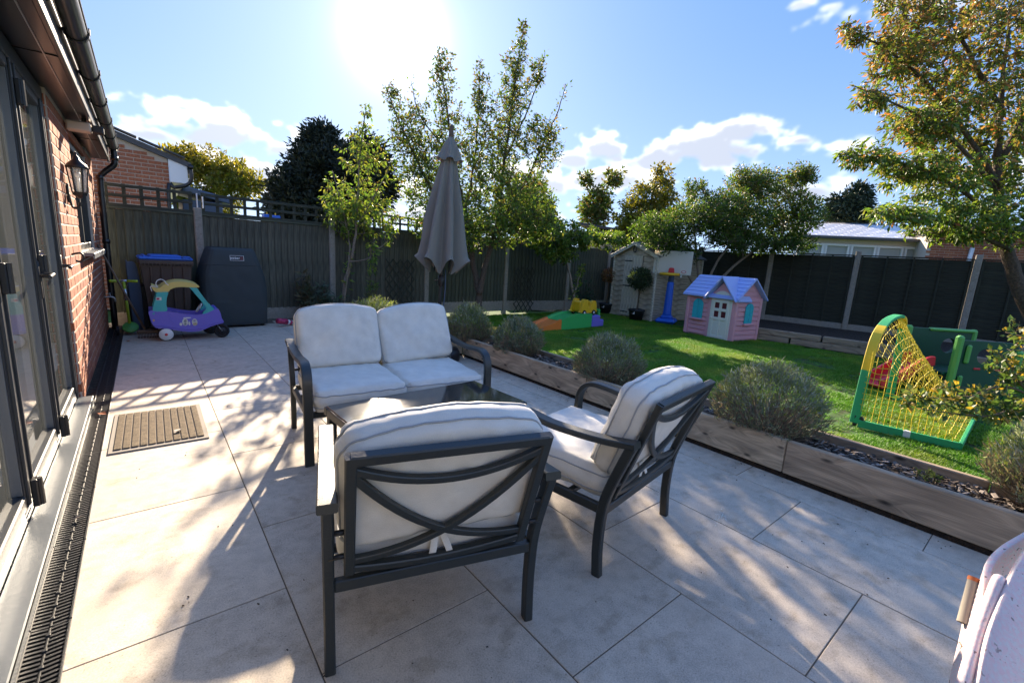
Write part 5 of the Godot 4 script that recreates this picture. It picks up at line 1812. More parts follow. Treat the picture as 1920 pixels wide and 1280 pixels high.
	part("leg_socket", s, M.mat_edge, fr)
	s = st(true)
	tube(s, [rel.call(1828.5, 1083, 1.2), rel.call(1826.5, 1090, 1.198)], 0.0135, 10, false)
	part("rusty_rim", s, M.rust, fr)
	s = st(true)
	for q in [[2000, 990, 1.22], [1975, 1150, 1.1], [1790, 1400, 1.02], [1850, 1430, 0.96]]:
		var top: Vector3 = rel.call(q[0], q[1], q[2])
		tube(s, [top, Vector3(top.x + 0.02, -f.y, top.z + 0.1)], 0.0125, 8)
	part("leg", s, M.peeling_paint, fr)

# ------------------------------------------------------------------ toys
func build_toys() -> void:
	ride_on_car()
	playhouse()
	shed_and_hoop()
	ramp()
	goal()
	climber()

func wheel(parent: Node, called: String, c: Vector3, r: float, w: float, m: Material, hub: Material, hub_r: float) -> void:
	var s := st(true)
	lathe(s, [Vector2(0.001, -w / 2), Vector2(r * 0.75, -w / 2), Vector2(r * 0.96, -w * 0.4), Vector2(r, -w * 0.2), Vector2(r, w * 0.2), Vector2(r * 0.96, w * 0.4), Vector2(r * 0.78, w / 2), Vector2(r * 0.72, w * 0.4), Vector2(0.001, w * 0.42)], 28, Transform3D(Basis(Vector3(1, 0, 0), PI / 2), c))
	var o := part(called, s, m, parent)
	s = st(true)
	lathe(s, [Vector2(0.001, w * 0.36), Vector2(hub_r, w * 0.40), Vector2(hub_r * 0.9, w * 0.56), Vector2(0.001, w * 0.62)], 18, Transform3D(Basis(Vector3(1, 0, 0), PI / 2), c))
	part("hub", s, hub, o)

func ride_on_car() -> void:
	var c := thing("toy_car", "purple ride-on toy car with turquoise pillars and a yellow roof on the patio", "toy car", Vector3(0.36, 0, -6.92), 0.0)
	var K := 0.00094
	var P := func(x: float, y: float) -> Vector2: return Vector2((x - 865.0) * K, (1150.0 - y) * K)
	var out := func(a: Array, n: int) -> PackedVector2Array:
		var v := []
		for q in a: v.append(P.call(q[0], q[1]))
		return poly(v, n)
	var s := st()
	# body: an open tub with a bulging side
	var body: PackedVector2Array = out.call([[484, 765], [560, 762], [660, 768], [760, 792], [860, 815], [960, 826], [1060, 815], [1150, 770], [1205, 752], [1232, 800], [1246, 880], [1266, 925], [1250, 950], [1190, 962], [1110, 990], [1010, 1035], [900, 1046], [790, 1030], [700, 1005], [610, 985], [540, 975], [505, 920], [490, 850]], 3)
	prism(s, body, 0.155, 0.215, Transform3D.IDENTITY, 0.012)
	prism(s, body, -0.215, -0.155, Transform3D.IDENTITY, 0.012)
	var front: PackedVector2Array = out.call([[1060, 830], [1150, 775], [1205, 752], [1232, 800], [1246, 880], [1266, 925], [1250, 950], [1190, 962], [1110, 990], [1050, 1000]], 2)
	prism(s, front, -0.16, 0.16, Transform3D.IDENTITY, 0.0)
	var rear: PackedVector2Array = out.call([[484, 765], [560, 762], [650, 768], [660, 900], [640, 985], [540, 975], [505, 920], [490, 850]], 2)
	prism(s, rear, -0.16, 0.16, Transform3D.IDENTITY, 0.0)
	box(s, Vector3(-0.03, P.call(0, 960).y, 0), Vector3(0.42, 0.03, 0.33))
	var tub := part("body", s, M.purple, c)
	s = st(true)
	var crease := []
	for q in [[520, 945], [640, 955], [760, 990], [880, 1012], [1000, 1003], [1100, 965], [1180, 935], [1250, 925]]:
		var v: Vector2 = P.call(q[0], q[1])
		crease.append(Vector3(v.x, v.y, 0.214))
	tube(s, smoothed(crease, 5), 0.008, 6)
	var dl := []
	for q in [[680, 800], [690, 870], [730, 940], [790, 985]]:
		var v: Vector2 = P.call(q[0], q[1])
		dl.append(Vector3(v.x, v.y, 0.2145))
	tube(s, smoothed(dl, 5), 0.003, 5)
	part("moulding", s, M.purple, tub)
	for sz in [0.185, -0.185]:
		s = st()
		prism(s, out.call([[530, 768], [540, 680], [565, 590], [585, 525], [688, 522], [672, 600], [662, 690], [660, 768]], 3), sz - 0.03, sz + 0.03, Transform3D.IDENTITY, 0.008)
		part("rear_pillar", s, M.turquoise, c)
		s = st()
		prism(s, out.call([[915, 465], [985, 468], [1030, 545], [1085, 640], [1130, 710], [1165, 755], [1120, 800], [1040, 820], [1050, 785], [1078, 750], [1060, 690], [1000, 600], [950, 520]], 3), sz - 0.026, sz + 0.026, Transform3D.IDENTITY, 0.008)
		part("front_pillar", s, M.turquoise, c)
	s = st()
	prism(s, out.call([[530, 452], [565, 470], [600, 480], [650, 440], [720, 408], [800, 395], [890, 400], [970, 422], [1015, 450], [1005, 468], [900, 466], [830, 462], [760, 472], [710, 500], [690, 525], [580, 527], [545, 500]], 3), -0.215, 0.215, Transform3D.IDENTITY, 0.016)
	part("roof", s, M.pale_yellow, c)
	# wheels: rear pair white discs, front castors black
	for sz in [0.19, -0.19]:
		var v: Vector2 = P.call(637, 1075)
		s = st(true)
		wheel(c, "rear_wheel", Vector3(v.x, 0.08, sz), 0.08, 0.06, M.rubber, M.white, 0.074)
		s = st(true)
		lathe(s, [Vector2(0.001, 0.0), Vector2(0.016, 0.0), Vector2(0.014, 0.01), Vector2(0.001, 0.012)], 14, Transform3D(Basis(Vector3(1, 0, 0), PI / 2), Vector3(v.x, 0.08, sz + 0.036)))
		part("wheel_cap", s, M.toy_red, c)
		v = P.call(1245, 1060)
		wheel(c, "front_wheel", Vector3(v.x - (0.0 if sz > 0 else 0.09), 0.085, sz * 0.8), 0.085, 0.055, M.rubber, M.pot_black, 0.05)
		s = st(true)
		tube(s, [Vector3(v.x - 0.05 - (0.0 if sz > 0 else 0.09), 0.17, sz * 0.8 + 0.034), Vector3(v.x - (0.0 if sz > 0 else 0.09), 0.085, sz * 0.8 + 0.034)], 0.007, 8)
		part("fork", s, M.steel, c)
	s = st(true)
	ball(s, Vector3(P.call(1120, 1050).x, 0.1, -0.02), Vector3(0.075, 0.075, 0.09), 8)
	part("underbody", s, M.pot_black, c)
	# seat, steering wheel, stickers
	s = st()
	cbox(s, Vector3(P.call(720, 0).x, P.call(0, 850).y, 0), Vector3(0.17, 0.05, 0.3), 0.02)
	part("seat", s, M.purple, c)
	s = st(true)
	var sw := []
	for k in 17: sw.append(Vector3(P.call(1015, 0).x + 0.03 * sin(TAU * k / 16), P.call(0, 760).y + 0.05 * sin(TAU * k / 16), 0.06 * cos(TAU * k / 16)))
	tube(s, sw, 0.009, 6, false)
	part("steering_wheel", s, M.toy_white, c)
	for q in [[515, 880, 22, M.toy_yellow], [520, 795, 20, M.turquoise]]:
		s = st(true)
		var v: Vector2 = P.call(q[0], q[1])
		ball(s, Vector3(v.x + 0.008, v.y, 0.19), Vector3(0.02, 0.022, 0.03), 7)
		part("tail_light", s, q[3], c)
	var dec := func(x: float, y: float, w: float, h: float, m: Material) -> void:
		var d := st()
		var v: Vector2 = P.call(x, y)
		var a := []
		for k in 12: a.append(Vector2(v.x + cos(TAU * k / 12) * w * K, v.y + sin(TAU * k / 12) * h * K))
		prism(d, poly(a), 0.2152, 0.2162)
		part("sticker", d, m, c)
	for q in [[795, 940, 14, 20], [842, 915, 32, 48], [885, 935, 10, 26], [942, 920, 30, 48]]: dec.call(q[0], q[1], q[2], q[3], M.toy_white)
	for q in [[842, 900, 16, 16], [842, 940, 17, 14]]: dec.call(q[0], q[1], q[2], q[3], M.dull_blue)
	dec.call(946, 945, 24, 18, M.toy_yellow)
	dec.call(940, 900, 14, 14, M.purple)
	dec.call(866, 860, 44, 8, M.white)
	s = st()
	var v2: Vector2 = P.call(592, 610)
	box(s, Vector3(v2.x, v2.y, 0.2156), Vector3(0.05, 0.036, 0.002))
	part("sticker", s, M.toy_white, c)
	s = st()
	box(s, Vector3(v2.x - 0.008, v2.y, 0.217), Vector3(0.026, 0.022, 0.002))
	part("sticker", s, M.pink_toy, c)
	# loop hanging over the roof
	var lp := thing("white_cord_loop", "thin white looped cord hooked over the back of the toy car's roof", "cord", Vector3(0.36, 0, -6.92))
	s = st(true)
	var arc := []
	for q in [[530, 515], [525, 455], [590, 462], [575, 430], [590, 385], [628, 368], [662, 385], [680, 420], [700, 440]]:
		var v: Vector2 = P.call(q[0], q[1])
		arc.append(Vector3(v.x, v.y, 0.225))
	tube(s, smoothed(arc, 5), 0.005, 6)
	part("cord", s, M.white, lp)

func playhouse() -> void:
	# x along the front, +z towards the patio
	var o := thing("playhouse", "pink plastic playhouse with blue roof, white door and turquoise shutters on the lawn", "playhouse", Vector3(9.115, LAWN, -4.43), atan2(-0.989, -0.15))
	var w := 1.13
	var d := 0.80
	var eave := 0.86
	var ridge := 1.20
	var s := st()
	box(s, Vector3(0, eave / 2, 0), Vector3(w - 0.05, eave, d - 0.05))
	for e in [-1.0, 1.0]:
		prism(s, PackedVector2Array([Vector2(-d / 2 + 0.02, eave), Vector2(d / 2 - 0.02, eave), Vector2(0, ridge - 0.03)]), e * (w / 2 - 0.04) - 0.015, e * (w / 2 - 0.04) + 0.015, Transform3D(Basis(Vector3(0, 0, -1), Vector3.UP, Vector3(1, 0, 0)), Vector3.ZERO))
	part("wall", s, M.house_pink, o)
	# corner posts
	for x in [-w / 2 + 0.03, w / 2 - 0.03]:
		for z in [-d / 2 + 0.03, d / 2 - 0.03]:
			s = st()
			cbox(s, Vector3(x, eave / 2 - 0.01, z), Vector3(0.075, eave - 0.02, 0.075), 0.015)
			part("corner_post", s, M.house_pink, o)
	# siding boards, each a moulded course
	var n := 9
	var h := (eave - 0.04) / n
	var board := func(cx: float, cy: float, cz: float, len: float, side: bool) -> void:
		var q := st()
		cbox(q, Vector3.ZERO, Vector3(len, h - 0.017, 0.026), 0.007)
		part("siding_board", q, M.house_pink, o, Transform3D((Basis(Vector3.UP, PI / 2) if side else Basis.IDENTITY) * Basis(Vector3(1, 0, 0), -0.08), Vector3(cx, cy, cz)))
	for k in n:
		var y := 0.02 + (k + 0.5) * h
		board.call(-0.265, y, d / 2 - 0.018, 0.42, false)
		board.call(w / 2 - 0.018, y, 0.0, d - 0.14, true)
	for k in 3: board.call(w / 2 - 0.030, eave + 0.05 + k * 0.09, 0.0, (d - 0.1) * (1.0 - (0.05 + k * 0.09 + 0.06) / (ridge - eave)), true)
	# porch gable with the arched door
	var dx := 0.255
	s = st()
	prism(s, PackedVector2Array([Vector2(dx - 0.30, 0.0), Vector2(dx + 0.28, 0.0), Vector2(dx + 0.28, eave - 0.05), Vector2(dx, ridge - 0.08), Vector2(dx - 0.30, eave - 0.05)]), d / 2 - 0.03, d / 2 + 0.012, Transform3D.IDENTITY, 0.004)
	part("porch_front", s, M.house_pink, o)
	s = st()
	var arch := [Vector2(dx - 0.225, 0.01), Vector2(dx + 0.225, 0.01), Vector2(dx + 0.225, 0.74)]
	for k in range(1, 12): arch.append(Vector2(dx + 0.225 * cos(PI * k / 12), 0.74 + 0.2 * sin(PI * k / 12)))
	arch.append(Vector2(dx - 0.225, 0.74))
	prism(s, PackedVector2Array(arch), d / 2 + 0.012, d / 2 + 0.03, Transform3D.IDENTITY, 0.004)
	part("door_surround", s, M.toy_white, o)
	s = st()
	var z0 := d / 2 + 0.03
	for x in [-0.155, 0.0, 0.155]: cbox(s, Vector3(dx + x, 0.40, z0 + 0.008), Vector3(0.055, 0.72, 0.02), 0.006)
	for y in [0.045, 0.40, 0.575, 0.74]: cbox(s, Vector3(dx, y, z0 + 0.009), Vector3(0.36, 0.055, 0.02), 0.006)
	for x in [-0.078, 0.078]: cbox(s, Vector3(dx + x, 0.2, z0 + 0.003), Vector3(0.10, 0.28, 0.01), 0.004)
	var door := part("door", s, M.toy_white, o)
	for x in [-0.078, 0.078]:
		for y in [0.487, 0.657]:
			s = st()
			box(s, Vector3(dx + x, y, z0 + 0.002), Vector3(0.095, 0.115, 0.006))
			part("pane", s, M.dark_red, door)
	s = st(true)
	ball(s, Vector3(dx - 0.17, 0.41, z0 + 0.03), Vector3.ONE * 0.018, 6)
	part("handle", s, M.toy_white, door)
	# windows with arched shutters and ledges
	for q in [[-0.275, false], [0.0, true]]:
		var xf := Transform3D(Basis.IDENTITY, Vector3(q[0], 0.35, d / 2 - 0.004)) if not q[1] else Transform3D(Basis(Vector3.UP, PI / 2), Vector3(w / 2 - 0.004, 0.35, 0.0))
		var wn := Node3D.new()
		wn.name = part_name("window", o)
		o.add_child(wn, true)
		for sx in [-1.0, 1.0]:
			s = st()
			var a := [Vector2(sx * 0.004, 0.0), Vector2(sx * 0.118, 0.0), Vector2(sx * 0.118, 0.26)]
			for k in range(1, 8): a.append(Vector2(sx * 0.118 * cos(PI / 2 * k / 7) + sx * 0.004, 0.26 + 0.13 * sin(PI / 2 * k / 7)))
			prism(s, PackedVector2Array(a), 0.0, 0.022, xf, 0.004)
			for y in [0.075, 0.16, 0.245]: cbox(s, xf * Vector3(sx * 0.06, y, 0.022), Vector3(0.085, 0.012, 0.012) if not q[1] else Vector3(0.012, 0.012, 0.085), 0.003)
			part("shutter", s, M.shutter_blue, wn)
		s = st()
		cbox(s, xf * Vector3(0, -0.02, 0.02), Vector3(0.29, 0.035, 0.07) if not q[1] else Vector3(0.07, 0.035, 0.29), 0.008)
		part("ledge", s, M.house_pink, wn)
	# roof: main ridge along x, cross gable over the door
	s = st()
	var over := 0.07
	var y_e := eave - 0.06
	for e in [-1.0, 1.0]:
		var a := Vector3(0, ridge, 0)
		var b := Vector3(0, y_e, e * (d / 2 + over))
		var mid := (a + b) / 2
		var dir := (b - a).normalized()
		var nrm := Vector3(0, dir.z * e, -dir.y * e)
		cbox(s, mid, Vector3(w + 2 * over, 0.035, (b - a).length() + 0.02), 0.01, Basis(Vector3(1, 0, 0), e * atan2(ridge - y_e, d / 2 + over)))
		for k in 6:
			var f := (k + 0.5) / 6.0
			cbox(s, a.lerp(b, f) + Vector3(0, 0.02, e * 0.008), Vector3(w + 2 * over - 0.02, 0.012, (b - a).length() / 6 - 0.012), 0.004, Basis(Vector3(1, 0, 0), e * (atan2(ridge - y_e, d / 2 + over) - 0.06)))
	part("roof", s, M.roof_blue, o)
	for e in [-1.0, 1.0]:
		s = st()
		var a := Vector3(dx, ridge - 0.005, 0)
		var b := Vector3(dx + e * 0.34, eave - 0.10, 0)
		cbox(s, (a + b) / 2 + Vector3(0, 0.012, d / 4 + 0.06), Vector3((b - a).length() + 0.03, 0.035, d / 2 + 0.12), 0.01, Basis(Vector3(0, 0, 1), -e * atan2(ridge - eave + 0.095, 0.34)))
		part("porch_roof", s, M.roof_blue, o)

func shed_and_hoop() -> void:
	var o := thing("garden_shed", "small cream timber shed with a white plank door in the far corner of the lawn", "shed", Vector3(10.42, LAWN, -6.92), atan2(-0.994, -0.11))
	var w := 1.41
	var d := 1.75
	var eave := 1.58
	var ridge := 1.86
	var s := st()
	box(s, Vector3(0, eave / 2, 0), Vector3(w - 0.04, eave, d - 0.04))
	prism(s, PackedVector2Array([Vector2(-w / 2 + 0.02, eave), Vector2(w / 2 - 0.02, eave), Vector2(0, ridge)]), -d / 2 + 0.02, d / 2 - 0.02)
	part("wall", s, M.shed_board, o)
	for k in 13:
		var y := 0.07 + k * 0.128
		if y > eave: 
			var f := 1.0 - (y + 0.05 - eave) / (ridge - eave)
			s = st()
			cbox(s, Vector3.ZERO, Vector3(maxf(w * f, 0.1), 0.12, 0.016), 0.004)
			part("board", s, M.shed_board, o, Transform3D(Basis(Vector3(1, 0, 0), -0.07), Vector3(0, y, d / 2 - 0.008)))
			continue
		for sx in [-1.0, 1.0]:
			s = st()
			cbox(s, Vector3.ZERO, Vector3(0.40, 0.124, 0.016), 0.004)
			part("board", s, M.shed_board, o, Transform3D(Basis(Vector3(1, 0, 0), -0.07), Vector3(sx * 0.49, y, d / 2 - 0.006)))
		s = st()
		cbox(s, Vector3.ZERO, Vector3(d - 0.06, 0.124, 0.016), 0.004)
		part("board", s, M.shed_board, o, Transform3D(Basis(Vector3.UP, PI / 2) * Basis(Vector3(1, 0, 0), -0.07), Vector3(w / 2 - 0.006, y, 0)))
	for q in [[-w / 2 + 0.02, d / 2 - 0.0], [w / 2 - 0.0, d / 2 - 0.0], [w / 2 - 0.0, -d / 2 + 0.03]]:
		s = st()
		cbox(s, Vector3(q[0], eave / 2, q[1]), Vector3(0.05, eave, 0.05), 0.006)
		part("corner_trim", s, M.shed_white, o)
	for e in [-1.0, 1.0]:
		s = st()
		var a := Vector3(0, ridge + 0.03, 0)
		var b := Vector3(e * (w / 2 + 0.07), eave - 0.03, 0)
		var tilt := Basis(Vector3(0, 0, 1), -e * atan2(a.y - b.y, absf(b.x)))
		cbox(s, (a + b) / 2, Vector3((b - a).length(), 0.025, d + 0.12), 0.005, tilt)
		part("roof", s, M.felt, o)
		s = st()
		cbox(s, (a + b) / 2 + Vector3(0, -0.035, d / 2 + 0.065), Vector3((b - a).length(), 0.085, 0.018), 0.004, tilt)
		part("bargeboard", s, M.shed_white, o)
	var dn := Node3D.new()
	dn.name = part_name("door", o)
	o.add_child(dn, true)
	for k in 6:
		s = st()
		cbox(s, Vector3.ZERO, Vector3(1.50, 0.094, 0.02), 0.004)
		part("plank", s, M.shed_white, dn, Transform3D(Basis(Vector3(0, 0, 1), PI / 2), Vector3(-0.245 + k * 0.098 - 0.02, 0.80, d / 2 + 0.014)))
	for y in [0.14, 0.80, 1.42]:
		s = st()
		cbox(s, Vector3(-0.17, y, d / 2 + 0.028), Vector3(0.25, 0.026, 0.006), 0.002)
		part("strap_hinge", s, M.black_iron, dn)
	var hs := thing("horseshoe", "rusty horseshoe hung in the gable above the shed door", "horseshoe", Vector3(10.42, LAWN, -6.92), atan2(-0.994, -0.11))
	s = st(true)
	var arc := []
	for k in 13:
		var a := PI * (1.15 + 1.7 * k / 12.0) - PI * 0.5
		arc.append(Vector3(cos(a + PI * 0.5 - PI * 0.5) * 0.05, 1.70 + sin(a) * 0.06, d / 2 + 0.03))
	tube(s, arc, 0.011, 6)
	part("shoe", s, M.black_iron, hs)
	# basketball stand
	var b := thing("basketball_stand", "toy basketball stand with white backboard, yellow hoop and blue post beside the shed", "basketball stand", Vector3(9.66, LAWN, -6.02), -1.15)
	s = st()
	cbox(s, Vector3(0, 0.06, -0.05), Vector3(0.46, 0.12, 0.5), 0.05)
	cbox(s, Vector3(0, 0.15, -0.05), Vector3(0.26, 0.1, 0.26), 0.04)
	part("base", s, M.toy_blue, b)
	s = st(true)
	tube(s, [Vector3(0, 0.12, -0.05), Vector3(0, 0.26, -0.05), Vector3(0, 0.92, -0.05), Vector3(0, 0.98, -0.05)], [0.125, 0.095, 0.078, 0.07], 14)
	part("post", s, M.toy_blue, b)
	s = st(true)
	tube(s, [Vector3(0, 0.9, -0.05), Vector3(0, 1.25, -0.05)], 0.065, 14)
	part("upper_post", s, M.dull_blue, b)
	s = st()
	cbox(s, Vector3(0, 1.43, 0.03), Vector3(0.86, 0.54, 0.03), 0.012)
	part("backboard", s, M.board_white, b)
	s = st(true)
	var ringp := []
	for k in 29: ringp.append(Vector3(cos(TAU * k / 28) * 0.2, 1.17, 0.28 + sin(TAU * k / 28) * 0.2))
	tube(s, ringp, 0.032, 10, false)
	part("hoop", s, M.toy_yellow, b)
	s = st()
	prism(s, poly([Vector2(-0.06, 1.16), Vector2(0.06, 1.16), Vector2(0.062, 1.26), Vector2(0.04, 1.31), Vector2(-0.04, 1.31), Vector2(-0.062, 1.26)], 3), 0.05, 0.10, Transform3D.IDENTITY, 0.008)
	part("hoop_bracket", s, M.toy_red, b)
	s = st()
	var ov := []
	for k in 16: ov.append(Vector2(0.27 + cos(TAU * k / 16) * 0.055, 1.235 + sin(TAU * k / 16) * 0.03))
	prism(s, poly(ov), 0.053, 0.056)
	part("badge", s, M.toy_red, b)
	s = st()
	var ov2 := []
	for k in 16: ov2.append(Vector2(0.27 + cos(TAU * k / 16) * 0.043, 1.235 + sin(TAU * k / 16) * 0.02))
	prism(s, poly(ov2), 0.056, 0.058)
	part("badge", s, M.white, b)
	s = st()
	cbox(s, Vector3(0.22, 1.14, 0.02), Vector3(0.03, 0.08, 0.03), 0.006)
	part("bracket", s, M.white, b)

func ramp() -> void:
	# x runs up the ramp
	var o := thing("coaster_ramp", "long play ramp of yellow, orange and green sections with purple steps on the lawn", "play ramp", Vector3(4.55, LAWN, -6.36), 0.02)
	var prof := func(x: float) -> float:
		var t := clampf(x / 2.5, 0.0, 1.0)
		return 0.03 + 0.22 * pow(smoothstep(0.28, 0.93, t), 1.15) + 0.02 * sin(t * 9.0) * smoothstep(0.2, 0.5, t)
	var sec := func(x0: float, x1: float) -> SurfaceTool:
		var s := st(false)
		var n := 10
		for k in n:
			var a := lerpf(x0, x1, float(k) / n)
			var b := lerpf(x0, x1, float(k + 1) / n)
			var ya: float = prof.call(a)
			var yb: float = prof.call(b)
			var half := 0.23
			# section: side walls with raised rims and a lowered track
			var sect := [[-half, 0.0], [-half, 0.0 + 1.0], [-half + 0.06, 1.0], [-half + 0.08, 0.72], [half - 0.08, 0.72], [half - 0.06, 1.0], [half, 1.0], [half, 0.0]]
			for q in 7:
				var p := []
				for e in [[a, ya, q], [b, yb, q], [b, yb, q + 1], [a, ya, q + 1]]:
					var v: Array = sect[e[2]]
					var yy: float = 0.0 if v[1] == 0.0 else (e[1] + 0.03 if v[1] == 1.0 else e[1] - 0.008)
					p.append(Vector3(e[0], yy, v[0]))
				quad(s, p[0], p[1], p[2], p[3])
		for e in [x0, x1]:
			var y: float = prof.call(e)
			quad(s, Vector3(e, 0, -0.23), Vector3(e, y, -0.23), Vector3(e, y, 0.23), Vector3(e, 0, 0.23))
		return s
	part("yellow_section", sec.call(0.0, 0.8), M.toy_yellow, o)
	part("orange_section", sec.call(0.803, 1.72), M.toy_orange, o)
	part("green_section", sec.call(1.723, 2.62), M.toy_green, o)
	var s := st()
	cbox(s, Vector3(2.76, 0.125, 0), Vector3(0.27, 0.25, 0.48), 0.02)
	cbox(s, Vector3(2.94, 0.075, 0), Vector3(0.2, 0.15, 0.44), 0.02)
	part("step_block", s, M.purple, o)
	s = st()
	for z in [-0.2, 0.2]: cbox(s, Vector3(2.86, 0.29, z), Vector3(0.05, 0.16, 0.06), 0.015)
	cbox(s, Vector3(2.86, 0.345, 0), Vector3(0.05, 0.05, 0.4), 0.015)
	part("stop_bar", s, M.toy_green, o)
	# the little car parked on top
	var c := thing("coaster_car", "yellow ride-on car parked at the top of the play ramp", "toy car", Vector3(7.08, LAWN + 0.285, -6.36), 0.02)
	c.scale = Vector3.ONE * 0.78
	for e in [-1.0, 1.0]:
		s = st()
		prism(s, poly([Vector2(-0.30, 0.03), Vector2(0.29, 0.03), Vector2(0.31, 0.13), Vector2(0.29, 0.29), Vector2(0.22, 0.345), Vector2(0.12, 0.33), Vector2(0.07, 0.22), Vector2(0.02, 0.155), Vector2(-0.03, 0.22), Vector2(-0.05, 0.37), Vector2(-0.10, 0.355), Vector2(-0.14, 0.345), Vector2(-0.17, 0.385), Vector2(-0.22, 0.34), Vector2(-0.29, 0.16), Vector2(-0.31, 0.08)], 2), e * 0.16 - 0.035, e * 0.16 + 0.035, Transform3D.IDENTITY, 0.01)
		part("side", s, M.toy_yellow, c)
	s = st()
	cbox(s, Vector3(-0.19, 0.19, 0), Vector3(0.17, 0.28, 0.27), 0.03)
	cbox(s, Vector3(0.2, 0.18, 0), Vector3(0.16, 0.28, 0.27), 0.03)
	cbox(s, Vector3(0.0, 0.08, 0), Vector3(0.5, 0.08, 0.27), 0.02)
	part("body", s, M.toy_yellow, c)
	for x in [-0.175, 0.2]:
		for z in [-0.19, 0.19]:
			wheel(c, "wheel", Vector3(x, 0.03, z), 0.072, 0.05 if z > 0 else 0.04, M.rubber, M.white, 0.03)

func goal() -> void:
	var o := thing("football_goal", "small arched toy football goal with green and yellow sleeves and yellow net", "goal", Vector3(5.05, LAWN, -1.07))
	# a is along the mouth, b points away behind the goal
	var A := Vector3(1.52, 0, -0.05)
	var B := Vector3(0.11, 0, 0.74)
	var Q := func(u: float, y: float, v: float) -> Vector3: return A * u + B * v + Vector3(0, y, 0)
	var mouth := []
	for q in [[0.0, 0.03], [0.02, 0.35], [0.055, 0.68], [0.13, 0.85], [0.32, 0.955], [0.55, 0.985], [0.74, 0.975], [0.88, 0.90], [0.955, 0.68], [0.985, 0.35], [1.0, 0.03]]: mouth.append(Q.call(q[0], q[1], 0.0))
	var line := smoothed(mouth, 6)
	var cuts := [0, 9, 21, 36, 44, line.size() - 1]
	for k in 5:
		var s := st()
		var seg := []
		for i in range(cuts[k], cuts[k + 1] + 1): seg.append(line[i])
		bar(s, seg, B, 0.075, 0.03)
		part("sleeve", s, M.goal_green if k % 2 == 0 else M.goal_yellow, o)
	for u in [0.0, 1.0]:
		var s := st()
		bar(s, [Q.call(u, 0.03, 0.04), Q.call(u, 0.03, 0.45)], Vector3.UP, 0.07, 0.03)
		bar(s, [Q.call(u, 0.03, 0.45), Q.call(u, 0.03, 0.95)], Vector3.UP, 0.068, 0.028)
		var gb := part("ground_sleeve", s, M.goal_green, o)
		s = st()
		cbox(s, Q.call(u, 0.035, 0.50), Vector3(0.04, 0.06, 0.05), 0.004)
		part("label_patch", s, M.white, gb)
		s = st(true)
		tube(s, smoothed([Q.call(u, 0.10, 0.0), Q.call(u, 0.0, 0.0), Q.call(u, 0.05, 0.03), Q.call(u, 0.09, 0.06), Q.call(u, 0.03, 0.10)], 4), 0.012, 8)
		part("foot_strap", s, M.black_iron, o)
	var s2 := st()
	bar(s2, [Q.call(0.0, 0.03, 0.95), Q.call(1.0, 0.03, 0.95)], Vector3.UP, 0.06, 0.028)
	part("rear_sleeve", s2, M.goal_green, o)
	# net: a sloping back sheet hung from the arch and two side sheets
	var s := st()
	var cord := func(a: Vector3, b: Vector3, sag: float) -> void:
		var p := []
		for k in 6:
			var t := k / 5.0
			p.append(a.lerp(b, t) + Vector3(0, -sag * sin(PI * t), 0) + Vector3(rng.randfn(), rng.randfn(), rng.randfn()) * 0.0025 * (1.0 if k > 0 and k < 5 else 0.0))
		tube(s, p, 0.0026, 4, false)
	var NU := 26
	var NV := 17
	var node := func(i: int, j: int) -> Vector3:
		var a: Vector3 = line[int(round(lerpf(14.0, 50.0, float(i) / NU)))]
		var e: Vector3 = Q.call(float(i) / NU, 0.05, 0.95)
		var t := float(j) / NV
		return a.lerp(e, t) + Vector3(0, -0.07 * sin(PI * t) * (0.4 + 0.6 * sin(PI * i / NU)), 0)
	for i in NU + 1:
		for j in NV:
			cord.call(node.call(i, j), node.call(i, j + 1), 0.002)
	for j in NV + 1:
		for i in NU: cord.call(node.call(i, j), node.call(i + 1, j), 0.004)
	for u in [0.0, 1.0]:
		var edge := func(v: float) -> float: return lerpf(0.74, 0.05, v / 0.95)
		for k in 15:
			var v := 0.04 + k * 0.06
			cord.call(Q.call(u, 0.04, v), Q.call(u, edge.call(v), v), 0.0)
		for k in 13:
			var y := 0.05 + k * 0.053
			cord.call(Q.call(u, y, 0.02), Q.call(u, y, (0.74 - y) / 0.69 * 0.95), 0.012)
	part("net", s, M.yellow_net, o)

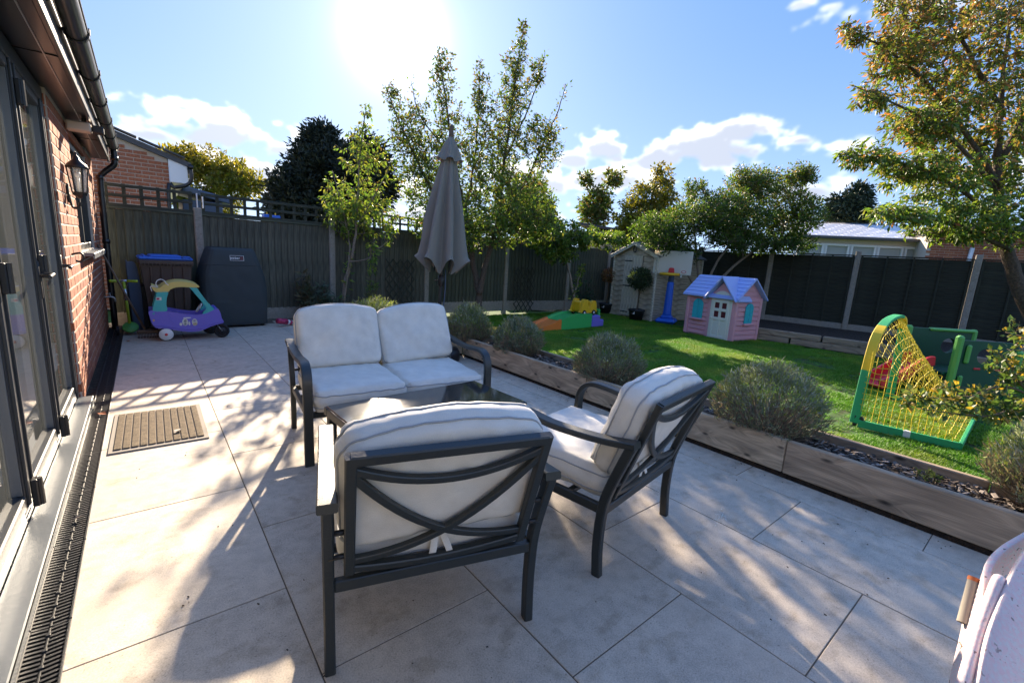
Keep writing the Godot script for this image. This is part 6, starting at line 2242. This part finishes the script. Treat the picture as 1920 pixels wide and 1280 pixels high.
func climber() -> void:
	var o := thing("toy_climber", "dark green plastic toddler climber with light green posts and a red slide", "climbing toy", Vector3(7.735, LAWN, -0.78), -0.703)
	o.scale = Vector3.ONE * 0.8
	# x runs across towards the right, +z to the patio
	var s := st()
	var hole := CSGCombiner3D.new()
	var panel := func(z: float, x: float, w: float, h: float, hx: float, hy: float, hr: float) -> SurfaceTool:
		var q := st()
		var outer := PackedVector2Array()
		var inner := PackedVector2Array()
		for k in 32:
			var a := TAU * k / 32.0
			var d := Vector2(cos(a), sin(a))
			inner.append(Vector2(hx, hy) + d * hr)
			# ray to the panel's edge
			var t := 1e9
			for e in [[0, x + w / 2, hx], [0, x - w / 2, hx], [1, h, hy], [1, 0.0, hy]]:
				var c: float = d[e[0]]
				if absf(c) > 0.001:
					var r: float = (e[1] - e[2]) / c
					if r > 0.0: t = minf(t, r)
			outer.append(Vector2(hx, hy) + d * t)
		for k in 32:
			var l := (k + 1) % 32
			for zz in [z - 0.03, z + 0.03]: quad(q, Vector3(outer[k].x, outer[k].y, zz), Vector3(outer[l].x, outer[l].y, zz), Vector3(inner[l].x, inner[l].y, zz), Vector3(inner[k].x, inner[k].y, zz))
			quad(q, Vector3(inner[k].x, inner[k].y, z - 0.03), Vector3(inner[l].x, inner[l].y, z - 0.03), Vector3(inner[l].x, inner[l].y, z + 0.03), Vector3(inner[k].x, inner[k].y, z + 0.03))
			quad(q, Vector3(outer[k].x, outer[k].y, z - 0.03), Vector3(outer[l].x, outer[l].y, z - 0.03), Vector3(outer[l].x, outer[l].y, z + 0.03), Vector3(outer[k].x, outer[k].y, z + 0.03))
		return q
	hole.free()
	part("front_panel", panel.call(0.3, 0.12, 0.86, 0.88, 0.10, 0.66, 0.115), M.dark_green, o)
	part("rear_panel", panel.call(-0.35, 0.0, 1.05, 0.96, 0.15, 0.70, 0.12), M.dark_green, o)
	for q in [[-0.33, 0.34, 0.95], [0.56, 0.34, 0.78], [-0.55, -0.3, 1.0], [0.52, -0.35, 0.98]]:
		s = st()
		cbox(s, Vector3(q[0], q[2] / 2, q[1]), Vector3(0.10, q[2], 0.10), 0.03)
		part("post", s, M.leaf_green, o)
	for q in [[-0.17, 0.68, 0.28], [-0.2, 0.24, 0.24]]:
		s = st()
		cbox(s, Vector3(q[0], q[1], 0.345), Vector3(0.075, q[2], 0.05), 0.022)
		part("post", s, M.leaf_green, o)
	s = st()
	cbox(s, Vector3(0.15, 0.95, -0.33), Vector3(0.7, 0.05, 0.1), 0.02)
	part("top_rail", s, M.leaf_green, o)
	for x in [0.02, 0.34]:
		s = st()
		cbox(s, Vector3(x, 0.47, 0.334), Vector3(0.10, 0.03, 0.02), 0.008)
		part("red_catch", s, M.toy_red, o)
	s = st()
	cbox(s, Vector3(0.05, 0.36, 0.0), Vector3(0.95, 0.05, 0.6), 0.015)
	part("platform", s, M.dark_green, o)
	# slide down to the left
	s = st()
	for q in [[-0.20, 0.11], [0.20, 0.11], [0.0, 0.02]]:
		var p := smoothed([Vector3(-0.5, 0.46 + q[1] * 0.6, q[0]), Vector3(-0.62, 0.42 + q[1] * 0.6, q[0]), Vector3(-1.0, 0.14 + q[1] * 0.6, q[0]), Vector3(-1.22, 0.05 + q[1] * 0.6, q[0])], 5)
		bar(s, p, Vector3(0, 0, 1), 0.36 if q[0] == 0.0 else 0.05, 0.03 if q[0] == 0.0 else 0.14)
	part("slide", s, M.toy_red, o)

# ------------------------------------------------------------------ shrubs, pots, grass
func lavender(called: String, label: String, at_: Vector3, w: float, h: float, sd: int, sunny := 0.0, group := "clipped lavender bushes in the raised bed") -> void:
	# a clipped dome: brown woody stems below, grey-green leafy shoots above
	var r := RandomNumberGenerator.new()
	r.seed = sd
	var o := thing(called, label, "shrub", at_, 0.0, group)
	var n := noise(2.4, 3, sd)
	var shell := func(a: float, e: float) -> Vector3:
		# e from 0 (ground) to 1 (top); a flattened, slightly square dome
		var rr := pow(maxf(1.0 - pow(maxf(e - 0.25, 0.0) / 0.75, 2.6), 0.0), 0.5) * (0.80 + 0.2 * minf(e / 0.3, 1.0))
		var v := 1.0 + 0.26 * n.get_noise_3d(cos(a) * 0.9, e * 1.1, sin(a) * 0.9) + 0.10 * n.get_noise_3d(cos(a) * 3.0, e * 3.0, sin(a) * 3.0 + 9.0)
		return Vector3(cos(a) * w / 2 * rr * v, e * h * (1.0 + 0.2 * n.get_noise_2d(cos(a) * 0.8 + 5.0, sin(a) * 0.8 + e)), sin(a) * w / 2 * rr * v)
	var strip := st()
	tri(strip, Vector3(-0.5, 0, 0), Vector3(0.35, 0.6, 0.2), Vector3(0.5, 0, 0))
	tri(strip, Vector3(-0.5, 0, 0), Vector3(-0.35, 0.6, 0.2), Vector3(0.35, 0.6, 0.2))
	tri(strip, Vector3(-0.35, 0.6, 0.2), Vector3(0, 1, 0), Vector3(0.35, 0.6, 0.2))
	var blade := done(strip)
	var xf := []
	var cols := []
	for k in 1500:
		var a := r.randf() * TAU
		var e := r.randf_range(0.12, 0.8)
		var p: Vector3 = shell.call(a, e)
		var q := Vector3(p.x * 0.45 + r.randfn() * 0.02, p.y * 0.22, p.z * 0.45 + r.randfn() * 0.02)
		p *= r.randf_range(0.85, 1.0)
		var l := q.distance_to(p)
		xf.append(Transform3D(basis_along(p - q, r.randf() * TAU).scaled_local(Vector3(0.005, l, 0.005)), q))
		var v := r.randf_range(0.5, 1.3)
		cols.append(Color(0.297 * v, 0.216 * v, 0.155 * v) if r.randf() < 0.7 else Color(0.351 * v, 0.338 * v, 0.257 * v))
	many("woody_stems", blade, M.chip, xf, cols, o)
	xf = []
	cols = []
	for k in 8500:
		var a := r.randf() * TAU
		var e := 1.0 - pow(r.randf(), 1.35) * 0.80
		var p: Vector3 = shell.call(a, e) * r.randf_range(0.84, 1.02)
		var d := (Vector3(p.x, p.y * 0.5 + h * 0.35, p.z).normalized() + Vector3(r.randfn(), r.randfn(), r.randfn()) * 0.6 + Vector3(0, 0.45, 0)).normalized()
		var l := r.randf_range(0.016, 0.044)
		xf.append(Transform3D(basis_along(d, r.randf() * TAU).scaled_local(Vector3(0.0065, l, 0.007)), p))
		var v := r.randf_range(0.65, 1.3)
		var c := Color(0.216 * v, 0.257 * v, 0.162 * v)
		var pick := r.randf()
		if e < 0.6 and pick < 0.8 - e * 0.9: c = Color(0.297 * v, 0.230 * v, 0.162 * v)
		elif pick < 0.25: c = Color(0.365 * v, 0.392 * v, 0.351 * v)
		elif pick < 0.42 + sunny: c = Color(0.284 * v, 0.351 * v, 0.081 * v)  # share of yellow-green shoots, set per bush
		cols.append(c)
	many("shoots", blade, M.blade, xf, cols, o)
	xf = []
	cols = []
	for k in 130:
		var a := r.randf() * TAU
		var e := r.randf_range(0.72, 0.99)
		var p: Vector3 = shell.call(a, e)
		var d := (Vector3(p.x * 0.8, h * 0.7, p.z * 0.8).normalized() + Vector3(r.randfn(), r.randfn() * 0.4, r.randfn()) * 0.4).normalized()
		var l := r.randf_range(0.04, 0.15) * (1.0 if k < 60 else 0.6)
		xf.append(Transform3D(basis_along(d, r.randf() * TAU).scaled_local(Vector3(0.0035, l, 0.0035)), p * 0.97))
		cols.append(Color(0.26, 0.22, 0.14))
	many("dry_flower_stalks", blade, M.chip, xf, cols, o)

func leafy(called: String, label: String, at_: Vector3, size: Vector3, n: int, leaf: float, colors: Array, sd: int, category := "plant") -> void:
	var r := RandomNumberGenerator.new()
	r.seed = sd
	var o := thing(called, label, category, at_)
	var stems := st(true)
	var xf := []
	var cols := []
	for k in n:
		var a := r.randf() * TAU
		var rr := sqrt(r.randf())
		var tip := Vector3(cos(a) * size.x * rr, size.y * r.randf_range(0.55, 1.0) * (1.0 - 0.35 * rr * rr), sin(a) * size.z * rr)
		var foot := Vector3(cos(a) * 0.04, 0, sin(a) * 0.04)
		var line := smoothed([foot, foot.lerp(tip, 0.5) + Vector3(0, size.y * 0.1, 0), tip], 4)
		tube(stems, line, [0.004, 0.004, 0.004, 0.003, 0.003, 0.003, 0.003, 0.002, 0.002], 4, false)
		for m in 16:
			var p := line[mini(2 + r.randi() % 7, line.size() - 1)]
			var d := (Vector3(r.randfn(), r.randfn() * 0.5 + 0.25, r.randfn()).normalized() + (tip - foot).normalized() * 0.4).normalized()
			var l := leaf * r.randf_range(0.6, 1.3)
			xf.append(Transform3D(basis_along(d, r.randf() * TAU).scaled_local(Vector3(l, l, l)), p))
			var c: Color = colors[r.randi() % colors.size()]
			var v := r.randf_range(0.7, 1.3)
			cols.append(Color(c.r * v, c.g * v, c.b * v))
	part("stems", stems, M.stem, o)
	many("leaves", leaf_shape(0.17), M.leaf, xf, cols, o)

func build_plants() -> void:
	lavender("lavender_bush", "large rounded lavender bush right of centre, between the bed armchair and the goal", Vector3(3.235, 0.14, -1.16), 0.66, 0.47, 11, 0.05)
	lavender("lavender_bush", "rounded lavender bush in the raised bed directly behind the bed-side armchair", Vector3(3.22, 0.14, -2.53), 0.60, 0.44, 12)
	lavender("lavender_bush", "silvery lavender bush in the raised bed beside the sofa's right arm", Vector3(3.19, 0.14, -3.78), 0.54, 0.42, 13)
	lavender("lavender_bush", "greenish lavender bush just right of the sofa's tilted back cushion", Vector3(3.08, 0.14, -4.62), 0.56, 0.46, 14, 0.15)
	lavender("lavender_bush", "yellow-green lavender bush rising behind the middle of the sofa back", Vector3(2.0, 0.14, -4.94), 0.82, 0.50, 15, 0.45)
	lavender("lavender_bush", "straggly silver lavender bush at the right edge of the photograph", Vector3(3.40, 0.14, 0.17), 0.60, 0.48, 16, 0.1)
	leafy("weedling", "tiny pale seedling growing in the bark at the near end of the raised bed", Vector3(3.30, 0.15, -0.33), Vector3(0.05, 0.09, 0.05), 5, 0.03, [Color(0.16, 0.20, 0.06)], 31, "seedling")
	leafy("fence_plant", "reddish leafy shrub growing against the fence right of the covered grill", Vector3(2.08, -0.02, -8.05), Vector3(0.22, 0.85, 0.18), 16, 0.12, [Color(0.14, 0.12, 0.07), Color(0.10, 0.12, 0.07)], 32, "shrub")
	leafy("fence_plant", "low blue-green leafy shrub at the fence behind the sofa's left end", Vector3(2.38, -0.02, -8.02), Vector3(0.36, 0.62, 0.2), 26, 0.12, [Color(0.09, 0.13, 0.10), Color(0.12, 0.17, 0.13)], 33, "shrub")
	leafy("fence_plant", "narrow green climber hanging on the fence left of the parasol", at(700, 520, 7.7) + Vector3(0, -1.0, 0), Vector3(0.13, 1.3, 0.1), 14, 0.09, [Color(0.10, 0.17, 0.04), Color(0.16, 0.20, 0.05)], 34, "climber")
	leafy("wall_shrub", "small blue-green bush on the fence right of the small tree", Vector3(8.95, LAWN, -8.0), Vector3(0.35, 0.9, 0.2), 16, 0.10, [Color(0.05, 0.10, 0.06)], 35, "shrub")
	# potted trees by the shed
	for q in [[Vector3(9.30, LAWN, -6.62), "clipped round bay tree in a black pot in front of the shed door", 0, "bay_tree"], [Vector3(9.62, LAWN, -7.83), "withered brown ball tree in a black pot at the shed's left corner", 1, "withered_tree"]]:
		var o := thing(q[3], q[1], "potted tree", q[0])
		var s := st(true)
		lathe(s, [Vector2(0.001, 0), Vector2(0.15, 0.0), Vector2(0.185, 0.22), Vector2(0.2, 0.235), Vector2(0.2, 0.27), Vector2(0.18, 0.272), Vector2(0.175, 0.23), Vector2(0.001, 0.225)], 22)
		part("pot", s, M.pot_black, o)
		s = st()
		cbox(s, Vector3(-0.17, 0.19, 0.02), Vector3(0.01, 0.06, 0.1), 0.004)
		part("pot_label", s, M.white, o)
		s = st(true)
		var top: float = 0.95
		tube(s, smoothed([Vector3(0, 0.22, 0), Vector3(0.012, 0.5, 0.005), Vector3(-0.005, top, 0.0)], 5), 0.014, 7)
		part("trunk", s, M.stem, o)
		var r := RandomNumberGenerator.new()
		r.seed = 60 + q[2]
		var xf := []
		var cols := []
		var rad: float = 0.27 if q[2] == 0 else 0.19
		for k in (2600 if q[2] == 0 else 1100):
			var d := Vector3(r.randfn(), r.randfn(), r.randfn()).normalized()
			var p := Vector3(0, top + 0.06, 0) + d * rad * pow(r.randf(), 0.3) * (1.0 + 0.12 * sin(d.x * 7.0 + d.y * 5.0)) * Vector3(1, 0.95, 1)
			var l := r.randf_range(0.035, 0.065)
			xf.append(Transform3D(basis_along((d + Vector3(r.randfn(), r.randfn(), r.randfn()) * 0.6).normalized(), r.randf() * TAU).scaled_local(Vector3(l, l, l)), p))
			var v := r.randf_range(0.6, 1.3)
			cols.append(Color(0.065 * v, 0.10 * v, 0.045 * v) if q[2] == 0 else (Color(0.28 * v, 0.13 * v, 0.06 * v) if r.randf() < 0.75 else Color(0.20 * v, 0.15 * v, 0.05 * v)))
		many("crown", leaf_shape(0.22), M.leaf, xf, cols, o)
	build_grass()

func build_grass() -> void:
	var r := RandomNumberGenerator.new()
	r.seed = 99
	# a tuft of curved blades
	var s := st()
	for k in 9:
		var a := r.randf() * TAU
		var c := Vector3(r.randf_range(-0.02, 0.02), 0, r.randf_range(-0.02, 0.02))
		var side := Vector3(cos(a + PI / 2), 0, sin(a + PI / 2)) * 0.0022
		var out := Vector3(cos(a), 0, sin(a))
		var h := r.randf_range(0.6, 1.0)
		var p1 := c + out * 0.008 + Vector3(0, 0.02 * h, 0)
		var p2 := c + out * r.randf_range(0.012, 0.03) + Vector3(0, 0.038 * h, 0)
		quad(s, c - side, p1 - side, p1 + side, c + side)
		tri(s, p1 - side, p2, p1 + side)
	var tuft := done(s)
	var bare := noise(0.75, 3, 402)
	var n := noise(1.1, 3, 403)
	var xf := []
	var cols := []
	var tries := 0
	while xf.size() < 150000 and tries < 400000:
		tries += 1
		var x := 3.52 + 6.1 * pow(r.randf(), 1.25)
		var z := r.randf_range(-8.3, 2.4)
		if x > (9.52 + (z + 4.0) * 0.165 if z > -5.25 else 9.7): continue
		# worn earth round the goal and by the bed
		var worn := bare.get_noise_2d(x, z) * 0.9 + 0.75 * exp(-(pow((x - 5.6) / 1.3, 2.0) + pow((z + 1.4) / 0.8, 2.0)))
		worn = maxf(worn, bare.get_noise_2d(x * 1.7, z * 1.7) + 0.6 * exp(-pow((x - 3.6) / 0.25, 2.0)))
		if r.randf() < clampf((worn - 0.20) * 3.0, 0.0, 0.93): continue
		var sc := r.randf_range(0.6, 1.25) * (1.0 - 0.3 * clampf(worn, 0.0, 1.0))
		xf.append(Transform3D(Basis(Vector3.UP, r.randf() * TAU).scaled_local(Vector3(1.15, sc, 1.15)), Vector3(x, LAWN - 0.012, z)))
		var v := r.randf_range(0.75, 1.25) * (1.0 + 0.3 * n.get_noise_2d(x, z))
		var dry := clampf(n.get_noise_2d(x + 40.0, z) * 1.2, 0.0, 0.6)
		cols.append(Color(0.115 * v, 0.28 * v, 0.015 * v).lerp(Color(0.30 * v, 0.35 * v, 0.04 * v), dry))
	tag(many("lawn_grass", tuft, M.blade, xf, cols, self), "short green lawn with worn earthy patches near the goal", "grass")

func build_small() -> void:
	# fallen leaves
	var names := ["orange fallen leaf on the paving just in front of the scooter", "brown fallen leaf on the paving between scooter and broom", "curled brown leaf lying on the far end of the doormat", "orange fallen leaf caught on the drain beside the door sill", "small brown leaf on the drain grating near the lower left corner"]
	var spots := [Vector3(-0.21, 0.006, -6.82), Vector3(-0.07, 0.006, -7.0), Vector3(0.09, 0.02, -3.42), Vector3(-0.30, 0.006, -4.05), Vector3(-0.30, 0.006, -2.55)]
	for k in 5:
		var l := thing("fallen_leaf", names[k], "leaf", spots[k], k * 1.3, "fallen leaves on the patio")
		var s := st()
		var w := 0.024 if k < 4 else 0.014
		var c := [Vector3(0, 0, -w * 1.4), Vector3(w, 0.008, 0.0), Vector3(0, 0.002, w * 1.7), Vector3(-w, 0.010, 0.005)]
		quad(s, c[0], c[1], c[2], c[3])
		tri(s, Vector3(0, 0.003, 0), c[1], c[0]); tri(s, Vector3(0, 0.003, 0), c[2], c[1])
		part("leaf", s, [M.rust, M.bin_brown, M.bin_brown, M.rust, M.bin_brown][k], l)
	# a scuff of white paint and crumbs of grit on the paving
	var r := RandomNumberGenerator.new()
	r.seed = 404
	var sc := thing("paint_scuff", "scuffed white paint smear on a slab right of the bed-side armchair", "stain", Vector3(2.19, 0.0, -0.92), 0.35)
	var q := st()
	for k in 70:
		var c := Vector3(r.randfn() * 0.042, 0.0012 + k * 0.000012, r.randfn() * 0.012)
		var w2 := r.randf_range(0.002, 0.006)
		var p := []
		for j in 5: p.append(c + Vector3(cos(TAU * j / 5.0) * w2 * r.randf_range(0.6, 1.3), 0, sin(TAU * j / 5.0) * w2 * 0.5))
		for j in range(1, 4): tri(q, p[0], p[j], p[j + 1])
	part("smear", q, M.toy_white, sc)
	var g := st()
	cbox(g, Vector3.ZERO, Vector3(0.010, 0.004, 0.005), 0.0015)
	var xf := []
	var cols := []
	for k in 420:
		var near := r.randf() < 0.5
		xf.append(Transform3D(Basis(Vector3.UP, r.randf() * TAU).scaled_local(Vector3.ONE * r.randf_range(0.3, 1.0)), Vector3(r.randf_range(-0.25, 2.94) if not near else 2.95 - absf(r.randfn()) * 0.08, 0.002, r.randf_range(-7.6, 0.6))))
		var v := r.randf_range(0.5, 1.5)
		cols.append(Color(0.10 * v, 0.075 * v, 0.05 * v))
	tag(many("grit", done(g), M.chip, xf, cols, self), "crumbs of soil and bark scattered over the paving", "grit")
